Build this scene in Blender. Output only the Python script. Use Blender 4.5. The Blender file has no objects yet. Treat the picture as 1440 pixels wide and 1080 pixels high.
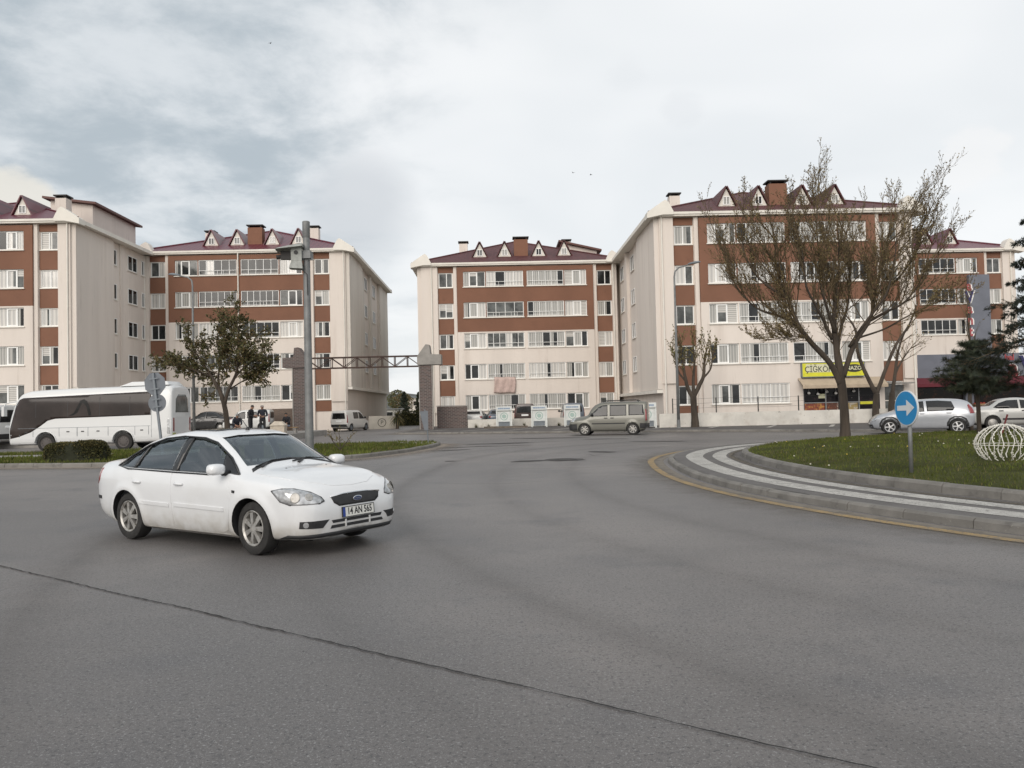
import bpy, bmesh, math, random
from math import sin, cos, pi, sqrt, atan2, radians as R
from mathutils import Vector as V, Matrix as M4, noise as mnoise
from mathutils.bvhtree import BVHTree
from mathutils.geometry import delaunay_2d_cdt

S = bpy.context.scene
COL = S.collection
# ---------------------------------------------------------------- camera
EYE = 1.57
cd = bpy.data.cameras.new('camera')
cam = bpy.data.objects.new('camera', cd); COL.objects.link(cam)
cd.sensor_width = 36; cd.lens = 36*1130/1440
cd.clip_start = 0.1; cd.clip_end = 6000
cam.matrix_world = M4.Translation((0, 0, EYE)) @ M4.Rotation(R(90)+math.atan(34/1130), 4, 'X') @ M4.Rotation(-0.0236, 4, 'Z')
S.camera = cam
# ---------------------------------------------------------------- light
SUN_AZ, SUN_EL = R(199), R(27)      # compass bearing from +Y clockwise: low behind the camera's left shoulder
S.view_settings.view_transform = 'Standard'; S.view_settings.look = 'None'
S.view_settings.exposure = 0.2; S.view_settings.gamma = 1
sd = bpy.data.lights.new('sun', 'SUN'); sd.energy = 1.5; sd.angle = R(40); sd.color = (1, .93, .85)
sun = bpy.data.objects.new('sun', sd); COL.objects.link(sun)
tosun = V((sin(SUN_AZ)*cos(SUN_EL), cos(SUN_AZ)*cos(SUN_EL), sin(SUN_EL)))
sun.rotation_euler = tosun.to_track_quat('Z', 'Y').to_euler(); sun.location = (-20, -30, 40)
W = bpy.data.worlds.new('World'); S.world = W; W.use_nodes = True
def sky():
    nt = W.node_tree; N = nt.nodes; L = nt.links; N.clear()
    def nd(t, **k):
        n = N.new(t)
        for a, b in k.items(): setattr(n, a, b)
        return n
    def ma(op, a, b=None, c=None, clamp=False):
        n = nd('ShaderNodeMath', operation=op, use_clamp=clamp)
        for i, q in enumerate((a, b, c)):
            if q is None: continue
            if isinstance(q, (int, float)): n.inputs[i].default_value = q
            else: L.new(q, n.inputs[i])
        return n.outputs[0]
    def mr(v, a, b, c, d):
        n = nd('ShaderNodeMapRange', interpolation_type='SMOOTHSTEP')
        L.new(v, n.inputs[0])
        for i, q in enumerate((a, b, c, d)): n.inputs[i+1].default_value = q
        return n.outputs[0]
    def mix(f, a, b):
        n = nd('ShaderNodeMix', data_type='RGBA')
        if isinstance(f, (int, float)): n.inputs[0].default_value = f
        else: L.new(f, n.inputs[0])
        for i, q in ((6, a), (7, b)):
            if isinstance(q, tuple): n.inputs[i].default_value = (*q, 1)
            else: L.new(q, n.inputs[i])
        return n.outputs[2]
    tc = nd('ShaderNodeTexCoord').outputs['Generated']
    sx = nd('ShaderNodeSeparateXYZ'); L.new(tc, sx.inputs[0])
    x, y, z = sx.outputs
    den = ma('ADD', ma('MAXIMUM', z, 0.0), 0.22)
    cv = nd('ShaderNodeCombineXYZ'); L.new(ma('DIVIDE', x, den), cv.inputs[0]); L.new(ma('DIVIDE', y, den), cv.inputs[1])
    def noise(vec, s, det, rough, dist=0.0, off=(0, 0, 0)):
        mp = nd('ShaderNodeMapping'); L.new(vec, mp.inputs[0]); mp.inputs[1].default_value = off
        n = nd('ShaderNodeTexNoise'); L.new(mp.outputs[0], n.inputs['Vector'])
        n.inputs['Scale'].default_value = s; n.inputs['Detail'].default_value = det
        n.inputs['Roughness'].default_value = rough; n.inputs['Distortion'].default_value = dist
        return n.outputs['Fac']
    def dot(v):
        n = nd('ShaderNodeVectorMath', operation='DOT_PRODUCT'); L.new(tc, n.inputs[0]); n.inputs[1].default_value = V(v).normalized()
        return n.outputs['Value']
    big = noise(cv.outputs[0], 1.3, 3, .5, .4, (3.1, 1.7, 0))
    fine = noise(cv.outputs[0], 3.4, 8, .6, .2, (0.4, 5.2, 0))
    st = nd('ShaderNodeTexSky', sky_type='NISHITA', sun_disc=False); st.sun_elevation = SUN_EL; st.sun_rotation = SUN_AZ; st.dust_density = 2.5
    # bright veil ahead and to the right, slate cloud high on the left
    glow = mr(dot((.40, .90, .10)), .71, .92, 0, 1)
    t = ma('ADD', glow, ma('MULTIPLY', ma('SUBTRACT', big, .5), .85))
    t = ma('ADD', t, ma('MULTIPLY', ma('SUBTRACT', fine, .5), .95))
    tb = mr(t, .05, .85, 0, 1)
    slate = mix(mr(fine, .36, .64, 0, 1), (4.3, 4.85, 5.25), (6.6, 6.95, 7.2))
    veil = mix(mr(big, .3, .7, 0, 1), (7.5, 7.75, 7.9), (8.6, 8.7, 8.75))
    cl = mix(tb, slate, veil)
    # dusky smudge low in the middle, small ones to the right of it
    for d, r0, r1, k in (((-.172, .92, .232), .9962, 1.0003, .66), ((.135, .9, .375), .99955, 1.0001, .13), ((.2, .9, .335), .9996, 1.0001, .13)):
        w = ma('MULTIPLY', mr(ma('ADD', dot(d), ma('MULTIPLY', ma('SUBTRACT', fine, .5), .0045 if k > .5 else .0022)), r0, r1, 0, 1), k)
        cl = mix(w, cl, (5.3, 5.55, 5.85))
    puff = mr(ma('ADD', dot((-.6206, 1.0, .2705)), ma('MULTIPLY', ma('SUBTRACT', fine, .5), .0022)), .9990, .9996, 0, 1)
    cl = mix(ma('MULTIPLY', puff, .9), cl, (7.6, 7.3, 6.6))
    puff2 = mr(ma('ADD', dot((.575, .98, .283)), ma('MULTIPLY', ma('SUBTRACT', fine, .5), .004)), .9993, .9999, 0, 1)
    cl = mix(ma('MULTIPLY', puff2, .55), cl, (8.6, 8.5, 8.4))
    # thin bright overcast behind the camera, where the low sun stands
    back = mr(y, .25, -.5, 0, 1)
    cl = mix(back, cl, mix(fine, (8.5, 8.6, 8.7), (11.2, 11.1, 11.0)))
    out = mix(.92, st.outputs[0], cl)
    bg = nd('ShaderNodeBackground'); L.new(out, bg.inputs[0]); bg.inputs[1].default_value = .1
    o = nd('ShaderNodeOutputWorld'); L.new(bg.outputs[0], o.inputs[0])
sky()

# ---------------------------------------------------------------- helpers
rnd = random.Random(7)
class MB:
    """collects shapes; build() links them as ONE mesh object"""
    def __init__(s): s.v = []; s.f = []; s.m = []
    def add(s, vs, fs, mi=0):
        b = len(s.v); s.v += [tuple(q) for q in vs]
        s.f += [tuple(i+b for i in f) for f in fs]; s.m += [mi]*len(fs); return s
    def quad(s, a, b, c, d, mi=0): return s.add([a, b, c, d], [(0, 1, 2, 3)], mi)
    def box(s, x0, x1, y0, y1, z0, z1, mi=0, T=None):
        vs = [(x, y, z) for z in (z0, z1) for y in (y0, y1) for x in (x0, x1)]
        if T: vs = [T @ V(q) for q in vs]
        return s.add(vs, [(0, 2, 3, 1), (4, 5, 7, 6), (0, 1, 5, 4), (2, 6, 7, 3), (0, 4, 6, 2), (1, 3, 7, 5)], mi)
    def prism(s, poly, fn, d0, d1, mi=0):
        n = len(poly)
        vs = [fn(a, b, d0) for a, b in poly] + [fn(a, b, d1) for a, b in poly]
        fs = [tuple(range(n-1, -1, -1)), tuple(range(n, 2*n))] + [(i, (i+1) % n, n+(i+1) % n, n+i) for i in range(n)]
        return s.add(vs, fs, mi)
    def tube(s, pts, rad, n=6, mi=0, cap=True):
        pts = [V(p) for p in pts]; k = len(pts)
        if not isinstance(rad, (list, tuple)): rad = [rad]*k
        vs = []; fs = []; ref = None
        for i, p in enumerate(pts):
            d = (pts[min(i+1, k-1)]-pts[max(i-1, 0)]).normalized()
            if ref is None: ref = V((1, 0, 0)) if abs(d.x) < .8 else V((0, 1, 0))
            a = (ref - d*ref.dot(d)).normalized(); b = d.cross(a); ref = a
            vs += [p + (a*cos(2*pi*j/n)+b*sin(2*pi*j/n))*rad[i] for j in range(n)]
        for i in range(k-1):
            for j in range(n):
                j2 = (j+1) % n; fs.append((i*n+j, i*n+j2, (i+1)*n+j2, (i+1)*n+j))
        if cap: fs += [tuple(range(n-1, -1, -1)), tuple((k-1)*n+j for j in range(n))]
        return s.add(vs, fs, mi)
    def lathe(s, prof, n=24, mi=0, T=None, closed=False):
        vs = [(r*cos(2*pi*j/n), r*sin(2*pi*j/n), z) for r, z in prof for j in range(n)]
        if T: vs = [T @ V(q) for q in vs]
        k = len(prof)
        fs = [(i*n+j, i*n+(j+1) % n, (i+1)*n+(j+1) % n, (i+1)*n+j) for i in range(k-1) for j in range(n)]
        if not closed: fs += [tuple(range(n-1, -1, -1)), tuple((k-1)*n+j for j in range(n))]
        return s.add(vs, fs, mi)
    def build(s, name, mats, parent=None, smooth=False, angle=None, loc=None):
        me = bpy.data.meshes.new(name); me.from_pydata(s.v, [], s.f)
        if not isinstance(mats, (list, tuple)): mats = [mats]
        for m in mats: me.materials.append(m)
        me.polygons.foreach_set('material_index', s.m)
        if smooth or angle:
            me.polygons.foreach_set('use_smooth', [True]*len(me.polygons))
            if angle: me.set_sharp_from_angle(angle=R(angle))
        me.update()
        return link(name, me, parent, loc)
def link(name, me, parent=None, loc=None):
    o = bpy.data.objects.new(name, me); COL.objects.link(o)
    if parent: o.parent = parent
    if loc: o.location = loc
    return o
def tag(o, label=None, cat=None, group=None, kind=None):
    for k, q in (('label', label), ('category', cat), ('group', group), ('kind', kind)):
        if q: o[k] = q
    return o
def thing(name, label, cat, loc=(0, 0, 0), rz=0, group=None):
    o = bpy.data.objects.new(name, None); COL.objects.link(o); o.empty_display_size = .2
    o.location = loc; o.rotation_euler = (0, 0, rz); return tag(o, label, cat, group)
def dup(root, loc, rz=0, label=None, group=None, scale=None):
    """a copy of a thing with copies of its parts and sub-parts"""
    def rec(o, par):
        c = o.copy(); COL.objects.link(c)
        if par: c.parent = par
        for ch in list(o.children): rec(ch, c)
        return c
    r = rec(root, None); r.location = loc; r.rotation_euler = (0, 0, rz)
    if scale: r.scale = scale
    if label: r['label'] = label
    if group: r['group'] = group
    return r
def clean(o):
    me = o.data; bm = bmesh.new(); bm.from_mesh(me)
    bmesh.ops.recalc_face_normals(bm, faces=bm.faces); bm.to_mesh(me); bm.free(); return o

# ---------------------------------------------------------------- materials
MAT = {}
def mat(name, rgb, rough=.6, metal=0, spec=.5, var=None, bump=None, coat=0, var2=None, stretch=None, emit=None, dirt=None):
    """var=(scale, amount): noise in brightness; var2=(scale, rgb, lo, hi): patches of a second colour; bump=(scale, strength, distance)"""
    m = bpy.data.materials.new(name); m.use_nodes = True; nt = m.node_tree; N = nt.nodes; L = nt.links
    b = N['Principled BSDF']; b.inputs['Base Color'].default_value = (*rgb, 1)
    b.inputs['Roughness'].default_value = rough; b.inputs['Metallic'].default_value = metal
    b.inputs['Specular IOR Level'].default_value = spec
    if coat: b.inputs['Coat Weight'].default_value = coat; b.inputs['Coat Roughness'].default_value = .04
    tc = N.new('ShaderNodeTexCoord'); vec = tc.outputs['Object']
    if stretch:
        mp = N.new('ShaderNodeMapping'); mp.inputs['Scale'].default_value = stretch; L.new(vec, mp.inputs[0]); vec = mp.outputs[0]
    def ns(scale, det=5, rg=.6):
        n = N.new('ShaderNodeTexNoise'); L.new(vec, n.inputs['Vector']); n.inputs['Scale'].default_value = scale
        n.inputs['Detail'].default_value = det; n.inputs['Roughness'].default_value = rg; return n.outputs['Fac']
    colr = None
    def rgbmix(f, a, bb, mode='MIX'):
        x = N.new('ShaderNodeMix'); x.data_type = 'RGBA'; x.blend_type = mode
        if isinstance(f, float): x.inputs[0].default_value = f
        else: L.new(f, x.inputs[0])
        for i, q in ((6, a), (7, bb)):
            if isinstance(q, tuple): x.inputs[i].default_value = (*q, 1)
            else: L.new(q, x.inputs[i])
        return x.outputs[2]
    def ramp(f, lo, hi, a=0, c=1):
        r = N.new('ShaderNodeMapRange'); L.new(f, r.inputs[0]); r.interpolation_type = 'SMOOTHSTEP'
        for i, q in enumerate((lo, hi, a, c)): r.inputs[i+1].default_value = q
        return r.outputs[0]
    if var:
        lo = tuple(c*(1-var[1]) for c in rgb); hi = tuple(min(1, c*(1+var[1])) for c in rgb)
        colr = rgbmix(ramp(ns(var[0]), .3, .7), lo, hi)
    if var2:
        for vv in (var2 if isinstance(var2, list) else [var2]):
            colr = rgbmix(ramp(ns(vv[0]), vv[2], vv[3]), colr if colr else rgb, vv[1])
    if dirt:   # (rgb, z0, z1, amount): road grime splashed up the lower body
        sp = N.new('ShaderNodeSeparateXYZ'); L.new(tc.outputs['Object'], sp.inputs[0])
        f = N.new('ShaderNodeMath'); f.operation = 'MULTIPLY'; L.new(ramp(sp.outputs[2], dirt[2], dirt[1]), f.inputs[0])
        L.new(ramp(ns(5), .25, .75, dirt[3]*.35, dirt[3]), f.inputs[1])
        colr = rgbmix(f.outputs[0], colr if colr else rgb, dirt[0])
    if colr: L.new(colr, b.inputs['Base Color'])
    if bump:
        bp = N.new('ShaderNodeBump'); bp.inputs['Strength'].default_value = bump[1]
        bp.inputs['Distance'].default_value = bump[2] if len(bump) > 2 else .02
        L.new(ns(bump[0], 4), bp.inputs['Height']); L.new(bp.outputs[0], b.inputs['Normal'])
    if emit: b.inputs['Emission Color'].default_value = (*rgb, 1); b.inputs['Emission Strength'].default_value = emit
    MAT[name] = m; return m
def brick_mat(name, c1, c2, mortar, sc):
    m = mat(name, c1, .85); nt = m.node_tree; N = nt.nodes; L = nt.links; b = N['Principled BSDF']
    t = N.new('ShaderNodeTexBrick'); tc = N.new('ShaderNodeTexCoord')
    # object xz / yz coordinates: bricks run round the pier
    sp = N.new('ShaderNodeSeparateXYZ'); L.new(tc.outputs['Object'], sp.inputs[0])
    ad = N.new('ShaderNodeMath'); L.new(sp.outputs[0], ad.inputs[0]); L.new(sp.outputs[1], ad.inputs[1])
    cb = N.new('ShaderNodeCombineXYZ'); L.new(ad.outputs[0], cb.inputs[0]); L.new(sp.outputs[2], cb.inputs[1])
    L.new(cb.outputs[0], t.inputs['Vector'])
    t.inputs['Color1'].default_value = (*c1, 1); t.inputs['Color2'].default_value = (*c2, 1); t.inputs['Mortar'].default_value = (*mortar, 1)
    t.inputs['Scale'].default_value = sc; t.inputs['Mortar Size'].default_value = .03; t.inputs['Brick Width'].default_value = .5; t.inputs['Row Height'].default_value = .17
    L.new(t.outputs['Color'], b.inputs['Base Color']); return m
def striped(name, c1, c2, axis, scale, rough=.6, bumpy=.0, lo=.35, hi=.65, spec=.5, noisy=1.2, coat=0):
    """folds or seams running along one axis of the object"""
    m = mat(name, c1, rough, spec=spec, coat=coat); nt = m.node_tree; N = nt.nodes; L = nt.links; b = N['Principled BSDF']
    tc = N.new('ShaderNodeTexCoord'); w = N.new('ShaderNodeTexWave'); w.bands_direction = axis
    w.inputs['Scale'].default_value = scale; w.inputs['Distortion'].default_value = noisy; w.inputs['Detail'].default_value = 2; w.inputs['Detail Scale'].default_value = .6
    L.new(tc.outputs['Object'], w.inputs['Vector'])
    r = N.new('ShaderNodeMapRange'); L.new(w.outputs['Fac'], r.inputs[0]); r.inputs[1].default_value = lo; r.inputs[2].default_value = hi
    x = N.new('ShaderNodeMix'); x.data_type = 'RGBA'; L.new(r.outputs[0], x.inputs[0]); x.inputs[6].default_value = (*c1, 1); x.inputs[7].default_value = (*c2, 1)
    L.new(x.outputs[2], b.inputs['Base Color'])
    if bumpy:
        bp = N.new('ShaderNodeBump'); bp.inputs['Strength'].default_value = bumpy; bp.inputs['Distance'].default_value = .05
        L.new(w.outputs['Fac'], bp.inputs['Height']); L.new(bp.outputs[0], b.inputs['Normal'])
    return m
def glass_mat(name, tint, alpha, rough=.03):
    """clear car glass: part mirror, part tinted see-through"""
    m = bpy.data.materials.new(name); m.use_nodes = True; nt = m.node_tree; N = nt.nodes; L = nt.links; N.clear()
    o = N.new('ShaderNodeOutputMaterial'); t = N.new('ShaderNodeBsdfTransparent'); t.inputs[0].default_value = (*tint, 1)
    g = N.new('ShaderNodeBsdfGlossy'); g.inputs['Roughness'].default_value = rough; g.inputs[0].default_value = (.9, .95, 1, 1)
    fr = N.new('ShaderNodeFresnel'); fr.inputs[0].default_value = 1.55
    ad = N.new('ShaderNodeMath'); ad.operation = 'ADD'; ad.use_clamp = True; L.new(fr.outputs[0], ad.inputs[0]); ad.inputs[1].default_value = alpha
    x = N.new('ShaderNodeMixShader'); L.new(ad.outputs[0], x.inputs[0]); L.new(t.outputs[0], x.inputs[1]); L.new(g.outputs[0], x.inputs[2])
    L.new(x.outputs[0], o.inputs[0]); return m

CREAM = mat('cream_render', (.685, .62, .56), .9, var=(.35, .06), var2=[(.8, (.61, .54, .48), .50, .8), (2.6, (.52, .46, .405), .58, .82), (7, (.56, .51, .45), .6, .78)], bump=(60, .12, .01), stretch=(1, 1, .10))
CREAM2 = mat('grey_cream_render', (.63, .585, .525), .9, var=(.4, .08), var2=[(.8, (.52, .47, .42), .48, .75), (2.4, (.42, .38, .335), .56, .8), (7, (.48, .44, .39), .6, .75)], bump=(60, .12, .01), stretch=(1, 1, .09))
BROWN = mat('brown_render', (.198, .096, .060), .88, var=(.5, .08), var2=[(2.2, (.165, .08, .052), .58, .8)], bump=(60, .12, .01))
TRIM = mat('white_trim', (.72, .685, .62), .7, var=(.8, .06))
PVC = mat('white_plastic_frame', (.82, .82, .80), .45, var=(2, .04))
DARKG = mat('dark_window_glass', (.018, .020, .021), .06, spec=.4, var=(.9, .6))
CURT = striped('lace_curtain_behind_glass', (.44, .43, .40), (.26, .26, .245), 'X', 1.6, .12, lo=.2, hi=.9, coat=.5)
CURT2 = striped('pale_curtain_behind_glass', (.62, .60, .56), (.45, .44, .42), 'X', 1.1, .12, lo=.1, hi=.9, coat=.5)
GREYG = mat('grey_window_glass', (.09, .095, .092), .08, spec=.45, var=(1.3, .6))
BLIND = striped('window_blind', (.62, .60, .56), (.34, .33, .31), 'Z', 2.4, .3, lo=.3, hi=.6, noisy=0)
def roof_mat(n, a, b): return striped(n, a, b, 'X', .7, .38, .15, lo=.86, hi=.97, noisy=.1, spec=.5)
ROOFR = roof_mat('burgundy_metal_roof', (.118, .021, .034), (.065, .013, .022))
ROOFB = mat('dark_maroon_tile_roof', (.082, .025, .026), .65, var=(3, .3), bump=(14, .5, .03))
METAL = mat('galvanised_steel', (.20, .205, .205), .6, .4, var=(3, .15))
GREYM = mat('grey_painted_metal', (.16, .18, .20), .5, .2, var=(4, .1))
IRON = mat('dark_iron', (.03, .028, .027), .6, .3)
RUST = mat('rusty_steel', (.065, .04, .032), .8, .2, var=(6, .35))
BLACKP = mat('black_plastic', (.018, .018, .019), .55, var=(8, .2))
RUBBER = mat('tyre_rubber', (.022, .021, .02), .85, var=(12, .3), bump=(60, .2, .005))
ALLOY = mat('dusty_alloy', (.38, .37, .35), .45, .55, var=(9, .2), var2=(16, (.17, .15, .12), .5, .75))
CHROME = mat('chrome', (.75, .75, .76), .15, 1)
CONC = mat('concrete', (.27, .255, .235), .9, var=(1.5, .14), var2=[(5, (.15, .14, .13), .6, .8)], bump=(40, .3, .01))
BRICKD = brick_mat('dark_brick_cladding', (.115, .075, .066), (.062, .048, .045), (.17, .15, .14), 1.5)
BRICKB = brick_mat('brown_brick_cladding', (.16, .105, .075), (.11, .075, .06), (.15, .13, .11), 2.0)
BARK = mat('brown_bark', (.058, .045, .034), .95, var=(3, .35), bump=(26, .8, .03), stretch=(1, 1, .25))
TWIG = mat('brown_twig', (.115, .083, .046), .9, var=(4, .25))
LEAFG = mat('olive_leaf', (.11, .105, .035), .7, var=(2.0, .45))
LEAFO = mat('olive_bud', (.17, .13, .05), .7, var=(1.2, .35))
LEAFD = mat('dark_needle', (.028, .038, .022), .75, var=(2.0, .4))
WPAINT = mat('white_car_paint', (.68, .69, .70), .28, coat=.7, var2=[(1.3, (.63, .635, .635), .5, .8)], dirt=((.36, .33, .28), .12, .60, .95))
LIGHTC = mat('headlamp_lens', (.44, .445, .45), .12, .6, coat=1, var=(11, .4))
REDL = mat('red_lamp_lens', (.22, .012, .015), .15, coat=.8)
AMBER = mat('amber_lens', (.5, .2, .03), .2, coat=.6)
CARGL = mat('dark_car_glass', (.016, .017, .018), .06, spec=.45, var=(1.2, .6))
SEATF = mat('dark_grey_seat_cloth', (.035, .035, .038), .9)
def paint(n, rgb, rough=.3, metal=.0): return mat(n, rgb, rough, metal, coat=.6, dirt=(tuple(c*.6+.04 for c in rgb), .15, .6, .5))
# ---------------------------------------------------------------- ground, road, islands
ASPH = mat('worn_asphalt', (.128, .119, .115), .50, spec=.5, var=(.11, .16), bump=(150, .5, .006),
           var2=[(.14, (.178, .162, .153), .45, .62), (.7, (.102, .097, .098), .50, .72), (7, (.098, .093, .09), .55, .8), (60, (.24, .235, .23), .57, .63), (42, (.055, .052, .052), .56, .63), (130, (.22, .215, .21), .57, .64), (22, (.085, .08, .08), .58, .66)])
ASPH2 = mat('parking_asphalt', (.085, .078, .074), .85, var=(.3, .18), bump=(120, .3, .006), var2=[(70, (.14, .135, .13), .62, .7)])
EARTH = mat('dry_earth', (.13, .115, .08), .95, var=(.05, .3), var2=[(.02, (.085, .09, .045), .45, .6)])
TAR = mat('tar_patch', (.05, .046, .044), .8, var=(5, .3), bump=(70, .4, .01))
CRACKM = mat('open_crack', (.022, .02, .019), .95, var=(12, .4))
YEL = mat('worn_yellow_paint', (.30, .205, .085), .8, var=(2.5, .15), var2=[(3, (.15, .125, .095), .45, .70), (38, (.115, .105, .095), .50, .64)])
WHT = mat('worn_white_paint', (.42, .405, .375), .8, var=(3, .15), var2=[(2.5, (.20, .19, .175), .52, .75), (9, (.15, .14, .13), .56, .70), (45, (.16, .15, .14), .54, .62)])
KERB = mat('kerb_concrete', (.175, .165, .15), .9, var=(1.6, .2), var2=[(4, (.10, .094, .086), .52, .75), (30, (.25, .235, .21), .62, .72)], bump=(45, .4, .012))
TURF = mat('turf_soil', (.055, .06, .020), .95, spec=.1, var=(.8, .35), var2=[(1.2, (.10, .085, .045), .55, .75)], bump=(30, .8, .05))
BLADES = [mat('grass_blade_green', (.098, .115, .028), .95, spec=.05, var=(.7, .3)), mat('grass_blade_dark', (.066, .082, .020), .95, spec=.05, var=(.7, .3)), mat('grass_blade_straw', (.15, .125, .055), .95, spec=.05)]
def sheet(name, poly, z, m, label=None):
    mb = MB(); mb.add([(x, y, z) for x, y in poly], [tuple(range(len(poly)))]); o = mb.build(name, m)
    tag(o, kind='structure'); return o
mb = MB(); n = 64
mb.add([(1800*cos(2*pi*i/n), 1800*sin(2*pi*i/n)+200, -.012) for i in range(n)], [tuple(range(n))])
tag(mb.build('ground', EARTH), kind='structure')
mb = MB()   # the road as a grid, crowned a few millimetres so that it is not a perfect plane
nx, ny = 90, 80; x0, x1, y0, y1 = -95., 95., -14., 84.
mb.add([(x0+(x1-x0)*i/nx, y0+(y1-y0)*j/ny, .006*mnoise.noise((i*.35, j*.35, .3))) for j in range(ny+1) for i in range(nx+1)],
       [(j*(nx+1)+i, j*(nx+1)+i+1, (j+1)*(nx+1)+i+1, (j+1)*(nx+1)+i) for j in range(ny) for i in range(nx)])
tag(mb.build('road', ASPH, smooth=True), kind='structure')

def resample(pts, step, closed=True):
    """smooth curve through pts at an even spacing"""
    P = [V((*p, 0)) for p in pts]; n = len(P); out = []
    for i in range(n if closed else n-1):
        a, b, c, d = (P[(i-1) % n], P[i], P[(i+1) % n], P[(i+2) % n]) if closed else (P[max(i-1, 0)], P[i], P[i+1], P[min(i+2, n-1)])
        for k in range(16):
            t = k/16; out.append(.5*((2*b)+(c-a)*t+(2*a-5*b+4*c-d)*t*t+(3*b-a-3*c+d)*t**3))
    if not closed: out.append(P[-1])
    res = [out[0].copy()]; acc = 0
    seq = out[1:]+([out[0]] if closed else [])
    prev = out[0]
    for q in seq:
        L = (q-prev).length
        while acc+L >= step:
            f = (step-acc)/L; prev = prev.lerp(q, f); res.append(prev.copy()); L = (q-prev).length; acc = 0
        acc += L; prev = q
    if closed and (res[-1]-res[0]).length < step*.5: res.pop()
    return [(p.x, p.y) for p in res]
def normals(pts, closed=True):
    n = len(pts); out = []
    for i in range(n):
        a = pts[(i-1) % n] if closed or i > 0 else pts[i]; b = pts[(i+1) % n] if closed or i < n-1 else pts[i]
        d = V((b[0]-a[0], b[1]-a[1])).normalized(); out.append((-d.y, d.x))
    return out   # points left of travel: inward on a counter-clockwise outline
def kerb(name, pts, z0, h, w, m=None, closed=True, gap=.006, stone=5, jit=.006):
    """a row of bevelled kerb stones along pts (the road-side face), with open joints"""
    mb = MB(); nr = normals(pts, closed); n = len(pts); r = random.Random(3)
    segs = n if closed else n-1
    for i0 in range(0, segs, stone):
        idx = [k % n for k in range(i0, min(i0+stone, segs)+1)]
        dz = r.uniform(-jit, jit); dd = r.uniform(-jit, jit); vs = []; fs = []
        for q, k in enumerate(idx):
            p = V((*pts[k], 0)); nn = V((*nr[k], 0))
            if q in (0, len(idx)-1):
                o = pts[idx[1]] if q == 0 else pts[idx[-2]]; p = p+(V((*o, 0))-p).normalized()*gap
            for off, z in ((0+dd, z0), (.012+dd, z0+h*.75+dz), (.05+dd, z0+h+dz), (w-.02+dd, z0+h+dz), (w+dd, z0+h-.02+dz), (w+dd, z0)):
                a = p+nn*off; vs.append((a.x, a.y, z))
        for q in range(len(idx)-1):
            for e in range(5): fs.append((q*6+e, q*6+e+1, (q+1)*6+e+1, (q+1)*6+e))
        L = len(idx)-1
        fs += [tuple(range(6)), tuple(L*6+e for e in range(5, -1, -1))]
        mb.add(vs, [f[::-1] for f in fs])
    return tag(clean(mb.build(name, m or KERB, angle=30)), kind='structure')
def band(name, ring, s0, s1, z, m, kind='structure', ph=(0, 1), n=260):
    """a painted or paved strip between two scales of the roundabout outline"""
    mb = MB(); vs = []
    for i in range(n+1):
        t = ph[0]+(ph[1]-ph[0])*i/n
        for s in (s0, s1): vs.append((*ring(t, s), z))
    mb.add(vs, [(2*i, 2*i+1, 2*i+3, 2*i+2) for i in range(n)])
    return tag(mb.build(name, m), kind=kind)
CX, CY = 21.8, 17.2
def ring(t, inset):
    """outline of the roundabout, t in turns anticlockwise, inset in metres from the outer kerb face"""
    a = 18.1-inset; b = 15.0-inset*.95; ph = 2*pi*t; c, s = cos(ph), sin(ph)
    if s <= 0: return (CX+a*c, CY+a*s)
    p = 2/2.6
    x = a*math.copysign(abs(c)**p, c); y = b*abs(s)**p
    k = min(1, s*4); return (CX+a*c*(1-k)+x*k, CY+(a*s*(1-k)+y*k))
def ringpts(inset, step):
    return resample([ring(i/160, inset) for i in range(160)], step)
kerb('outer_kerb', ringpts(.12, .2), -.01, .130, .17)
APR = mat('apron_paving', (.115, .107, .102), .85, var=(1, .15), bump=(60, .35, .01), var2=[(14, (.085, .08, .077), .5, .7), (70, (.17, .16, .155), .6, .7)])
band('apron_paving', ring, .285, 2.06, .118, APR)
band('apron_stripe', ring, .60, 1.05, .122, WHT); band('apron_stripe', ring, 1.30, 1.66, .122, WHT)
band('yellow_line', ring, -.42, -.25, .012, YEL)
kerb('inner_kerb', ringpts(2.05, .2), .10, .165, .2)
# grass mound inside the inner kerb
def moundz(d): return .235+.27*(1-math.exp(-max(d, 0)/2.2))
def inring(x, y):
    """depth in metres inside the turf edge, by search along the inset"""
    lo, hi = 2.2, 14.0
    def inside(ins):
        a = 18.1-ins; b = (15.0-ins*.95) if y > CY else a
        p = 2.6 if y > CY else 2
        return abs((x-CX)/a)**p+abs((y-CY)/b)**p < 1
    if not inside(lo): return -1
    for _ in range(14):
        m = (lo+hi)/2
        if inside(m): lo = m
        else: hi = m
    return lo-2.2
mb = MB(); insets = [2.2, 2.35, 2.6, 3, 3.5, 4.2, 5, 6, 7.5, 9, 11, 13]; nn = 180; vs = []
for ins in insets:
    for i in range(nn):
        x, y = ring(i/nn, ins); vs.append((x, y, moundz(ins-2.2)+.025*mnoise.noise((x*.8, y*.8, 0))))
fs = [(k*nn+i, k*nn+(i+1) % nn, (k+1)*nn+(i+1) % nn, (k+1)*nn+i) for k in range(len(insets)-1) for i in range(nn)]
fs.append(tuple((len(insets)-1)*nn+i for i in range(nn)))
mb.add(vs, fs); tag(mb.build('roundabout_turf', TURF, smooth=True), kind='structure')
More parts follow.
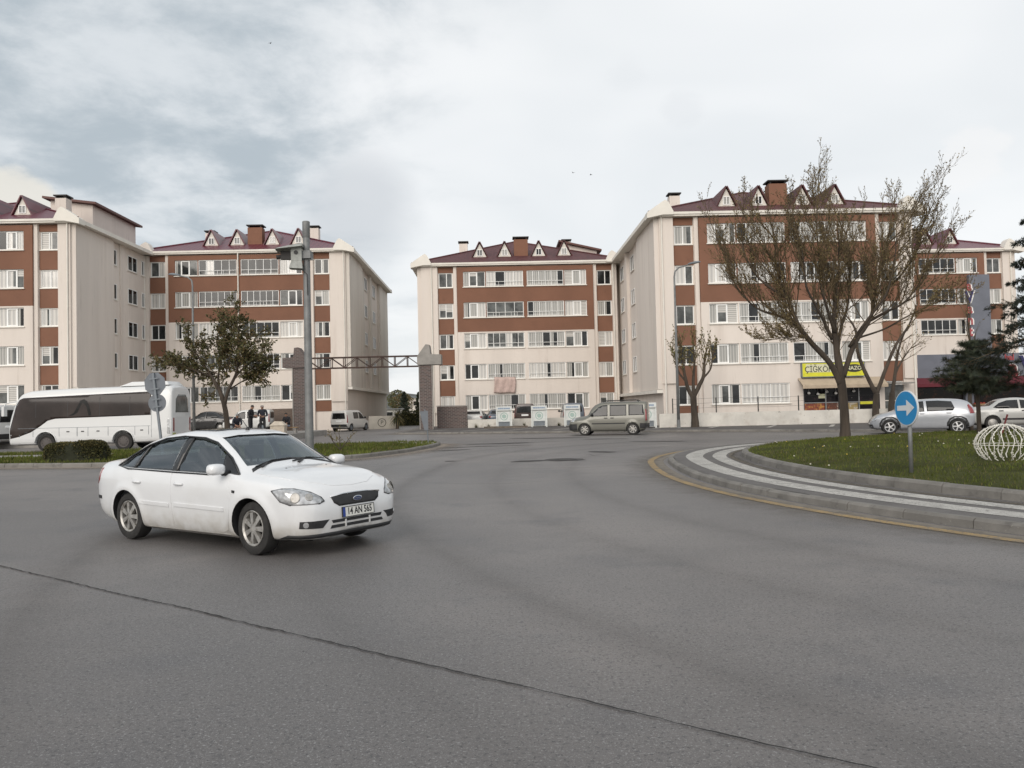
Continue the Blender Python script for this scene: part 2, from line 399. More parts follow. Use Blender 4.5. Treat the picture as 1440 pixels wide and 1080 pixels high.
def blades(name, count, sample, h0, h1, seed):
    r = random.Random(seed); mb = MB()
    for _ in range(count):
        q = sample(r)
        if q is None: continue
        x, y, z = q; g = mnoise.noise((x*.9, y*.9, 4))
        hh = r.uniform(h0, h1)*(1+.6*g); a = r.uniform(0, 2*pi); w = hh*.16
        lx, ly = r.uniform(-.5, .5)*hh, r.uniform(-.5, .5)*hh
        mi = 2 if r.random() < .10+.14*max(0, mnoise.noise((x*.5, y*.5, 9))) else (0 if r.random() < .55+.5*g else 1)
        mb.add([(x-w*cos(a), y-w*sin(a), z-.01), (x+w*cos(a), y+w*sin(a), z-.01), (x+lx, y+ly, z+hh)], [(0, 1, 2)], mi)
    return tag(mb.build(name, BLADES), kind='stuff')
def mound_pt(r):
    x = 5.5+15.5*r.random(); y = 3+27*r.random()
    if x*1.25 > y+4: return None          # outside the picture to the right
    d = inring(x, y)
    if d < .02: return None
    return (x, y, moundz(d)+.025*mnoise.noise((x*.8, y*.8, 0)))
blades('roundabout_grass', 100000, mound_pt, .028, .062, 11)
mb = MB(); r = random.Random(5)
FLW = [mat('pale_petal', (.55, .52, .42), .8), mat('yellow_petal', (.5, .36, .05), .8)]
k = 0
while k < 50:
    q = mound_pt(r)
    if not q or mnoise.noise((q[0]*.45, q[1]*.45, 2))+(.25 if q[0] < 11 and q[1] > 17 else -.1) < 0: continue
    mb.lathe([(.002, 0), (.019, .008), (.014, .02), (.001, .026)], 5, r.choice((0, 0, 0, 1)), M4.Translation((q[0], q[1], q[2]+r.uniform(.04, .08)))); k += 1
tag(mb.build('wildflowers', FLW), kind='stuff')

# left traffic island
ISL = [(-60, 34), (-40, 30.6), (-26, 28), (-17.2, 26.5), (-13.4, 25.7), (-9.5, 25.4), (-5.83, 26.4), (-4.4, 28.9), (-3.6, 32), (-3.25, 35), (-3.45, 36.9), (-4.6, 37.9), (-9, 37.6), (-20, 36.0), (-26, 35.8), (-40, 37), (-60, 41)]
isl = resample(ISL, .22); kerb('island_kerb', isl, -.01, .15, .17)
inn = [(p[0]+q[0]*.16, p[1]+q[1]*.16) for p, q in zip(isl, normals(isl))]
sheet('island_turf', inn, .112, TURF)
mb = MB(); pth = [(-60, 37.6), (-40, 33.6), (-26, 31.6), (-19.5, 31.2), (-16.5, 31.6), (-16, 32.6), (-19, 32.9), (-26, 33.2), (-40, 35.2), (-60, 39.3)]
sheet('island_path', pth, .118, CONC)
def inpoly(x, y, P):
    c = False; n = len(P)
    for i in range(n):
        a, b = P[i], P[i-1]
        if (a[1] > y) != (b[1] > y) and x < (b[0]-a[0])*(y-a[1])/(b[1]-a[1])+a[0]: c = not c
    return c
def isl_pt(r):
    x = -27+24*r.random(); y = 25.5+12.5*r.random()
    if not inpoly(x, y, inn) or inpoly(x, y, pth): return None
    return (x, y, .112)
blades('island_grass', 42000, isl_pt, .05, .12, 12)
sheet('island_nose_paving', [(-3.62, 34.2), (-3.45, 35), (-3.62, 36.7), (-4.6, 37.65), (-5.6, 37.7), (-4.6, 35.4)], .12, CONC)

# far pavement and parking bays
FK = resample([(-7.4, 84), (-7.5, 60), (-7.7, 54.6), (-7.0, 53.4), (1, 50), (11, 45), (17, 40.3), (25, 35.8), (40, 30.4), (70, 24)], .25, False)
kerb('far_kerb', FK, -.01, .12, .15, closed=False)
pv = [(p[0]+q[0]*.14, p[1]+q[1]*.14) for p, q in zip(FK, normals(FK, False))]
sheet('parking_bays', pv+[(70, 83), (-7.3, 83)], .10, ASPH2)
mb = MB()
for i in range(9):     # painted bay lines
    t = i/8; x = -5.8+t*24.5; y = 57.4-6.6*t if t < .5 else 57.4-12.2*t+2.8
    mb.add([(x-.9, y-2.6, .104), (x-.65, y-2.6, .104), (x+1.1, y+1.4, .104), (x+.85, y+1.4, .104)], [(0, 1, 2, 3)])
tag(mb.build('bay_lines', WHT), kind='structure')
# slab of raised pavement before the left blocks
mb = MB(); mb.box(-34, -13.2, 44.6, 57, -.02, .34); mb.box(-34, -17.6, 57, 61.2, -.02, .34); tag(mb.build('raised_pavement', CONC), kind='structure')

# seam that crosses the road in the foreground, with crumbled edges
mb = MB(); r = random.Random(2); vs = []; a, b = V((-13.5, 14.58)), V((3.4, 2.05)); n = 700
d = (b-a).normalized(); nn_ = V((-d.y, d.x))
for i in range(n+1):
    t = i/n; p = a.lerp(b, t)+nn_*(.03*mnoise.noise((t*18, 0, 0))+.016*mnoise.noise((t*190, 3, 0)))
    w = .0062*(1+.7*mnoise.noise((t*60, 7, 0))+.8*mnoise.noise((t*330, 1, 0)))*(1.25 if .45 < t < .8 else .95)
    w = max(.003, w)
    vs += [(p.x-nn_.x*w, p.y-nn_.y*w, .0095), (p.x+nn_.x*w, p.y+nn_.y*w, .0095)]
mb.add(vs, [(2*i, 2*i+2, 2*i+3, 2*i+1) for i in range(n)])
for _ in range(9):      # small pits beside it
    t = r.random(); p = a.lerp(b, t)+nn_*r.uniform(-1.6, 1.2); s = r.uniform(.005, .012)
    k = 6; mb.add([(p.x+s*r.uniform(.6, 1.3)*cos(2*pi*j/k)*1.6, p.y+s*r.uniform(.6, 1.2)*sin(2*pi*j/k), .0095) for j in range(k)], [tuple(range(k))])
tag(mb.build('road_seam', CRACKM), kind='structure')
def blob(mb, x, y, rx, ry, rot=0, z=.0095, n=26, seed=0, rough=.35):
    vs = []
    for j in range(n):
        q = 1+rough*mnoise.noise((cos(2*pi*j/n)*1.7+seed, sin(2*pi*j/n)*1.7, seed*.37))*1.6
        u, v = rx*q*cos(2*pi*j/n), ry*q*sin(2*pi*j/n)
        vs.append((x+u*cos(rot)-v*sin(rot), y+u*sin(rot)+v*cos(rot), z))
    mb.add(vs, [tuple(range(n))])
mb = MB()
for a in ((-1.9, 24.5, .22, .12, 0), (-.6, 36.0, 1.5, .35, .1), (1.8, 41, 2.2, .3, -.2), (4.4, 38.2, 1.1, .2, -.3), (-2.4, 31, .8, .25, .4), (3.0, 27.5, .35, .5, .6),
          (-1.6, 33.4, 2.4, .22, .15), (6.2, 34.4, 1.2, .18, -.3), (-5, 15.2, .5, .15, -.4)):
    blob(mb, *a, seed=a[0])
tag(mb.build('tar_patches', TAR), kind='structure')
mh = thing('manhole_cover', 'sunken round manhole cover in a dark broken patch of the road', 'manhole', (1.36, 23.87, 0))
mb = MB(); blob(mb, .1, .05, .62, .5, 0, .0095, seed=3); blob(mb, -.9, -.15, .5, .28, .2, .0092, seed=8); mb.build('patched_collar', TAR, mh)
mb = MB(); mb.lathe([(.33, .003), (.33, .016), (.29, .018), (.285, .012), (.0001, .012)], 28, closed=True); mb.build('lid', IRON, mh, loc=(.2, .1, 0))

def dusty(name, pts, w, rgb, amount, z=.0085, closed=False):
    """grit washed against a kerb: thickest at the kerb, thinning out over w metres"""
    m = bpy.data.materials.new(name); m.use_nodes = True; nt = m.node_tree; N = nt.nodes; L = nt.links; b = N['Principled BSDF']
    b.inputs['Base Color'].default_value = (*rgb, 1); b.inputs['Roughness'].default_value = .95
    at = N.new('ShaderNodeAttribute'); at.attribute_name = 'grit'; tc = N.new('ShaderNodeTexCoord')
    n1 = N.new('ShaderNodeTexNoise'); n1.inputs['Scale'].default_value = 2.2; n1.inputs['Detail'].default_value = 8; n1.inputs['Roughness'].default_value = .7; L.new(tc.outputs['Object'], n1.inputs['Vector'])
    a = N.new('ShaderNodeMath'); a.operation = 'MULTIPLY_ADD'; L.new(n1.outputs['Fac'], a.inputs[0]); a.inputs[1].default_value = 1.6; a.inputs[2].default_value = -.9
    s2 = N.new('ShaderNodeMath'); s2.operation = 'ADD'; L.new(a.outputs[0], s2.inputs[0]); L.new(at.outputs['Fac'], s2.inputs[1])
    s3 = N.new('ShaderNodeMath'); s3.operation = 'MULTIPLY'; s3.use_clamp = True; L.new(s2.outputs[0], s3.inputs[0]); L.new(at.outputs['Fac'], s3.inputs[1])
    s4 = N.new('ShaderNodeMath'); s4.operation = 'MULTIPLY'; s4.use_clamp = True; L.new(s3.outputs[0], s4.inputs[0]); s4.inputs[1].default_value = amount
    L.new(s4.outputs[0], b.inputs['Alpha'])
    nr = normals(pts, closed); vs = []; col = []
    for p, q in zip(pts, nr):
        for k in range(5): vs.append((p[0]-q[0]*w*k/4, p[1]-q[1]*w*k/4, z)); col.append((1-k/4)**1.3)
    n = len(pts); mb = MB(); mb.add(vs, [(5*i+k, 5*i+k+1, 5*((i+1) % n)+k+1, 5*((i+1) % n)+k) for i in range(n if closed else n-1) for k in range(4)])
    o = mb.build(name, m); ca = o.data.attributes.new('grit', 'FLOAT', 'POINT'); ca.data.foreach_set('value', col); return tag(o, kind='structure')
GRIT = (.22, .185, .15)
dusty('road_grit', [p for p in isl if p[0] > -30 and p[1] < 37][::2], 1.9, GRIT, 1.5)
dusty('road_grit', ringpts(0, .4), 1.5, (.17, .15, .125), 1.3, .0085, True)
dusty('road_grit', FK[::3], 2.4, (.20, .175, .15), 1.3)
dusty('apron_grit', ringpts(1.72, .4), -.34, (.10, .085, .065), 1.8, .1235, True)
r = random.Random(9); mb = MB()
for x, y, a, L in ((-1, 20, .3, 5), (3.2, 24, 2.2, 4), (.5, 27, .15, 6), (-2.5, 17.5, -.5, 4), (2, 32, .1, 7), (-7, 21, .2, 6), (5, 6.2, .9, 2.0)):
    n = 60; vs = []; p = V((x, y)); 
    for i in range(n+1):
        a += r.gauss(0, .12); d = V((cos(a), sin(a))); p = p+d*(L/n); w = .008*(1-abs(2*i/n-1))+.002
        vs += [(p.x-d.y*w, p.y+d.x*w, .0095), (p.x+d.y*w, p.y-d.x*w, .0095)]
    mb.add(vs, [(2*i, 2*i+1, 2*i+3, 2*i+2) for i in range(n)])
tag(mb.build('hairline_cracks', CRACKM), kind='structure')

for k, (ins, c, am) in enumerate(((-2.4, (.09, .085, .083), .10), (-4.1, (.09, .085, .083), .08), (-6.0, (.18, .17, .165), .22), (-7.6, (.09, .085, .083), .08), (-9.8, (.18, .17, .165), .25))):
    P_ = [ring(.36+.30*i/90, ins) for i in range(91)]
    dusty('tyre_track', P_, .7, c, am, .0088); dusty('tyre_track', P_[::-1], .7, c, am, .0088)
# ---------------------------------------------------------------- apartment blocks
WW, DD, EAVE, FL = 17.6, 25.0, 14.45, 2.77
GLS = [DARKG, CURT, CURT2, GREYG, BLIND]     # pane material slots
def holed(mb, fn, u0, u1, z0, z1, holes, depth, mi=0, split=None, mi2=1):
    """a wall in fn(u, z, d) coordinates with real openings and reveals; above z=split it takes colour mi2"""
    us = sorted({u0, u1, *[q for h in holes for q in h[:2]]}); zs = {z0, z1, *[q for h in holes for q in h[2:]]}
    if split: zs.add(split)
    zs = sorted(zs)
    for i in range(len(us)-1):
        for j in range(len(zs)-1):
            a, b, c, d = us[i], us[i+1], zs[j], zs[j+1]; um, zm = (a+b)/2, (c+d)/2
            if any(h[0] < um < h[1] and h[2] < zm < h[3] for h in holes): continue
            mb.quad(fn(a, c, 0), fn(b, c, 0), fn(b, d, 0), fn(a, d, 0), mi2 if split and zm > split else mi)
    for a, b, c, d in holes:
        m = mi2 if split and c > split else mi
        mb.quad(fn(a, c, 0), fn(a, c, depth), fn(b, c, depth), fn(b, c, 0), m); mb.quad(fn(a, d, 0), fn(b, d, 0), fn(b, d, depth), fn(a, d, depth), m)
        mb.quad(fn(a, c, 0), fn(a, d, 0), fn(a, d, depth), fn(a, c, depth), m); mb.quad(fn(b, c, 0), fn(b, c, depth), fn(b, d, depth), fn(b, d, 0), m)
def boxfn(mb, fn, a, b, c, d, e0, e1, mi=0):
    vs = [fn(u, z, e) for e in (e0, e1) for z in (c, d) for u in (a, b)]
    mb.add(vs, [(0, 1, 3, 2), (4, 6, 7, 5), (0, 4, 5, 1), (2, 3, 7, 6), (0, 2, 6, 4), (1, 5, 7, 3)], mi)
def window(root, name, fn, a, b, c, d, depth, cells, choose, thick=(), rail=False, sill=True, fm=None):
    """frame (with its mullions) + panes, and a sill or a railing"""
    mb = MB(); t = .065; e0, e1 = depth-.07, depth+.01
    boxfn(mb, fn, a, b, c, c+t, e0, e1); boxfn(mb, fn, a, b, d-t, d, e0, e1)
    tot = sum(cells); x = a; pb = MB(); n = len(cells)
    for i, w in enumerate(cells):
        x2 = x+(b-a)*w/tot; tt = .075 if i in thick else .035
        if name == 'balcony_window': tt = .022
        l = x+(t if i == 0 else tt); rr = x2-(t if i == n-1 else tt)
        boxfn(mb, fn, x if i == 0 else x, l, c+t, d-t, e0, e1)
        boxfn(mb, fn, rr, x2, c+t, d-t, e0, e1)
        if i in thick:
            boxfn(mb, fn, l, rr, c+t, c+t+.06, e0-.012, e1); boxfn(mb, fn, l, rr, d-t-.06, d-t, e0-.012, e1)
        k = choose(i); dd = depth-.02-.01*(i % 2)
        def pq(u0, u1, z0, z1, m): pb.quad(fn(u0, z0, dd), fn(u1, z0, dd), fn(u1, z1, dd), fn(u0, z1, dd), m)
        if isinstance(k, tuple):       # part-drawn: curtain over one side or a blind half way down
            m1, m2, fr, vert = k
            if vert: q = l+(rr-l)*fr; pq(l, q, c+.03, d-.03, m1); pq(q, rr, c+.03, d-.03, m2)
            else: q = d-(d-c)*fr; pq(l, rr, q, d-.03, m1); pq(l, rr, c+.03, q, m2)
        else: pq(l, rr, c+.03, d-.03, k)
        x = x2
    o = mb.build(name, fm or PVC, root); pb.build('pane', GLS, o)
    if sill:
        s = MB(); boxfn(s, fn, a-.06, b+.06, c-.07, c-.004, -.09, depth-.06); s.build('sill', TRIM, o)
    if rail:
        s = MB(); zr = c+(d-c)*.30
        boxfn(s, fn, a+.05, b-.05, zr, zr+.035, .01, .045); boxfn(s, fn, a+.05, b-.05, c+.11, c+.135, .012, .04)
        k = max(3, int((b-a)/.55))
        for i in range(k+1):
            u = a+.06+(b-a-.12)*i/k; boxfn(s, fn, u-.012, u+.012, c+.02, zr, .015, .038)
        s.build('railing', PVC, o)
    return o
def block(name, label, loc, zoff, c0, sides, roofm, seed, tone, shop=None, skip=None, pipes=(.12,), pent=None, chims=((3.5, 10, 18.8), (14.1, 10, 18.8)), slabs=((.004, 6.9, .34), (7.9, 9.2, .12), (12.3, 13.1, .26), (18.6, 24.99, .30)), btone=None, flank=None):
    root = thing(name, label, 'apartment building', (loc[0], loc[1], zoff), .02, 'apartment blocks round the junction')
    r = random.Random(seed); W_, D_ = WW, DD; zb = -.05-zoff
    F = lambda u, z, e: (u, e, z)
    s1 = (c0, c0+1.4); zn = (c0+1.72, c0+1.72+12.25); s2 = (zn[1]+.32, zn[1]+1.72)
    winz = [(12.6-FL*k, 13.9-FL*k) for k in range(5)]
    # tone: weights of dark, lace, pale, grey, blind
    def pick(i=0):
        k = r.choices(range(5), tone)[0]
        if r.random() < .22: return (r.choice((1, 2)), r.choice((0, 3)), r.uniform(.25, .7), True)
        if r.random() < .08: return (4, 3, r.uniform(.3, .6), False)
        return k
    # body: front with the two window strips, the back and both flanks
    mb = MB(); strips = (s1, s2)
    holes = [(s[0]+.08, s[1]-.08, a, b) for s in strips for a, b in winz]
    if skip: holes = [h for h in holes if not skip(h)]
    holed(mb, lambda u, z, e: (u, .09+e, z), s1[0], s1[1], zb, EAVE, [h for h in holes if h[0] < 8], .14)
    holed(mb, lambda u, z, e: (u, .09+e, z), s2[0], s2[1], zb, EAVE, [h for h in holes if h[0] > 8], .14)
    for a, b in ((0, s1[0]), (s1[1], zn[0]), (zn[0], zn[1]), (zn[1], s2[0]), (s2[1], W_)):
        mb.quad((a, 0, zb), (b, 0, zb), (b, 0, EAVE), (a, 0, EAVE))
        for q in (a, b): mb.quad((q, 0, zb), (q, .09, zb), (q, .09, EAVE), (q, 0, EAVE))
    mb.quad((W_, D_, zb), (0, D_, zb), (0, D_, EAVE), (W_, D_, EAVE))
    sidew = [(10.0, 10.8), (15.7, 16.5)]
    SF = {'L': (lambda u, z, e: (e, u, z)), 'R': (lambda u, z, e: (W_-e, u, z))}
    for sd in 'LR':
        hs = []
        if sd in sides:
            hs = [(a, b, z0+.02, z1-.02) for a, b in sides[sd] for z0, z1 in winz[:4]]
        holed(mb, SF[sd], 0, D_, zb, EAVE, hs, .05)
    body = clean(mb.build('wall', CREAM, root))
    # brown panels between the strip windows
    for s in strips:
        for k in range(5):
            top = 12.6-FL*k-.08; bot = 13.9-FL*(k+1)+.02 if k < 4 else .35-min(zoff, .0)
            if k == 4: bot = top-.95
            if skip and skip((s[0]+.1, s[1], bot, top)): continue
            p = MB(); p.box(s[0]+.02, s[1]-.02, .045, .10, bot, top); p.build('brown_panel', BROWN, root)
        p = MB(); p.box(s[0]+.02, s[1]-.02, .045, .10, 13.92, EAVE-.02); p.build('brown_panel', BROWN, root)
    # raised pilasters
    for a, b in ((.0, s1[0]-.02), (s1[1]+.02, zn[0]-.02), (zn[1]+.02, s2[0]-.02), (s2[1]+.02, W_-.0)):
        zl = 1.32 if not skip else 3.0
        p = MB(); p.box(a+.003, b-.003, -.14, -.002, zl if (a < 1 or b > W_-.5) else zb, EAVE-.003); p.build('pilaster', CREAM, root)
    # the wide window bay between the strips
    BF = lambda u, z, e: (zn[0]+u, -.26+e, z)
    grp = ((.57, 2.54), (9.66, 11.63)); bal = ((2.62, 5.95), (6.28, 9.58)); hs = []
    for k, (a, b) in enumerate(winz):
        for g in grp+bal:
            h = (g[0], g[1], a-.02, b+.05)
            if skip and skip((zn[0]+g[0], zn[0]+g[1], a, b)): continue
            hs.append(h)
    mb = MB(); zt = EAVE-.1; base = zb if not shop else zb
    shz = None
    if shop: hs.append(shop)
    holed(mb, BF, 0, 12.25, zb, zt, hs, .2, 0, 8.52, 1)
    for u in (0, 12.25):
        for z0, z1, m in ((zb, 8.52, 0), (8.52, zt, 1)): mb.quad((zn[0]+u, -.26, z0), (zn[0]+u, 0, z0), (zn[0]+u, 0, z1), (zn[0]+u, -.26, z1), m)
    mb.quad((zn[0], -.26, zt), (zn[1], -.26, zt), (zn[1], 0, zt), (zn[0], 0, zt), 1)
    clean(mb.build('bay_wall', [CREAM, BROWN], root))
    for h in hs:
        if shop and h == shop: continue
        if h[1]-h[0] < 2.5:
            left = h[0] < 5
            window(root, 'window', BF, *h, .17, (.27, .36, .37) if left else (.37, .36, .27), pick, thick=(1,))
        else:
            k = r.choices((0, 1, 2, 3), btone or (tone[0]+.5, tone[1], tone[2]*.7, tone[3]))[0]; n = r.choice((4, 5, 5, 6)); od = r.randrange(n)
            def pk(i, k=k, od=od):
                if i == od and r.random() < .6: return r.choice((0, 0, 2))
                if r.random() < .12: return (k, 0, r.uniform(.3, .7), True)
                return k
            window(root, 'balcony_window', BF, *h, .13, [1]*n, pk, rail=True)
    for h in holes:
        if h[2] > 1: window(root, 'window', lambda u, z, e: (u, .09+e, z), *h, .12, (1, 1.05) if r.random() < .7 else (1.05, .8), pick)
    # flanks: proud slabs, ledge and narrow windows
    for sd in sides:
        fn = SF[sd]
        for a, b in sides[sd]:
            for z0, z1 in winz[:4]:
                window(root, 'window', fn, a, b, z0+.02, z1-.02, .035, (1,) if b-a < .6 else (1, 1), (lambda i: 0), sill=b-a > .5)
        for a, b, pr in slabs:
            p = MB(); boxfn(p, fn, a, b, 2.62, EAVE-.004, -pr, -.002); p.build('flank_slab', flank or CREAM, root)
        p = MB(); boxfn(p, fn, 0.001, 24.998, 2.36, 2.60, -.42, -.003); p.build('ledge', TRIM, root)
    # eaves, roof
    mb = MB(); of, os_ = .42, .72
    mb.box(-os_, W_+os_, -of, D_+of, EAVE+.02, EAVE+.22); mb.box(-os_-.05, W_+os_+.05, -of-.07, D_+of+.05, EAVE+.14, EAVE+.30)
    mb.build('eave', TRIM, root)
    mb = MB(); x0, x1, y0, y1 = -os_-.02, W_+os_+.02, -of-.03, D_+of+.03; z0 = EAVE+.31; rz_ = z0+3.75; m = W_/2
    A, B, C, D2, E_, F_ = (x0, y0, z0), (x1, y0, z0), (x1, y1, z0), (x0, y1, z0), (m, 9.2, rz_), (m, D_-9.2, rz_)
    mb.add([A, B, C, D2, E_, F_], [(0, 1, 4), (1, 2, 5, 4), (2, 3, 5), (3, 0, 4, 5), (0, 3, 2, 1)])
    roof = mb.build('roof', roofm, root)
    rb = MB()
    for a, b in ((A, E_), (B, E_), (E_, F_), (C, F_), (D2, F_)): rb.tube([V(a)+V((0, 0, .03)), V(b)+V((0, 0, .03))], .075, 6)
    rb.build('ridge_cap', roofm, roof)
    slope = 3.75/(9.2-y0)
    for du in (-3.5, -1.2, 1.95, 4.3):
        u = m+du; v0 = 1.75; zb_ = z0+(v0-y0)*slope-.03; hw, hh = .66, 1.42
        d = MB()
        for sgn in (-1, 1):
            p0 = V((u+sgn*(hw+.1), v0-.16, zb_-.1)); p1 = V((u, v0-.16, zb_+hh)); bk = V((0, 3.9, 0)); nrm = V((sgn*hh, 0, hw)).normalized()*.07
            d.add([p0, p1, p1+bk, p0+bk, p0+nrm, p1+nrm+V((0, 0, .03)), p1+bk+nrm+V((0, 0, .03)), p0+bk+nrm], [(0, 1, 2, 3), (4, 7, 6, 5), (0, 4, 5, 1), (1, 5, 6, 2), (2, 6, 7, 3), (3, 7, 4, 0)])
        do = d.build('dormer', roofm, root)
        g = MB(); g.prism([(u-hw, zb_-.06), (u+hw, zb_-.06), (u, zb_+hh-.12)], lambda a, b, e: (a, e, b), v0+.03, v0+.12); g.build('gable_board', TRIM, do)
        wz = (zb_+.18, zb_+.68); f = MB()
        for a, b, c, e in ((u-.27, u-.21, *wz), (u+.21, u+.27, *wz), (u-.025, u+.025, *wz), (u-.27, u+.27, wz[0]-.05, wz[0]), (u-.27, u+.27, wz[1], wz[1]+.05)): f.box(a, b, v0-.02, v0+.029, c, e)
        wo = f.build('window', PVC, do); g = MB(); g.quad((u-.21, v0+.02, wz[0]), (u+.21, v0+.02, wz[0]), (u+.21, v0+.02, wz[1]), (u-.21, v0+.02, wz[1])); g.build('pane', [r.choice((DARKG, GREYG, CURT))], wo)
    def chim(u, v, w, d, zt, mt, capm):
        c = MB(); c.box(u-w/2, u+w/2, v, v+d, z0-.0, zt); co = c.build('chimney', mt, root)
        c = MB(); c.box(u-w/2-.1, u+w/2+.1, v-.1, v+d+.1, zt+.16, zt+.25)
        for a in (-1, 1): c.box(u+a*w*.4-.05, u+a*w*.4+.05, v+.02, v+d-.02, zt+.001, zt+.159)
        c.build('chimney_cap', capm, co)
    chim(m+.32, 2.0, 1.3, .9, 17.25, BROWN, IRON)
    for u, v, h in chims: chim(u, v, .85, .85, h-.2, CREAM, IRON)
    if pent:
        u0, u1, v0, v1, zt, dx = pent
        p = MB(); p.add([(u0, v0, z0), (u1, v0, z0), (u1, v1, z0), (u0, v1, z0), (u0, v0, zt), (u1, v0, zt+dx), (u1, v1, zt+dx), (u0, v1, zt)], [(0, 1, 5, 4), (1, 2, 6, 5), (2, 3, 7, 6), (3, 0, 4, 7), (4, 5, 6, 7)])
        po = p.build('roof_hut', CREAM, root)
        p = MB(); o = .45; sl = dx/(u1-u0); e0, e1 = zt-sl*o, zt+dx+sl*o
        p.add([(x, y, z+q) for q in (.02, .2) for x, y, z in ((u0-o, v0-o, e0), (u1+o, v0-o, e1), (u1+o, v1+o, e1), (u0-o, v1+o, e0))], [(3, 2, 1, 0), (4, 5, 6, 7), (0, 1, 5, 4), (1, 2, 6, 5), (2, 3, 7, 6), (3, 0, 4, 7)])
        p.build('hut_roof', MAT['brown_sheet'], po)
    # corner gablets at the ends of the front eave
    for sgn, o in ((1, 0), (-1, W_)):
        poly = [(-.86, EAVE-.12), (-.86, EAVE+.28), (.2, EAVE+1.0), (.42, EAVE+1.12), (.62, EAVE+.98), (.95, EAVE+.33), (.95, EAVE+.1), (.2, EAVE+.1)]
        p = MB(); p.prism([(o+sgn*a, b) for a, b in poly], lambda a, b, e: (a, e, b), -.58, .25); clean(p.build('eave_gablet', TRIM, root))
        p = MB(); p.prism([(o+sgn*a, b) for a, b in ((-.84, EAVE-.02), (-.84, EAVE+.24), (-.1, EAVE+.52), (-.1, EAVE+.05))], lambda a, b, e: (a, e, b), .26, D_+.3); clean(p.build('side_eave', TRIM, root))
    for u in pipes:
        yy = -.17 if (u < 1.4 or u > 16) else -.31
        p = MB(); p.tube([(u, yy-.05, EAVE+.05), (u, yy-.04, zb+.1)], .055, 8)
        for k in range(6): p.box(u-.07, u+.07, yy-.04, yy+.05, 1.2+2.4*k, 1.25+2.4*k)
        p.build('drainpipe', TRIM, root)
    return root, BF, F, zn, s1, s2
mat('brown_sheet', (.11, .045, .035), .6)
SL = [(9.9, 11.5), (15.2, 17.0)]
bA = block('apartment_block', 'cream and brown apartment block cut by the picture edge, rising behind the white coach', (-49.2, 57.35), 1.2, 1.0,
           {'R': [(6.35, 6.9), (8.9, 10.6), (11.5, 12.3)]}, ROOFR, 1, (.5, 1.6, 2.0, .5, .5), slabs=((.004, 5.8, .34), (7.4, 8.2, .10), (18.6, 24.99, .30)), pipes=(17.42,), pent=(12.0, 15.4, 7.6, 15.4, 18.25, -.45), chims=((14.4, 4.6, 17.8), (3.5, 10, 18.6)))
bB = block('apartment_block', 'cream and brown apartment block behind the leafy tree and the camera mast', (-32.0, 70.0), 1.2, .5,
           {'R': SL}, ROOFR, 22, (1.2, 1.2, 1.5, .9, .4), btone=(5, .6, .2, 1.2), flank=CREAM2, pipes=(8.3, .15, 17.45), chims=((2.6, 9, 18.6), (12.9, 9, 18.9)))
bC = block('apartment_block', 'cream and brown apartment block with a pink rug over a balcony, behind the white bins', (-7.96, 71.9), -.05, 1.5,
           {'L': SL}, ROOFB, 3, (.4, 2.0, 1.6, .6, .3), btone=(1.2, 2.4, .6, 1.4), pipes=(.95, 17.3), pent=(13.6, 17.0, 8.5, 13, 18.1, -.8))
SHOP = (6.85, 12.05, .35, 2.85)
bD = block('apartment_block', 'largest cream and brown apartment block, with the yellow shop sign on its front', (10.35, 55.1), 0, 1.0,
           {'L': SL}, ROOFB, 44, (.5, 1.6, 2.0, .8, .3), btone=(1, 2, .5, 2.2), shop=SHOP, skip=lambda h: (h[2] < 2.9 and h[0] > 8.5 and h[0] < 15.3), pipes=(.16, 17.4))
bE = block('apartment_block', 'cream and brown apartment block carrying the tall grey shop sign board', (27.8, 72.0), .2, 1.0,
           {'R': SL}, ROOFR, 5, (1.2, 1.2, 1.2, 1.0, .2), pipes=(17.4,), skip=lambda h: h[2] < 4.6)

# rug over the balcony of the block behind the bins
rt, BF, FF, zn, s1, s2 = bC
mb = MB(); vs = []; nx, nz = 14, 10
for j in range(nz+1):
    for i in range(nx+1):
        u = 3.15+1.9*i/nx; z = 4.42-1.42*j/nz+.02*sin(i*.9)
        y = -.26-.16-.05*sin(i*1.3+j*.3)-.03*cos(i*2.9)
        if j == 0: y = -.262+.02
        vs.append((u+zn[0]+.04*sin(j*.5), y, z))
mb.add(vs, [(j*(nx+1)+i, j*(nx+1)+i+1, (j+1)*(nx+1)+i+1, (j+1)*(nx+1)+i) for j in range(nz) for i in range(nx)])
rug = mb.build('rug', mat('faded_pink_rug', (.50, .38, .34), .95, var=(4, .12), var2=[(9, (.52, .40, .35), .5, .7)]), smooth=True)
rug.location = rt.location; rug.rotation_euler = rt.rotation_euler
md = rug.modifiers.new('thick', 'SOLIDIFY'); md.thickness = .02
tag(rug, 'faded pink rug hung out to air over a balcony of the middle block', 'rug')
def text_mesh(txt, size, depth=.01, align='CENTER', sx=1.0, bold=0):
    c = bpy.data.curves.new('lettering', 'FONT'); c.body = txt; c.size = size; c.extrude = depth; c.align_x = align; c.align_y = 'CENTER'; c.offset = bold; c.resolution_u = 3
    o = bpy.data.objects.new('lettering', c); COL.objects.link(o)
    dg = bpy.context.evaluated_depsgraph_get(); me = bpy.data.meshes.new_from_object(o.evaluated_get(dg))
    bpy.data.objects.remove(o); bpy.data.curves.remove(c)
    if sx != 1:
        for q in me.vertices: q.co.x *= sx
    return me
def text_part(txt, size, m, parent, T, depth=.01, name='lettering', sx=1.0, bold=0):
    me = text_mesh(txt, size, depth, sx=sx, bold=bold); me.materials.clear(); me.materials.append(m); me.transform(T); me.update()
    return link(name, me, parent)
STAND = M4.Rotation(R(90), 4, 'X')     # lettering that stands upright and reads from -Y

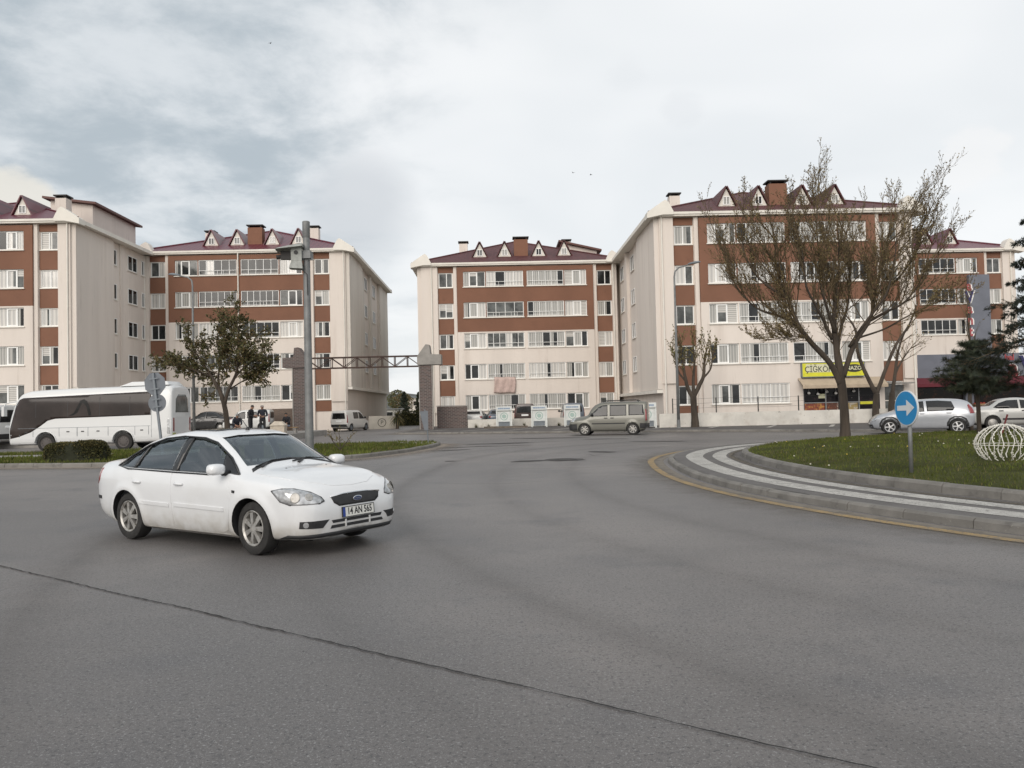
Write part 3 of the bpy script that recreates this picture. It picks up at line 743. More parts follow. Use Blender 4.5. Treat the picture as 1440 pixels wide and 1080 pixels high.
# ---- shop on the ground floor of the largest block
rt, BF, FF, zn, s1, s2 = bD
YEL_S = mat('yellow_sign_face', (.62, .60, .035), .45, var=(3, .08)); SIGNW = mat('cream_sign_face', (.62, .61, .42), .45)
INK = mat('dark_sign_ink', (.03, .03, .022), .5); REDS = mat('red_sign_letter', (.36, .07, .075), .45); NAVY = mat('navy_sign_letter', (.025, .025, .10), .45)
WHL = mat('white_letter', (.75, .74, .72), .5); SIGNG = mat('slate_sign_board', (.14, .15, .18), .55, var=(1, .08))
u0, u1 = zn[0]+6.75, zn[0]+11.0
shopsign = thing('shop_sign', 'yellow lightbox sign over the takeaway shop window behind the big tree', 'sign')
shopsign.location = rt.location; shopsign.rotation_euler = rt.rotation_euler
mb = MB(); mb.box(u0, u1, -.50, -.265, 3.24, 4.16); mb.build('sign_box', YEL_S, shopsign)
mb = MB(); mb.box(u0-.04, u1+.04, -.53, -.262, 4.162, 4.21); mb.box(u0-.04, u1+.04, -.53, -.262, 3.19, 3.238); mb.box(u0-.045, u0-.002, -.53, -.262, 3.238, 4.162); mb.box(u1+.002, u1+.045, -.53, -.262, 3.238, 4.162)
mb.build('sign_rim', GREYM, shopsign)
mb = MB(); mb.box(u0+.25, u0+2.9, -.506, -.5005, 3.52, 4.08); mb.build('pale_band', SIGNW, shopsign)
text_part('ÇİĞKÖFTECİ', .56, INK, shopsign, M4.Translation((u0+1.62, -.512, 3.72)) @ STAND, .004, sx=.86, bold=.002)
mb = MB(); vs = []; mb.prism([(u0+3.55+.62*cos(2*pi*i/28), 3.76+.27*sin(2*pi*i/28)) for i in range(28)], lambda a, b, e: (a, e, b), -.512, -.501); mb.build('oval_badge', INK, shopsign)
text_part('NAZO', .36, SIGNW, shopsign, M4.Translation((u0+3.55, -.518, 3.76)) @ STAND, .003, bold=.008)
shop = thing('takeaway_shop', 'takeaway shop front with dark glass and food pictures under a beige awning', 'shop')
shop.location = rt.location; shop.rotation_euler = rt.rotation_euler
ALU = mat('grey_aluminium', (.30, .30, .30), .4, .5)
a, b, c, d = zn[0]+SHOP[0], zn[0]+SHOP[1], SHOP[2], SHOP[3]
mb = MB(); mb.box(a+.01, b-.01, -.10, -.075, c+.01, d-.01); mb.build('shop_window', mat('dark_shop_glass', (.012, .011, .013), .08, spec=.15, var2=[(1.8, (.05, .03, .035), .55, .7), (5, (.16, .15, .14), .66, .70)]), shop)
mb = MB()
for q in (a+.01, a+1.55, a+3.0, a+3.85, b-.08): mb.box(q, q+.07, -.16, -.102, c+.01, d-.01)
mb.box(a+.08, b-.08, -.16, -.103, c+.01, c+.12); mb.box(a+.08, b-.08, -.158, -.104, 1.42, 1.48)
mb.build('shop_frame', ALU, shop)
FOOD = [mat('food_picture_red', (.22, .05, .03), .5, var2=[(6, (.45, .22, .05), .5, .62), (11, (.08, .05, .02), .55, .65)]), mat('food_picture_brown', (.10, .035, .02), .5, var2=[(7, (.30, .10, .04), .55, .65), (9, (.40, .33, .2), .66, .72)]),
        mat('food_picture_pale', (.42, .36, .30), .5, var2=[(6, (.16, .08, .06), .52, .62)]), mat('food_picture_ochre', (.34, .25, .10), .5, var2=[(5, (.45, .40, .33), .5, .6)])]
for i, (q0, q1) in enumerate(((a+.12, a+1.5), (a+1.64, a+2.35), (a+2.36, a+2.95), (a+3.1, a+3.8))):
    mb = MB(); mb.box(q0, q1, -.112, -.1005, .55, 1.40); mb.build('food_picture', FOOD[i % 4], shop)
mb = MB(); mb.box(a+1.1, a+1.55, -.112, -.1005, 1.75, 2.05); mb.box(a+2.6, a+2.98, -.112, -.1005, 1.8, 2.15); mb.build('menu_card', SIGNW, shop)
mb = MB(); mb.box(a+3.95, a+4.95, -.19, -.162, 1.28, 1.47); mb.build('door_sticker', YEL_S, shop)
mb = MB(); r = random.Random(4)
for i in range(6):
    q = a+.4+i*.62; z = 2.15+.25*r.uniform(-1, 1); mb.lathe([(.001, 0), (.10, .05), (.11, .1), (.06, .18), (.001, .2)], 10, 0, M4.Translation((q, -.24, z))); mb.tube([(q, -.24, z+.19), (q, -.24, 2.8)], .006, 4)
mb.build('hanging_bauble', WHL, shop, smooth=True)
mb = MB(); AW = mat('beige_awning_cloth', (.42, .34, .25), .9, var=(2, .1))
mb.add([(a-.35, -.27, 3.12), (b+.25, -.27, 3.12), (b+.25, -1.15, 2.62), (a-.35, -1.15, 2.62), (a-.35, -1.15, 2.42), (b+.25, -1.15, 2.42)], [(0, 1, 2, 3), (3, 2, 5, 4)])
ao = mb.build('awning', AW, shop); md = ao.modifiers.new('t', 'SOLIDIFY'); md.thickness = .03
# shuttered doorway on the right of the shop
mb = MB(); mb.box(s2[0]+.06, s2[1]-.06, .02, .088, .3, 2.55); mb.build('roller_door', BLIND and GREYG, shop)
mb = MB(); mb.box(s2[0]-.1, s2[1]+.3, -.9, -.16, 2.62, 2.72); mb.build('door_canopy', CONC, shop)

# ---- grocery on the ground floor of the far right block
rt, BF, FF, zn, s1, s2 = bE
groc = thing('grocery_shop', 'dark grocery front with maroon awning and slate sign board behind the pine', 'shop')
groc.location = rt.location; groc.rotation_euler = rt.rotation_euler
mb = MB(); mb.box(-.3, 26, -.75, -.27, 3.05, 5.25); mb.build('fascia_board', SIGNG, groc)
mb = MB(); mb.box(13.3, 15.15, -.62, -.275, 5.26, 12.35); mb.build('tall_board', SIGNG, groc)
zz = 11.3
for i, ch in enumerate('aVantaj'):
    mt = NAVY if ch == 'V' else REDS
    text_part(ch, 1.15 if ch != 'V' else 1.5, mt, groc, M4.Translation((13.25, -.66, zz)) @ STAND, .05, sx=.8, bold=.04)
    text_part(ch, 1.15 if ch != 'V' else 1.5, WHL, groc, M4.Translation((13.37, -.64, zz)) @ STAND, .03, sx=.85, bold=.05)
    zz -= 1.02
text_part('hal', .75, REDS, groc, M4.Translation((16.55, -.80, 4.85)) @ STAND, .02, bold=.02)
text_part('a', 2.1, REDS, groc, M4.Translation((16.8, -.82, 3.85)) @ STAND, .04, bold=.06); text_part('a', 2.1, WHL, groc, M4.Translation((16.9, -.775, 3.88)) @ STAND, .02, bold=.10)
text_part('V', 2.2, NAVY, groc, M4.Translation((18.15, -.82, 4.1)) @ STAND, .04, bold=.06); text_part('V', 2.2, WHL, groc, M4.Translation((18.25, -.775, 4.1)) @ STAND, .02, bold=.10)
text_part('antaj', 2.0, REDS, groc, M4.Translation((21.4, -.82, 4.05)) @ STAND, .04, bold=.04)
MAR = mat('maroon_awning', (.12, .015, .025), .8)
mb = MB(); mb.add([(-.2, -.76, 3.15), (26, -.76, 3.15), (26, -2.3, 2.6), (-.2, -2.3, 2.6), (-.2, -2.3, 2.35), (26, -2.3, 2.35)], [(0, 1, 2, 3), (3, 2, 5, 4)]); ao = mb.build('awning', MAR, groc); md = ao.modifiers.new('t', 'SOLIDIFY'); md.thickness = .03
mb = MB(); mb.box(.1, 25.9, -.40, -.34, .05, 3.04); mb.build('shop_window', mat('dim_shop_glass', (.014, .011, .010), .1, spec=.2, var2=[(1.6, (.07, .028, .016), .55, .7), (4, (.12, .06, .03), .66, .72)]), groc)
mb = MB()
for q in (6.2, 12.5, 18.6): mb.box(q, q+.75, -.74, -.41, 0, 3.04)
mb.build('grey_pier', SIGNG, groc)
mb = MB(); mb.box(17.62, 26, -.26, 12, -.2, 5.2); mb.build('single_storey_wing', CREAM, groc)
r = random.Random(8)
GR = [mat('orange_produce', (.40, .14, .03), .7, var=(9, .4)), mat('green_produce', (.10, .16, .04), .7, var=(9, .4)), mat('red_produce', (.28, .03, .02), .7, var=(9, .4))]
WOOD = mat('crate_wood', (.26, .17, .09), .8, var=(6, .2))
for i in range(3):
    q = 3.2+i*5.2
    st = thing('produce_crate', ['wooden crate of oranges', 'wooden crate of greens', 'wooden crate of tomatoes'][i % 3]+' on display under the maroon awning', 'crate', (0, 0, 0), 0, 'produce crates before the grocery')
    st.location = rt.matrix_world @ V((0, 0, 0)) if False else (rt.location.x+q*cos(.02)+1.1*sin(.02), rt.location.y+q*sin(.02)-1.1*cos(.02), .1); st.rotation_euler = (0, 0, .02)
    mb = MB()
    for z in (.55, .75): mb.box(-.6, .6, -.32, -.30, z, z+.15); mb.box(-.6, .6, .30, .32, z, z+.15); mb.box(-.62, -.60, -.3, .3, z, z+.15); mb.box(.60, .62, -.3, .3, z, z+.15)
    mb.box(-.6, .6, -.3, .3, .52, .545)
    for x in (-.56, .50):
        for y in (-.29, .23): mb.box(x, x+.06, y, y+.06, 0, .518)
    mb.build('slatted_box', WOOD, st); mb = MB()
    for k in range(24): mb.lathe([(.001, 0), (.08, .05), (.09, .09), (.05, .16), (.001, .17)], 7, 0, M4.Translation((r.uniform(-.5, .5), r.uniform(-.22, .22), r.uniform(.72, .86))))
    mb.build('produce', GR[i % 3], st, smooth=True)
# ---------------------------------------------------------------- vehicles (x forward, y left, z up; origin on the road at mid wheelbase)
def pchip(xs, ys):
    n = len(xs); h = [xs[i+1]-xs[i] for i in range(n-1)]; d = [(ys[i+1]-ys[i])/h[i] for i in range(n-1)]; m = [0]*n
    m[0], m[-1] = d[0], d[-1]
    for i in range(1, n-1):
        if d[i-1]*d[i] > 0:
            w1, w2 = 2*h[i]+h[i-1], h[i]+2*h[i-1]; m[i] = (w1+w2)/(w1/d[i-1]+w2/d[i])
    def f(x):
        i = 0
        while i < n-2 and x > xs[i+1]: i += 1
        t = (x-xs[i])/h[i]; a = t*t*(3-2*t)
        return ys[i]*(1-a)+ys[i+1]*a+h[i]*(m[i]*t*(1-t)**2-m[i+1]*t*t*(1-t))
    return f
def crom(P, sub):
    out = []; n = len(P)
    for i in range(n-1):
        a, b, c, d = P[max(i-1, 0)], P[i], P[i+1], P[min(i+2, n-1)]
        if i == 0: a = b*2-c
        if i == n-2: d = c*2-b
        def al(p, q): return max((q-p).length, 1e-5)**.5
        t1 = al(a, b); t2 = t1+al(b, c); t3 = t2+al(c, d)
        for k in range(sub):
            t = t1+(t2-t1)*k/sub
            A1 = a*((t1-t)/t1)+b*(t/t1); A2 = b*((t2-t)/(t2-t1))+c*((t-t1)/(t2-t1)); A3 = c*((t3-t)/(t3-t2))+d*((t-t2)/(t3-t2))
            B1 = A1*((t2-t)/t2)+A2*(t/t2); B2 = A2*((t3-t)/(t3-t1))+A3*((t-t1)/(t3-t1))
            out.append(B1*((t2-t)/(t2-t1))+B2*((t-t1)/(t2-t1)))
    out.append(P[-1]); return out
def loft(rows, nlen=90, sub=6, inset=0, zmin=None, arch=None):
    """rows: x, z under, half-width at sill, belt z, half-width at belt, roof-edge z, half-width there, centre z -> closed body"""
    rows = sorted(rows); xs = [0]
    for a, b in zip(rows, rows[1:]): xs.append(xs[-1]+max(.02, sqrt((b[0]-a[0])**2+.5*(b[7]-a[7])**2)))
    fs = [pchip(xs, [q[k] for q in rows]) for k in range(8)]
    ts = []; vs = []; cols = None
    for t in sorted([xs[-1]*i/nlen for i in range(nlen+1)]+xs):
        if not ts or t-ts[-1] > .004: ts.append(t)
    ts[-1] = xs[-1]
    for t in ts:
        x, zb, wb, zs, ws, zt, wt, zc = [f(t) for f in fs]
        if inset:
            wb -= inset; ws -= inset; wt -= inset; zt -= inset*.8; zc -= inset*.8; zb = max(zb, zmin); zs = max(zs, zb+.1); zt = max(zt, zs+.05); zc = max(zc, zt+.01)
        mid = zb+(zs-zb)*.55
        P = [V((0, zb)), V((wb*.86, zb)), V((wb-.012, zb+.05)), V((max(wb, ws)+.012, mid)), V((ws, zs)), V((wt+(ws-wt)*.10, zs+(zt-zs)*.90)), V((wt*.86, zt+(zc-zt)*.45)), V((wt*.45, zt+(zc-zt)*.86)), V((0, zc))]
        Q = crom(P, sub); cols = len(Q)
        for q in Q:
            y, z = q.x, q.y
            if arch and z < .9:
                for ax, az, ar in arch:
                    rr = sqrt((x-ax)**2+(z-az)**2)
                    if rr < ar+.16: y += .022*math.exp(-((rr-ar-.02)/.06)**2)*(1 if y > .5 else 0)
            vs.append((x, y, z))
        for q in Q[-2:0:-1]:
            y, z = q.x, q.y
            if arch and z < .9:
                for ax, az, ar in arch:
                    rr = sqrt((x-ax)**2+(z-az)**2)
                    if rr < ar+.16: y += .022*math.exp(-((rr-ar-.02)/.06)**2)*(1 if y > .5 else 0)
            vs.append((x, -y, z))
    k = 2*cols-2; n = len(ts)
    fc = [(i*k+j, i*k+(j+1) % k, (i+1)*k+(j+1) % k, (i+1)*k+j) for i in range(n-1) for j in range(k)]
    for i0, flip in ((0, 1), (n-1, 0)):     # end caps as ladders across the car
        for j in range(cols-1):
            a, b = i0*k+j, i0*k+j+1; c, d = i0*k+(k-j-1) % k, i0*k+(k-j) % k
            f = (a, b, c, d) if j > 0 else (a, b, c)
            if j == cols-2: f = (a, b, d)
            fc.append(f if flip else f[::-1])
    mb = MB(); mb.add(vs, fc); return mb
def bvh_of(o): return BVHTree.FromPolygons([v.co.copy() for v in o.data.vertices], [p.vertices[:] for p in o.data.polygons])
def drape(poly, o, u, v, d, bv, off=.004, step=.05, skirt=.02, maxd=9, bulge=0):
    """a panel with outline poly in the (u, v) plane, laid on the surface met along d"""
    o, u, v, d = V(o), V(u).normalized(), V(v).normalized(), V(d).normalized()
    P = [V(p) for p in poly]; edge = []
    for a, b in zip(P, P[1:]+P[:1]):
        k = max(1, int((b-a).length/step))
        edge += [a.lerp(b, i/k) for i in range(k)]
    x0, x1 = min(p.x for p in P), max(p.x for p in P); y0, y1 = min(p.y for p in P), max(p.y for p in P)
    pts = list(edge); m = len(edge)
    gx = x0+step*.5
    while gx < x1:
        gy = y0+step*.5
        while gy < y1:
            q = V((gx, gy))
            if inpoly(gx, gy, [(p.x, p.y) for p in P]) and min((q-e).length for e in edge) > step*.45: pts.append(q)
            gy += step
        gx += step
    vv, ee, ff, *_ = delaunay_2d_cdt(pts, [], [list(range(m))], 1, 1e-6)
    out = []; last = None; nrm = []
    for q in vv:
        s = o+u*q.x+v*q.y; hit, nn, _, _ = bv.ray_cast(s, d, maxd)
        if hit is None: hit = None; nn = -d
        elif nn.dot(d) > 0: nn = -nn
        out.append(hit); nrm.append(nn)
    good = [i for i, h in enumerate(out) if h is not None]
    if not good: return MB()
    for i, h in enumerate(out):
        if h is None:
            j = min(good, key=lambda g: (vv[g]-vv[i]).length); w = vv[i]-vv[j]; out[i] = out[j]+u*w.x+v*w.y; nrm[i] = nrm[j]
    co = [h+n*off for h, n in zip(out, nrm)]; k = len(co)
    mb = MB(); fs = [tuple(f) for f in ff]
    cnt = {}
    for f in fs:
        for a, b in zip(f, f[1:]+f[:1]): cnt[(a, b)] = 1
    bd = [(a, b) for a, b in cnt if (b, a) not in cnt]
    fs += [(b, a, a+k, b+k) for a, b in bd]
    mb.add(co+[c+d*skirt for c in co], fs); return mb
def side(poly, bv, sg, off=.004, step=.06, skirt=.015): return drape(poly, (0, sg*3, 0), (1, 0, 0), (0, 0, 1), (0, -sg, 0), bv, off, step, skirt)
def fore(poly, bv, off=.004, step=.05, skirt=.02, sg=1): return drape(poly, (sg*4.5, 0, 0), (0, 1, 0), (0, 0, 1), (-sg, 0, 0), bv, off, step, skirt)
def top(poly, bv, off=.004, step=.07, skirt=.012): return drape(poly, (0, 0, 4), (1, 0, 0), (0, 1, 0), (0, 0, -1), bv, off, step, skirt)
def boolean(o, cutters, op='DIFFERENCE'):
    for c in cutters:
        md = o.modifiers.new('b', 'BOOLEAN'); md.operation = op; md.object = c; md.solver = 'MANIFOLD'
    dg = bpy.context.evaluated_depsgraph_get(); me = bpy.data.meshes.new_from_object(o.evaluated_get(dg))
    if len(me.polygons) > 50:
        old = o.data; o.modifiers.clear(); o.data = me
    else: o.modifiers.clear(); print('BOOLEAN FAILED', o.name)
    for c in cutters: bpy.data.objects.remove(c)
    return o
def wheel(root, x, y, r, w, sg, rim=None, spokes=7, steer=0, style='alloy'):
    """tyre with rim as its sub-part"""
    T = M4.Translation((x, y, r)) @ M4.Rotation(steer, 4, 'Z') @ M4.Rotation(R(-90)*sg, 4, 'X')
    h = w/2; rr = r*.665
    mb = MB(); prof = [(rr, -h*.8), (rr+.02, -h), (r*.86, -h), (r*.97, -h*.86), (r, -h*.6), (r, h*.6), (r*.97, h*.86), (r*.86, h*.99), (rr+.02, h*.98), (rr, h*.8)]
    mb.lathe(prof, 40, 0, T, closed=True)
    n = len(prof); 
    wo = mb.build('wheel', RUBBER, root, angle=40)
    mb = MB(); mb.lathe([(rr, -h*.8), (rr*.93, h*.1), (.001, h*.1)], 32, 1, T, closed=True)
    if style == 'alloy':
        mb.lathe([(rr*1.005, h*.8), (rr*1.01, h*.94), (rr*.97, h*.97), (rr*.88, h*.80), (rr*.87, h*.3)], 40, 0, T, closed=True)
        mb.lathe([(rr*.27, h*.2), (rr*.27, h*.78), (rr*.20, h*.84), (rr*.12, h*.84), (.001, h*.83)], 20, 0, T, closed=True)
        for k in range(spokes):
            a = 2*pi*k/spokes; wA, wB = rr*.10, rr*.155
            pts = [(rr*.2, -wA), (rr*.9, -wB), (rr*.9, wB), (rr*.2, wA)]
            z0, z1 = h*.55, h*.80
            vs = [T @ V((p*cos(a)-q*sin(a), p*sin(a)+q*cos(a), z+(.0 if p > rr*.5 else .01))) for z in (h*.3, z1) for p, q in pts]
            mb.add(vs, [(0, 3, 2, 1), (4, 5, 6, 7), (0, 1, 5, 4), (1, 2, 6, 5), (2, 3, 7, 6), (3, 0, 4, 7)])
    else:
        mb.lathe([(rr, h*.8), (rr*.96, h*.95), (rr*.8, h*.72), (rr*.5, h*.9), (rr*.3, h*.95), (.001, h*.95)], 28, 0, T, closed=True)
        for k in range(10):
            a = 2*pi*k/10; mb.lathe([(rr*.06, h*.5), (rr*.06, h*1.0), (.001, h*1.0)], 6, 1, T @ M4.Translation((rr*.62*cos(a), rr*.62*sin(a), 0)), closed=True)
    mb.build('rim', [rim or ALLOY, BLACKP], wo, angle=35)
    return wo
def arches(o, axles, r, hw, depth=.34):
    cs = []
    for ax in axles:
        for sg in (-1, 1):
            mb = MB(); mb.lathe([(r, 0), (r, depth)], 40, 0, M4.Translation((ax, sg*(hw+.08), r*.93)) @ M4.Rotation(R(90)*sg, 4, 'X')); cs.append(clean(mb.build('cut', BLACKP)))
    boolean(o, cs)
def smooth_body(o, ang=32):
    o.data.polygons.foreach_set('use_smooth', [True]*len(o.data.polygons)); o.data.set_sharp_from_angle(angle=R(ang)); return o
def underbody(root, x0, x1, hw, z0, z1):
    mb = MB(); mb.box(x0, x1, -hw, hw, z0, z1); return mb.build('underbody', BLACKP, root)

def sedan():
    root = thing('parked_car', 'white saloon car with dusty alloy wheels crossing the road in the foreground', 'car')
    root.name = 'saloon_car'
    rows = [(-2.29, .46, .56, .70, .62, .86, .60, .89), (-2.26, .38, .68, .78, .73, .96, .67, .99), (-2.18, .31, .76, .86, .79, 1.02, .70, 1.055), (-1.98, .25, .81, .90, .845, 1.045, .715, 1.085),
            (-1.74, .20, .83, .92, .87, 1.06, .72, 1.10), (-1.45, .19, .84, .93, .885, 1.17, .70, 1.215), (-1.10, .18, .84, .93, .89, 1.325, .655, 1.375), (-.75, .17, .84, .92, .89, 1.395, .635, 1.45),
            (-.35, .17, .84, .91, .89, 1.425, .63, 1.485), (.05, .17, .84, .90, .89, 1.41, .63, 1.475), (.30, .17, .84, .895, .89, 1.36, .635, 1.43), (.68, .17, .84, .885, .89, 1.18, .66, 1.245),
            (1.02, .17, .84, .87, .888, 1.0, .70, 1.065), (1.15, .17, .84, .86, .885, .955, .725, 1.015), (1.5, .18, .84, .84, .88, .92, .745, .978), (1.8, .19, .82, .80, .86, .87, .71, .925),
            (2.0, .20, .775, .73, .80, .80, .63, .845), (2.10, .21, .70, .66, .725, .735, .57, .77), (2.16, .235, .60, .58, .635, .65, .50, .68), (2.19, .29, .47, .49, .50, .56, .40, .59)]
    AX = (1.32, -1.32); WR = .318
    body = clean(loft(rows, 110, 7, arch=[(a, WR, .365) for a in AX]).build('body', WPAINT, root)); bv = bvh_of(body)
    # hollow cabin and window openings
    cab = clean(loft([q for q in rows if -1.75 < q[0] < 1.1], 40, 4, inset=.055, zmin=.42).build('cut', BLACKP))
    sidewin = [(1.0, .955), (.72, 1.135), (.36, 1.325), (.10, 1.385), (-.35, 1.405), (-.75, 1.375), (-1.08, 1.285), (-1.38, 1.145), (-1.60, 1.005), (-1.3, .985), (-.3, .965), (.5, .95)]
    wind = [(-.655, 1.035), (-.3, 1.06), (.3, 1.06), (.655, 1.035), (.585, 1.22), (.545, 1.385), (.3, 1.41), (-.3, 1.41), (-.545, 1.385), (-.585, 1.22)]
    rear = [(-.62, 1.12), (.62, 1.12), (.57, 1.345), (.3, 1.375), (-.3, 1.375), (-.57, 1.345)]
    c = [cab]
    for pl, fn, d0, d1 in ((sidewin, lambda a, b, e: (a, e, b), -1.3, 1.3), (wind, lambda a, b, e: (e, a, b), .28, 1.4), (rear, lambda a, b, e: (e, a, b), -1.8, -.95)):
        mb = MB(); mb.prism(pl, fn, d0, d1); c.append(clean(mb.build('cut', BLACKP)))
    boolean(body, c)
    arches(body, AX, .355, .89)
    smooth_body(body, 28)
    GL = glass_mat('car_glass', (.42, .47, .47), .10); GW = glass_mat('windscreen_glass', (.50, .56, .57), .10)
    BELT = mat('black_gloss_trim', (.015, .015, .016), .25)
    for sg in (-1, 1):
        # glass of the side, in three panes with black pillars between
        for nm, pl in (('front_door_glass', [(.98, .97), (.36, 1.315), (.10, 1.375), (-.13, 1.392), (-.18, .972), (.5, .958)]), ('rear_door_glass', [(-.30, .972), (-.27, 1.393), (-.35, 1.395), (-.75, 1.365), (-1.02, 1.29), (-1.14, .99)]), ('quarter_glass', [(-1.2, .992), (-1.09, 1.265), (-1.36, 1.14), (-1.56, 1.01)])):
            side(pl, bv, sg, -.018, .06, .004).build('window', GL, root, smooth=True)
        side([(-.13, 1.40), (-.18, .955), (-.30, .955), (-.27, 1.40)], bv, sg, -.008, .05).build('door_pillar', BELT, root, smooth=True)
        side([(-1.14, .985), (-1.03, 1.30), (-1.10, 1.27), (-1.2, .985)], bv, sg, -.008, .05).build('door_pillar', BELT, root, smooth=True)
        side([(1.03, .945), (.98, .985), (.58, 1.20), (.70, .968), (.68, .95)], bv, sg, -.006, .04).build('sail_panel', BELT, root, smooth=True)
        # weather strip round the glass
        ring_o = [(1.02, .945)]+sidewin[1:9]+[(-1.3, .97), (-.3, .95), (.5, .937)]
        mb = MB(); pts = []
        for (a, b) in ring_o+[ring_o[0]]:
            h, nn, _, _ = bv.ray_cast(V((a, sg*3, b)), V((0, -sg, 0)), 9)
            if h: pts.append(h+V((0, sg*.004, 0)))
        mb.tube(pts, .012, 6); mb.build('window_trim', BELT, root, smooth=True)
        # doors: lower panels set a hair proud so that their gaps show
        for pl, hx in (([(-.24, .945), (.5, .93), (.90, .925), (.95, .70), (.93, .45), (.86, .27), (.72, .225), (-.23, .225)], -.08), ([(-.265, .945), (-1.20, .965), (-1.16, .80), (-1.0, .62), (-.93, .45), (-.90, .30), (-.82, .225), (-.26, .225)], -1.02)):
            do = side(pl, bv, sg, .0045, .06, .012).build('door', WPAINT, root, smooth=True)
            do.data.set_sharp_from_angle(angle=R(30))
            h, nn, _, _ = bv.ray_cast(V((hx, sg*3, .80)), V((0, -sg, 0)), 9)
            mb = MB(); mb.tube([h+V((-.09, sg*.004, 0)), h+V((-.06, sg*.026, .006)), h+V((.05, sg*.028, .006)), h+V((.09, sg*.004, 0))], [.016, .017, .017, .014], 10)
            mb.build('handle', WPAINT, do, smooth=True)
            x0, x1 = (-.2, .82) if hx > -.5 else (-.98, -.31)
            side([(x0, .515), (x1, .50), (x1, .545), (x0, .56)], bv, sg, .017, .06, .02).build('rubbing_strip', WPAINT, do)
        # sill
        side([(-.92, .175), (.92, .175), (.90, .215), (-.90, .215)], bv, sg, .012, .08, .03).build('sill', WPAINT, root)
        # indicator on the wing and door mirror
        side([(1.0, .735), (1.05, .73), (1.05, .76), (1.0, .765)], bv, sg, .008, .03).build('side_indicator', BLACKP, root)
        h, nn, _, _ = bv.ray_cast(V((.80, sg*3, .98)), V((0, -sg, 0)), 9)
        mb = MB(); T = M4.Translation(h+V((.0, sg*.17, .035))) @ M4.Rotation(sg*R(-8), 4, 'Z')
        prof = [(.0, -.11, .5), (.02, -.105, .8), (.07, -.09, 1), (.11, -.06, .95), (.135, -.02, .5)]
        vs = []
        for k, (xx, _, sc) in enumerate(((-.04, 0, .92), (-.035, 0, 1.0), (.02, 0, 1.0), (.06, 0, .88), (.085, 0, .55), (.092, 0, .2))):
            for j in range(16):
                a = 2*pi*j/16; yy = .115*sc*math.copysign(abs(cos(a))**.6, cos(a)); z2 = .070*sc*math.copysign(abs(sin(a))**.7, sin(a)); vs.append(T @ V((xx, yy, z2)))
        mb.add(vs, [(i*16+j, i*16+(j+1) % 16, (i+1)*16+(j+1) % 16, (i+1)*16+j) for i in range(5) for j in range(16)]+[tuple(range(15, -1, -1)), tuple(80+j for j in range(16))])
        mo = clean(mb.build('door_mirror', WPAINT, root, smooth=True)); mo.data.set_sharp_from_angle(angle=R(60))
        mb = MB(); mb.tube([h+V((.01, -sg*.02, -.02)), h+V((.01, sg*.09, -.015))], [.04, .03], 8); mb.build('mirror_arm', BLACKP, mo, smooth=True)
        mb = MB(); vs = [T @ V((-.042, .10*cos(a), .06*sin(a))) for a in [2*pi*j/16 for j in range(16)]]; mb.add(vs, [tuple(range(16))]); mb.build('mirror_glass', CHROME, mo)
        # lamps
        u = V((sin(R(48)), -sg*cos(R(48)), 0)); dd = V((-cos(R(48)), -sg*sin(R(48)), 0)); o = V((1.95, sg*.68, 0))-dd*2
        hl = [(-.33, .765), (-.22, .645), (-.10, .605), (.22, .605), (.275, .63), (.24, .675), (.12, .74), (-.06, .785), (-.2, .790)]
        ho = drape([(-a, b+.012) for a, b in hl], o, u*(-1), (0, 0, 1), dd, bv, .006, .03, .03).build('headlight', LIGHTC, root, smooth=True)
        for cx, rr in ((-.04, .060), (.11, .048)):
            st = o+u*cx+V((0, 0, .70)); hit, nn, _, _ = bv.ray_cast(st, dd, 9)
            if hit:
                q = nn.to_track_quat('Z', 'Y').to_matrix().to_4x4(); mb = MB(); mb.lathe([(rr, .004), (rr*.98, .010), (rr*.8, .009), (rr*.5, .0085), (.001, .0095)], 20, 0, M4.Translation(hit) @ q, closed=True)
                mb.build('reflector', ALLOY, ho, smooth=True)
        rim_pts = []
        for a, b in hl+[hl[0]]:
            hit, nn, _, _ = bv.ray_cast(o+u*(a)+V((0, 0, b+.012)), dd, 9)
            if hit: rim_pts.append(hit+nn*.004)
        mb = MB(); mb.tube(rim_pts, .006, 5); mb.build('lamp_seal', BLACKP, ho)
        side([(-2.26, .945), (-2.05, .96), (-2.07, .80), (-2.16, .735), (-2.27, .74)], bv, sg, .006, .03, .02).build('tail_light', REDL, root, smooth=True)
        side([(-2.24, .53), (-2.02, .53), (-2.02, .575), (-2.24, .575)], bv, sg, .008, .04).build('bumper_strip', BLACKP, root)
        # fog-lamp pocket
        fo = drape([(-.13, .345), (.13, .335), (.20, .425), (-.12, .425)], V((2.05, sg*.60, 0))-dd*2, u, (0, 0, 1), dd, bv, .005, .04, .02).build('fog_pocket', BLACKP, root)
        hit, nn, _, _ = bv.ray_cast(V((2.05, sg*.60, 0))-dd*2+u*(-.05)+V((0, 0, .385)), dd, 9)
        if hit:
            mb = MB(); mb.lathe([(.034, .004), (.034, .012), (.001, .012)], 14, 0, M4.Translation(hit) @ nn.to_track_quat('Z', 'Y').to_matrix().to_4x4(), closed=True); mb.build('fog_lamp', LIGHTC, fo)
    # nose
    for nm, pl, m, of in (('grille', [(-.37, .605), (-.30, .565), (.30, .565), (.37, .605), (.40, .675), (.2, .695), (-.2, .695), (-.40, .675)], BLACKP, .006),):
        fore(pl, bv, of, .04).build(nm, m, root, smooth=True)
    def foreline(name, pts, rr, m, par=root):
        q = []
        for a, b in pts:
            h, nn, _, _ = bv.ray_cast(V((5, a, b)), V((-1, 0, 0)), 9)
            if h: q.append(h+V((.006, 0, 0)))
        mb = MB(); mb.tube(q, rr, 6); return mb.build(name, m, par, smooth=True)
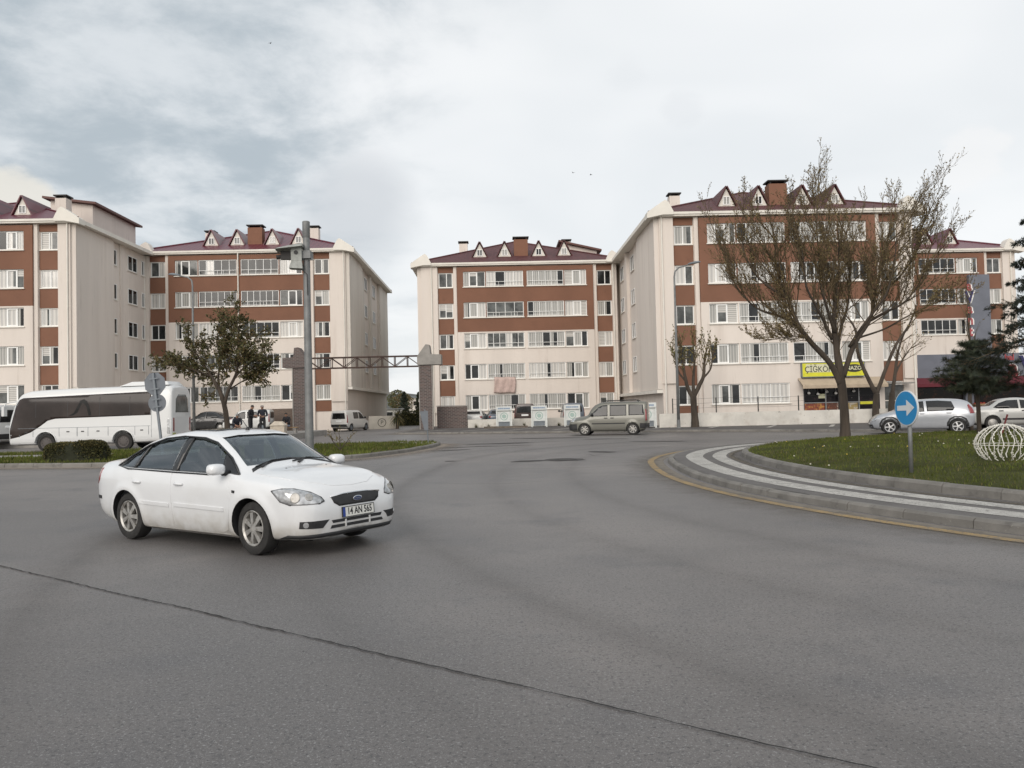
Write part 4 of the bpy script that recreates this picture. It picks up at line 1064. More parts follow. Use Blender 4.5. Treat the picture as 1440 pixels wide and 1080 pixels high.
    foreline('grille_surround', [(-.41, .68), (-.2, .701), (0, .704), (.2, .701), (.41, .68)], .010, CHROME)
    fore([(-.40, .375), (.40, .375), (.42, .41), (-.42, .41)], bv, .006, .05).build('lower_grille', BLACKP, root)
    fore([(-.44, .315), (.44, .315), (.42, .35), (-.42, .35)], bv, .006, .05).build('lower_grille', BLACKP, root)
    for a in (-.2, .2): fore([(a-.012, .31), (a+.012, .31), (a+.012, .40), (a-.012, .40)], bv, .012, .05).build('grille_bar', WPAINT, root)
    lp = []
    lip = drape([(-.80, .17), (-.4, .155), (.4, .155), (.80, .17), (.80, .27), (.4, .275), (-.4, .275), (-.80, .27)], (4.5, 0, 0), (0, 1, 0), (0, 0, 1), (-1, 0, 0), bv, .012, .05, .05); lip.build('chin_spoiler', BLACKP, root, smooth=True)
    # badge and number plate
    h, nn, _, _ = bv.ray_cast(V((5, 0, .632)), V((-1, 0, 0)), 9); T = M4.Translation(h+V((.012, 0, 0))) @ M4.Rotation(R(90), 4, 'Z') @ M4.Rotation(R(90), 4, 'X')
    mb = MB(); el = [(cos(2*pi*i/28), sin(2*pi*i/28)) for i in range(28)]
    mb.add([T @ V((.075*a, .031*b, .0)) for a, b in el]+[T @ V((.075*a, .031*b, .01)) for a, b in el]+[T @ V((.066*a, .025*b, .012)) for a, b in el], [(i, (i+1) % 28, 28+(i+1) % 28, 28+i) for i in range(28)]+[(28+i, 28+(i+1) % 28, 56+(i+1) % 28, 56+i) for i in range(28)])
    bo = mb.build('badge', CHROME, root); mb = MB(); mb.add([T @ V((.067*a, .026*b, .011)) for a, b in el], [tuple(range(28))]); mb.build('badge_field', mat('badge_blue', (.03, .05, .13), .3), bo)
    text_part('Ford', .042, CHROME, bo, T @ M4.Translation((0, 0, .012)), .002)
    h, nn, _, _ = bv.ray_cast(V((5, 0, .485)), V((-1, 0, 0)), 9); T = M4.Translation((h.x+.022, 0, .485)) @ M4.Rotation(R(90), 4, 'Z') @ M4.Rotation(R(86), 4, 'X')
    mb = MB(); mb.box(-.26, .26, -.056, .056, -.012, .0, 0, T); po = mb.build('number_plate', mat('plate_white', (.66, .66, .62), .4), root)
    mb = MB()
    for b in ((-.266, .266, .056, .063), (-.266, .266, -.063, -.056), (-.266, -.26, -.056, .056), (.26, .266, -.056, .056)): mb.box(*b, -.012, .004, 0, T)
    mb.build('plate_frame', BLACKP, po)
    mb = MB(); mb.box(-.258, -.218, -.054, .054, .0005, .002, 0, T); mb.build('country_band', mat('plate_blue', (.02, .05, .25), .4), po)
    text_part('14 AN 565', .115, BLACKP, po, T @ M4.Translation((.02, 0, .001)), .001, sx=.80, bold=.0022)
    # bonnet, wipers, washer jets, sunroof, aerial, plate
    bo = top([(1.16, -.70), (1.02, -.3), (1.0, 0), (1.02, .3), (1.16, .70), (1.5, .73), (1.80, .665), (1.95, .52), (2.06, .30), (2.085, 0), (2.06, -.30), (1.95, -.52), (1.80, -.665), (1.5, -.73)], bv, .005, .07).build('bonnet', WPAINT, root, smooth=True)
    bo.data.set_sharp_from_angle(angle=R(30))
    for sg in (-1, 1):
        mb = MB(); mb.lathe([(.014, -.01), (.014, .008), (.006, .014), (.001, .014)], 8, 0, M4.Translation((1.30, sg*.33, .985))); mb.build('washer_jet', BLACKP, bo)
    mb = MB()
    wz = lambda y, x: (bv.ray_cast(V((x, y, 3)), V((0, 0, -1)), 5)[0] or V((x, y, 1)))+V((0, 0, .016))
    for y0, y1 in ((-.60, .02), (-.02, .58)):
        mb.tube([wz(y0, 1.06), wz((y0+y1)/2, .985), wz(y1, .985)], [.011, .009, .006], 5); mb.tube([wz(y0+.06, 1.10), wz(y0+.2, 1.03)], [.018, .010], 6)
    mb.build('wiper', BLACKP, root)
    top([(.97, -.3), (1.06, -.66), (1.13, -.70), (1.01, -.3), (.985, 0), (1.01, .3), (1.13, .70), (1.06, .66), (.97, .3), (.945, 0)], bv, .007, .05).build('scuttle', BLACKP, root)
    top([(.02, -.42), (.02, .42), (-.42, .44), (-.42, -.44)], bv, .007, .08).build('sunroof', mat('sunroof_glass', (.02, .02, .022), .06, coat=.5), root, smooth=True)
    h = bv.ray_cast(V((.13, 0, 3)), V((0, 0, -1)), 5)[0]; mb = MB(); mb.lathe([(.03, 0), (.022, .03), (.008, .04)], 10, 0, M4.Translation(h)); mb.tube([h+V((0, 0, .03)), h+V((-.22, 0, .24))], [.006, .003], 5); mb.build('aerial', BLACKP, root)
    for nm, pl, m in (('windscreen', [(-.665, 1.03), (-.3, 1.045), (.3, 1.045), (.665, 1.03), (.592, 1.22), (.552, 1.39), (.3, 1.415), (-.3, 1.415), (-.552, 1.39), (-.592, 1.22)], GW),):
        fore(pl, bv, -.010, .06, .003).build(nm, m, root, smooth=True)
    fore([(-.63, 1.115), (.63, 1.115), (.575, 1.35), (.3, 1.38), (-.3, 1.38), (-.575, 1.35)], bv, -.012, .06, .003, -1).build('rear_window', GL, root, smooth=True)
    # cabin: seats, dashboard, wheel, lining
    for x, y, hb in ((.12, .36, 1.20), (.12, -.36, 1.20), (-.95, 0, 1.08)):
        w = .25 if x > 0 else .62
        mb = MB()
        for z0, z1, xa, xb in ((.42, .58, x-.25, x+.25),): mb.box(xa, xb, y-w, y+w, z0, z1)
        vs = [(x-.22, y-w, .55), (x-.22, y+w, .55), (x-.34, y-w*.88, .98), (x-.34, y+w*.88, .98), (x-.10, y-w, .55), (x-.10, y+w, .55), (x-.24, y-w*.88, 1.0), (x-.24, y+w*.88, 1.0)]
        mb.add(vs, [(0, 2, 3, 1), (4, 5, 7, 6), (2, 6, 7, 3), (0, 4, 6, 2), (1, 3, 7, 5)])
        for yy in ((y,) if x > 0 else (y-.36, y+.36)):
            mb.box(x-.36, x-.27, yy-.13, yy+.13, hb-.15, hb+.04); mb.box(x-.32, x-.30, yy-.07, yy-.05, .95, hb-.15); mb.box(x-.32, x-.30, yy+.05, yy+.07, .95, hb-.15)
        mb.build('seat', SEATF, root)
    mb = MB(); mb.add([(.55, -.72, .62), (.55, .72, .62), (.60, -.70, .95), (.60, .70, .95), (1.0, -.62, .985), (1.0, .62, .985), (1.0, -.7, .6), (1.0, .7, .6)], [(0, 2, 3, 1), (2, 4, 5, 3), (0, 1, 7, 6), (4, 6, 7, 5), (0, 6, 4, 2), (1, 3, 5, 7)]); mb.build('dashboard', BLACKP, root)
    mb = MB(); mb.tube([(.42+.06*sin(a), .36+.18*cos(a), .93+.17*sin(a)) for a in [2*pi*j/20 for j in range(21)]], .014, 6); mb.tube([(.42, .19, .93), (.42, .53, .93)], .012, 5); mb.build('steering_wheel', BLACKP, root)
    mb = MB(); mb.box(-1.6, .95, -.76, .76, .40, .43); mb.box(-1.62, -1.1, -.66, .66, .95, .97); mb.build('cabin_floor', SEATF, root)
    mb = MB(); mb.box(.30, .33, -.11, .11, 1.27, 1.33); mb.build('rear_view_mirror', BLACKP, root)
    underbody(root, -2.0, 1.95, .60, .20, .38)
    for ax in AX:
        for sg in (-1, 1): wheel(root, ax, sg*.765, WR, .205, sg, spokes=7, steer=R(-4) if ax > 0 else 0)
        mb = MB(); mb.tube([(ax, -.7, WR), (ax, .7, WR)], .05, 8); mb.build('axle', BLACKP, root)
    return root
car = sedan()
car.location = (-3.485, 10.325, .006); car.rotation_euler = (0, 0, R(-34.1)); car.scale = (.933, .933, .933)

# ---- simpler cars: opaque dark glass laid on the body
def cheap_car(name, label, cat, rows, AX, WR, hw, pm, wins, front=None, back=None, lamps=(), tails=(), doors=(), extra=None, group=None, clad=None, rim=None, spokes=6, handles=(), wstyle='alloy', nlen=60):
    root = thing(name, label, cat, group=group)
    body = clean(loft(rows, nlen, 5, arch=[(a, WR, WR*1.14) for a in AX]).build('body', pm, root)); bv = bvh_of(body)
    arches(body, AX, WR*1.13, hw); smooth_body(body, 30)
    for sg in (-1, 1):
        for pl in wins: side(pl, bv, sg, .006, .08, .012).build('window', CARGL, root, smooth=True)
        for pl in lamps: 
            u = V((sin(R(50)), -sg*cos(R(50)), 0)); dd = V((-cos(R(50)), -sg*sin(R(50)), 0))
            drape(pl[2], V((pl[0], sg*pl[1], 0))-dd*2, u, (0, 0, 1), dd, bv, .006, .05, .02).build('headlight', LIGHTC, root, smooth=True)
        for pl in tails: side(pl, bv, sg, .006, .05, .02).build('tail_light', REDL, root, smooth=True)
        for i, pl in enumerate(doors):
            do = side(pl, bv, sg, .004, .09, .01).build('door', pm, root, smooth=True); do.data.set_sharp_from_angle(angle=R(30))
            if i < len(handles):
                h = bv.ray_cast(V((handles[i][0], sg*3, handles[i][1])), V((0, -sg, 0)), 9)[0]
                mb = MB(); mb.box(h.x-.09, h.x+.09, h.y-.025, h.y+.025, h.z-.022, h.z+.022); mb.build('handle', handles[i][2] if len(handles[i]) > 2 else pm, do)
        for pl in (clad or ()): side(pl, bv, sg, .012, .09, .02).build('cladding', BLACKP, root)
        mx = extra.get('mirror') if extra else None
        if mx:
            h = bv.ray_cast(V((mx[0], sg*3, mx[1])), V((0, -sg, 0)), 9)[0]; mb = MB()
            mb.lathe([(.001, -.05), (.07, -.04), (.09, 0), (.08, .05), (.04, .07), (.001, .075)], 12, 0, M4.Translation(h+V((0, sg*.12, .06))) @ M4.Rotation(R(90), 4, 'Y') @ M4.Diagonal((1.0, 1.2, .8, 1))); mb.tube([h, h+V((0, sg*.1, .03))], .025, 6)
            mb.build('door_mirror', extra.get('mm', pm), root, smooth=True)
    for q in (front or ()): fore(q[1], bv, .006, .07).build(q[0], q[2], root, smooth=True)
    for q in (back or ()): fore(q[1], bv, .006, .07, sg=-1).build(q[0], q[2], root, smooth=True)
    x0, x1 = min(q[0] for q in rows)+.25, max(q[0] for q in rows)-.25
    underbody(root, x0, x1, hw*.72, WR*.65, WR*1.25)
    for ax in AX:
        for sg in (-1, 1): wheel(root, ax, sg*(hw-.10), WR, .19, sg, rim, spokes, style=wstyle)
    return root
def vanrows(L0, L1, h, hw, nose=.95, cowl=1.05, wsx=.45, wst=1.1, zb=.22, rake=.06):
    """box van: rear x=-L0, front x=L1"""
    return [(-L0, .50, hw*.80, 1.0, hw*.84, h-.22, hw*.70, h-.16), (-L0+.03, .38, hw*.90, 1.0, hw*.93, h-.12, hw*.78, h-.05), (-L0+.14, .30, hw*.95, 1.02, hw*.98, h-.08, hw*.82, h-.015), (-L0+.6, zb, hw*.96, 1.02, hw, h-.06, hw*.83, h),
            (-.3, zb, hw*.96, 1.01, hw, h-.06, hw*.83, h), (wsx-.25, zb, hw*.96, 1.0, hw, h-.08, hw*.82, h-.015), (wsx, zb, hw*.96, .99, hw, h-.16, hw*.80, h-.08), (wsx+.35, zb, hw*.96, .97, hw*.99, h-.42, hw*.80, h-.34),
            (wst, zb, hw*.96, .92, hw*.985, cowl-.03, hw*.80, cowl+.02), (wst+.25, zb, hw*.95, .84, hw*.97, cowl-.12, hw*.78, cowl-.06), (L1-.22, .24, hw*.91, .74, hw*.90, nose-.13, hw*.68, nose-.06), (L1-.06, .28, hw*.80, .66, hw*.78, .74, hw*.56, .78), (L1, .34, hw*.62, .52, hw*.60, .60, hw*.45, .63)]
BEIGE = paint('champagne_paint', (.15, .147, .125), .35, .3)
XD = (1.28, -1.30)
dob = cheap_car('parked_van', 'beige people carrier with roof rails and black bumpers parked at the far kerb', 'car', vanrows(2.08, 2.17, 1.80, .86, 1.0, 1.10, .55, 1.12), XD, .315, .86, BEIGE,
    [[(1.02, 1.02), (.52, 1.50), (.30, 1.60), (.02, 1.62), (.02, 1.02)], [(-.10, 1.03), (-.10, 1.62), (-.98, 1.62), (-.98, 1.04)], [(-1.10, 1.05), (-1.10, 1.62), (-1.86, 1.60), (-1.93, 1.06)]],
    front=[('grille', [(-.45, .62), (.45, .62), (.42, .74), (-.42, .74)], BLACKP), ('bumper', [(-.72, .28), (.72, .28), (.70, .60), (-.70, .60)], BLACKP), ('windscreen', [(-.68, 1.13), (.68, 1.13), (.60, 1.62), (-.60, 1.62)], CARGL)],
    back=[('rear_window', [(-.62, 1.08), (.62, 1.08), (.56, 1.6), (-.56, 1.6)], CARGL), ('bumper', [(-.78, .36), (.78, .36), (.78, .60), (-.78, .60)], BLACKP)],
    lamps=[(2.0, .66, [(-.2, .74), (.18, .74), (.14, .92), (-.14, .96)])], tails=[[(-2.06, .75), (-1.98, .75), (-1.98, 1.35), (-2.04, 1.35)]],
    doors=[[(.98, .98), (.02, .98), (.02, .32), (.86, .32), (.93, .6)], [(-.10, .98), (-.97, .98), (-.97, .75), (-.90, .6), (-.86, .32), (-.10, .32)]], handles=[(.12, .92, BLACKP), (-.22, .92, BLACKP)],
    clad=[[(-.9, .60), (.88, .60), (.88, .66), (-.9, .66)], [(-2.06, .36), (-1.68, .36), (-1.68, .62), (-2.06, .62)], [(1.66, .30), (2.10, .30), (2.08, .62), (1.70, .62)]], extra={'mirror': (.86, 1.05), 'mm': BLACKP}, spokes=7)
mb = MB()
for sg in (-1, 1): mb.tube([(.25, sg*.66, 1.77), (.15, sg*.67, 1.85), (-1.5, sg*.67, 1.86), (-1.65, sg*.66, 1.78)], .022, 6)
mb.build('roof_rail', BLACKP, dob)
dob.location = (5.3, 43.9, 0); dob.rotation_euler = (0, 0, R(180-14))
FW = paint('white_van_paint', (.62, .61, .58), .4)
fio = cheap_car('parked_van', 'small white van seen from behind, beside the flank of the left block', 'van', vanrows(1.95, 1.95, 1.72, .80, .95, 1.06, .55, 1.10), (1.22, -1.28), .30, .80, FW,
    [[(1.0, 1.0), (.52, 1.45), (.30, 1.53), (.02, 1.55), (.02, 1.0)], [(-.10, 1.02), (-.10, 1.54), (-.90, 1.54), (-.90, 1.02)]],
    front=[('windscreen', [(-.62, 1.10), (.62, 1.10), (.56, 1.55), (-.56, 1.55)], CARGL), ('grille', [(-.4, .55), (.4, .55), (.4, .68), (-.4, .68)], BLACKP)],
    back=[('rear_window', [(-.60, 1.02), (.60, 1.02), (.54, 1.50), (-.54, 1.50)], CARGL), ('bumper', [(-.74, .38), (.74, .38), (.74, .58), (-.74, .58)], BLACKP), ('number_plate', [(-.26, .78), (.26, .78), (.26, .89), (-.26, .89)], PVC)],
    tails=[[(-1.93, .70), (-1.84, .70), (-1.84, 1.35), (-1.90, 1.35)]], doors=[[(.96, .97), (.02, .97), (.02, .32), (.86, .32), (.92, .6)], [(-.10, .97), (-.92, .97), (-.88, .6), (-.84, .32), (-.10, .32)]], handles=[(.12, .92), (-.22, .92)], extra={'mirror': (.84, 1.03), 'mm': BLACKP}, wstyle='steel', rim=GREYM)
fio.location = (-13.55, 67.2, 0); fio.rotation_euler = (0, 0, R(72))
SIL = paint('silver_paint', (.44, .455, .48), .3, .35)
hatchrows = [(-1.98, .48, .60, .78, .66, .98, .58, 1.03), (-1.95, .40, .72, .84, .76, 1.08, .62, 1.14), (-1.86, .32, .78, .90, .82, 1.22, .63, 1.30), (-1.66, .26, .82, .93, .85, 1.37, .62, 1.43), (-1.3, .22, .83, .93, .865, 1.44, .615, 1.50), (-.6, .21, .83, .92, .87, 1.47, .615, 1.53), (.1, .21, .83, .90, .87, 1.44, .62, 1.505),
            (.42, .21, .83, .89, .87, 1.36, .63, 1.43), (.8, .21, .83, .88, .87, 1.16, .66, 1.23), (1.12, .21, .83, .86, .865, .97, .70, 1.03), (1.35, .22, .82, .82, .86, .91, .71, .965), (1.7, .23, .80, .74, .83, .83, .66, .875), (1.92, .25, .72, .64, .74, .72, .56, .755), (2.02, .28, .62, .55, .62, .61, .47, .63), (2.07, .34, .48, .47, .48, .52, .38, .53)]
san = cheap_car('parked_car', 'silver hatchback with black wheel arches parked beyond the blue arrow sign', 'car', hatchrows, (1.27, -1.32), .315, .86, SIL,
    [[(.98, .96), (.50, 1.30), (.22, 1.40), (-.06, 1.42), (-.08, .97)], [(-.18, .98), (-.16, 1.425), (-.62, 1.435), (-1.12, 1.39), (-1.22, 1.12), (-1.16, 1.0)], ],
    front=[('windscreen', [(-.64, 1.05), (.64, 1.05), (.56, 1.40), (-.56, 1.40)], CARGL), ('grille', [(-.42, .50), (.42, .50), (.40, .64), (-.40, .64)], BLACKP), ('bumper', [(-.74, .26), (.74, .26), (.72, .44), (-.72, .44)], BLACKP)],
    back=[('rear_window', [(-.58, 1.10), (.58, 1.10), (.50, 1.40), (-.50, 1.40)], CARGL)],
    lamps=[(1.85, .62, [(-.24, .70), (-.12, .58), (.2, .58), (.16, .72), (-.1, .78)])], tails=[[(-1.97, .86), (-1.78, .86), (-1.70, 1.20), (-1.74, 1.27), (-1.88, 1.10)]],
    doors=[[(.94, .93), (-.12, .94), (-.12, .30), (.86, .30), (.93, .6)], [(-.16, .94), (-1.2, .96), (-1.1, .75), (-.93, .6), (-.88, .30), (-.16, .30)]], handles=[(.02, .88), (-1.0, .90)],
    clad=[[(.90, .22), (.93, .42), (1.0, .60), (1.15, .70), (1.39, .70), (1.54, .60), (1.62, .45), (1.62, .22), (1.68, .22), (1.68, .48), (1.58, .66), (1.42, .755), (1.12, .755), (.95, .66), (.86, .44), (.84, .22)],
          [(-1.69, .22), (-1.66, .42), (-1.59, .60), (-1.44, .70), (-1.20, .70), (-1.05, .60), (-.97, .45), (-.97, .22), (-.91, .22), (-.91, .48), (-1.01, .66), (-1.17, .755), (-1.47, .755), (-1.64, .66), (-1.73, .44), (-1.75, .22)]],
    extra={'mirror': (.80, .98)}, spokes=5, rim=mat('bright_alloy', (.6, .6, .6), .35, .5))
san.location = (18.45, 36.4, .0); san.rotation_euler = (0, 0, R(180-22)); san.scale = (1.04, 1.02, 1.02)
sedrows = [(-2.20, .46, .62, .74, .68, .88, .60, .91), (-2.16, .38, .72, .80, .76, .94, .64, .97), (-2.0, .28, .80, .86, .83, .98, .68, 1.015), (-1.6, .22, .82, .88, .85, .99, .69, 1.03), (-1.38, .21, .82, .88, .85, 1.02, .68, 1.06), (-1.0, .20, .82, .88, .855, 1.24, .62, 1.29), (-.7, .20, .82, .88, .855, 1.34, .60, 1.385),
           (-.2, .20, .82, .87, .855, 1.365, .60, 1.42), (.2, .20, .82, .86, .855, 1.33, .605, 1.385), (.6, .20, .82, .85, .855, 1.12, .64, 1.17), (.95, .20, .82, .83, .85, .92, .69, .97), (1.4, .21, .81, .78, .84, .86, .71, .90), (1.85, .23, .78, .70, .80, .78, .64, .81), (2.05, .27, .68, .60, .70, .67, .53, .695), (2.13, .34, .52, .50, .54, .56, .42, .575)]
PAL = paint('pale_grey_paint', (.45, .45, .43), .35, .1)
sd2 = cheap_car('parked_car', 'old pale grey saloon parked end to end with the silver hatchback', 'car', sedrows, (1.28, -1.25), .30, .85, PAL,
    [[(.84, .92), (.42, 1.18), (.2, 1.29), (-.12, 1.315), (-.12, .93)], [(-.2, .93), (-.2, 1.315), (-.62, 1.30), (-.95, 1.18), (-1.2, .98), (-1.0, .94)]],
    front=[('windscreen', [(-.64, .99), (.64, .99), (.55, 1.32), (-.55, 1.32)], CARGL), ('grille', [(-.4, .48), (.4, .48), (.4, .58), (-.4, .58)], BLACKP)], back=[('rear_window', [(-.58, 1.06), (.58, 1.06), (.5, 1.28), (-.5, 1.28)], CARGL)],
    lamps=[(1.95, .60, [(-.18, .56), (.18, .56), (.16, .68), (-.18, .68)])], tails=[[(-2.18, .74), (-2.02, .74), (-2.02, .88), (-2.18, .88)]],
    doors=[[(.9, .90), (-.15, .91), (-.15, .30), (.85, .30), (.9, .6)], [(-.18, .91), (-1.05, .92), (-.9, .6), (-.84, .30), (-.18, .30)]], handles=[(0, .83, BLACKP), (-.9, .83, BLACKP)], clad=[[(-.85, .42), (.88, .42), (.88, .50), (-.85, .50)]], extra={'mirror': (.7, .92)}, wstyle='steel')
sd2.location = (23.2, 36.9, .10); sd2.rotation_euler = (0, 0, R(-18))
wc = cheap_car('parked_car', 'white car nosing into the right edge of the picture beside the wire light ball', 'car', hatchrows, (1.27, -1.32), .315, .86, paint('white_hatch_paint', (.66, .66, .65), .3),
    [[(.98, .96), (.50, 1.30), (.22, 1.40), (-.06, 1.42), (-.08, .97)], [(-.18, .98), (-.16, 1.425), (-.62, 1.435), (-1.12, 1.39), (-1.22, 1.12), (-1.16, 1.0)]],
    front=[('windscreen', [(-.64, 1.05), (.64, 1.05), (.56, 1.40), (-.56, 1.40)], CARGL), ('grille', [(-.42, .50), (.42, .50), (.40, .64), (-.40, .64)], BLACKP)], back=[('rear_window', [(-.58, 1.10), (.58, 1.10), (.50, 1.40), (-.50, 1.40)], CARGL)],
    lamps=[(1.85, .62, [(-.24, .70), (-.12, .58), (.2, .58), (.16, .72), (-.1, .78)])], tails=[[(-1.97, .86), (-1.78, .86), (-1.70, 1.20), (-1.88, 1.10)]], doors=[[(.94, .93), (-.12, .94), (-.12, .30), (.86, .30), (.93, .6)]], handles=[(.02, .88)], extra={'mirror': (.80, .98)}, wstyle='steel')
wc.location = (23.9, 33.0, .10); wc.rotation_euler = (0, 0, R(180-8))
# parked beyond the low wall: tops only in view
def copycar(src, label, loc, rz, pm, sc=(1, 1, 1), glass=None):
    c = dup(src, loc, rz, label, scale=sc)
    for o in c.children_recursive:
        if o.type == 'MESH' and o.data.materials and o.data.materials[0] in (FW, BEIGE, PAL, SIL):
            me = o.data.copy(); me.materials[0] = pm; o.data = me
    return c
copycar(fio, 'dark brown van parked nose in behind the low white wall', (1.05, 66.6, .1), R(88), paint('brown_van_paint', (.045, .028, .024), .35), (1.05, 1.08, 1.06))
copycar(fio, 'slate blue van behind the low white wall beside the brown van', (4.9, 66.6, .1), R(91), paint('slate_van_paint', (.11, .135, .17), .35), (1.05, 1.08, 1.04))
copycar(sd2, 'white car half hidden behind the low wall next to the brick wall', (-3.1, 67.2, .1), R(84), paint('white_old_paint', (.6, .6, .58), .35))
copycar(sd2, 'dark blue car behind the low wall left of the first donation bin', (-1.3, 66.8, .1), R(96), paint('dark_blue_paint', (.05, .075, .11), .3))
copycar(sd2, 'dark car parked under the leafy tree behind the coach', (-22.9, 60.4, .34), R(178), paint('black_paint', (.02, .019, .02), .3), (1, 1, 1.08))
copycar(fio, 'white estate car parked right of the leafy tree trunk', (-19.8, 60.2, .34), R(184), paint('white_estate_paint', (.6, .6, .58), .35), (.9, 1, .92))

# ---- the white coach
def coach():
    root = thing('coach', 'white midibus with a dark window band parked beyond the left island', 'bus')
    BW = paint('white_coach_paint', (.64, .645, .64), .35)
    h = 3.12; hw = 1.15
    rows = [(-4.02, .62, .98, 1.3, 1.02, h-.55, .90, h-.45), (-3.97, .50, 1.08, 1.3, 1.10, h-.28, .98, h-.14), (-3.80, .42, 1.12, 1.3, 1.14, h-.20, 1.0, h-.02), (-3.2, .38, 1.13, 1.3, hw, h-.20, 1.02, h), (-1.6, .36, 1.13, 1.3, hw, h-.22, 1.02, h-.02),
            (1.5, .36, 1.13, 1.3, hw, h-.26, 1.02, h-.08), (2.9, .36, 1.13, 1.3, hw, h-.32, 1.02, h-.14), (3.35, .36, 1.13, 1.3, hw, h-.44, 1.0, h-.26), (3.60, .36, 1.12, 1.3, 1.14, h-.75, .98, h-.55), (3.78, .36, 1.10, 1.3, 1.12, h-1.2, .95, h-1.0), (3.86, .38, 1.04, 1.2, 1.06, 1.65, .92, 1.75), (3.92, .42, .95, 1.05, .98, 1.25, .82, 1.32)]
    AX = (2.06, -1.68); WR = .43
    body = clean(loft(rows, 90, 6).build('body', BW, root)); bv = bvh_of(body)
    arches(body, AX, .50, 1.15, .36); smooth_body(body, 30)
    GB = mat('tinted_coach_glass', (.038, .029, .026), .10, spec=.28, var=(.5, .35))
    for sg in (-1, 1):
        side([(3.55, 2.25), (3.40, 2.52), (3.20, 2.60), (-3.02, 2.78), (-3.02, 1.66), (1.60, 1.58), (1.95, 1.50), (2.3, 1.25), (2.75, .96), (3.35, .75), (3.78, .66), (3.82, 1.0)], bv, sg, .006, .12, .012).build('window', GB, root, smooth=True)
        for x in (2.55, 1.0, -.55, -2.0): side([(x-.012, 1.64), (x+.012, 1.64), (x+.012, 2.58), (x-.012, 2.58)], bv, sg, .009, .3).build('window_joint', BLACKP, root)
        # luggage flaps along the skirt
        for a, b in ((2.68, 3.30), (.55, 1.38), (.02, .50), (-.95, -.02), (-2.9, -2.28)):
            q = side([(a, .42), (b, .42), (b, 1.13), (a, 1.13)], bv, sg, .004, .15, .01).build('luggage_flap', BW, root)
            hh = bv.ray_cast(V(((a+b)/2, sg*3, .95)), V((0, -sg, 0)), 9)[0]; mb = MB(); mb.box(hh.x-.07, hh.x+.07, hh.y-.015, hh.y+.015, hh.z-.025, hh.z+.025); mb.build('latch', BLACKP, q)
        gp = MB()
        for x in (2.66, 3.32, .53, 1.40, .0, .52, -.97, -2.92, -2.26):
            q = side([(x-.009, .42), (x+.009, .42), (x+.009, 1.14), (x-.009, 1.14)], bv, sg, .0065, .3, .004); gp.add(q.v, q.f)
        for za, zb_, xa, xb in ((1.135, 1.15, -3.0, 2.7), (1.135, 1.15, 2.7, 3.4)):
            q = side([(xa, za), (xb, za), (xb, zb_), (xa, zb_)], bv, sg, .0065, .3, .004); gp.add(q.v, q.f)
        q = side([(-3.06, .6), (-3.045, .6), (-3.045, 2.8), (-3.06, 2.8)], bv, sg, .0065, .3, .004); gp.add(q.v, q.f)
        gp.build('panel_gap', GREYM, root)
        for ax in AX:
            mb = MB(); pts = []
            for k in range(17):
                a = pi*k/16; hit = bv.ray_cast(V((ax+.53*cos(a), sg*3, WR+.02+.53*sin(a))), V((0, -sg, 0)), 9)[0]
                if hit: pts.append(hit+V((0, sg*.006, 0)))
            mb.tube(pts, .03, 6); mb.build('arch_lip', BW, root, smooth=True)
        side([(-3.94, .75), (-3.80, .75), (-3.80, 1.45), (-3.90, 1.45)], bv, sg, .006, .06).build('side_lamp', LIGHTC, root)
        mb = MB(); mb.tube([(3.55, sg*1.02, 2.45), (3.95, sg*1.2, 2.35), (4.0, sg*1.24, 2.2)], .03, 6); mb.box(3.94, 4.06, sg*1.24-.12, sg*1.24+.12, 1.75, 2.22); mb.build('wing_mirror', BW, root)
    fore([(-.95, 1.35), (.95, 1.35), (.88, 2.5), (-.88, 2.5)], bv, .006, .15).build('windscreen', GB, root, smooth=True)
    fore([(-.72, 1.75), (.72, 1.75), (.66, 2.4), (.4, 2.62), (-.4, 2.62), (-.66, 2.4)], bv, .006, .1, sg=-1).build('rear_window', GREYG, root, smooth=True)
    fore([(-.85, .72), (.85, .72), (.85, 1.55), (-.85, 1.55)], bv, .006, .15, sg=-1).build('engine_hatch', BW, root)
    for y in (-.93, .86): fore([(y, .85), (y+.14, .85), (y+.12, 1.5), (y, 1.5)], bv, .012, .08, sg=-1).build('tail_light', REDL, root)
    for y in (-1.02, .72): fore([(y, .50), (y+.30, .50), (y+.30, .78), (y, .78)], bv, .02, .1, sg=-1).build('reflector_plate', mat('faded_yellow_plate', (.35, .36, .12), .5), root)
    mb = MB(); mb.add([(-3.75, -.80, h-.03), (-3.75, .80, h-.03), (-1.35, .80, h-.06), (-1.35, -.80, h-.06), (-3.6, -.66, h+.15), (-3.6, .66, h+.15), (-1.9, .66, h+.15), (-1.9, -.66, h+.15)], [(4, 5, 6, 7), (0, 1, 5, 4), (1, 2, 6, 5), (2, 3, 7, 6), (3, 0, 4, 7)]); mb.build('roof_unit', BW, root, angle=20)
    underbody(root, -3.7, 3.5, 1.0, .34, .55)
    # a sweep of dark lettering on the glass reads as one painted stroke
    side([(-.15, 1.72), (-.02, 1.68), (.08, 2.1), (.22, 2.28), (.30, 2.3), (.36, 2.2), (.52, 1.85), (.72, 1.72), (.95, 1.70), (.70, 1.84), (.52, 2.15), (.40, 2.42), (.22, 2.48), (.06, 2.38), (-.06, 2.1)], bv, 1, .010, .08).build('window_decal', mat('black_decal', (.004, .004, .004), .3, spec=.2), root)
    for ax in AX:
        for sg in (-1, 1): wheel(root, ax, sg*1.0, WR, .26, sg, mat('dusty_steel_rim', (.085, .075, .07), .7) if not MAT.get('dusty_steel_rim') else MAT['dusty_steel_rim'], style='steel')
    return root
bus = coach(); bus.location = (-20.2, 39.45, 0); bus.rotation_euler = (0, 0, R(180-1.5))
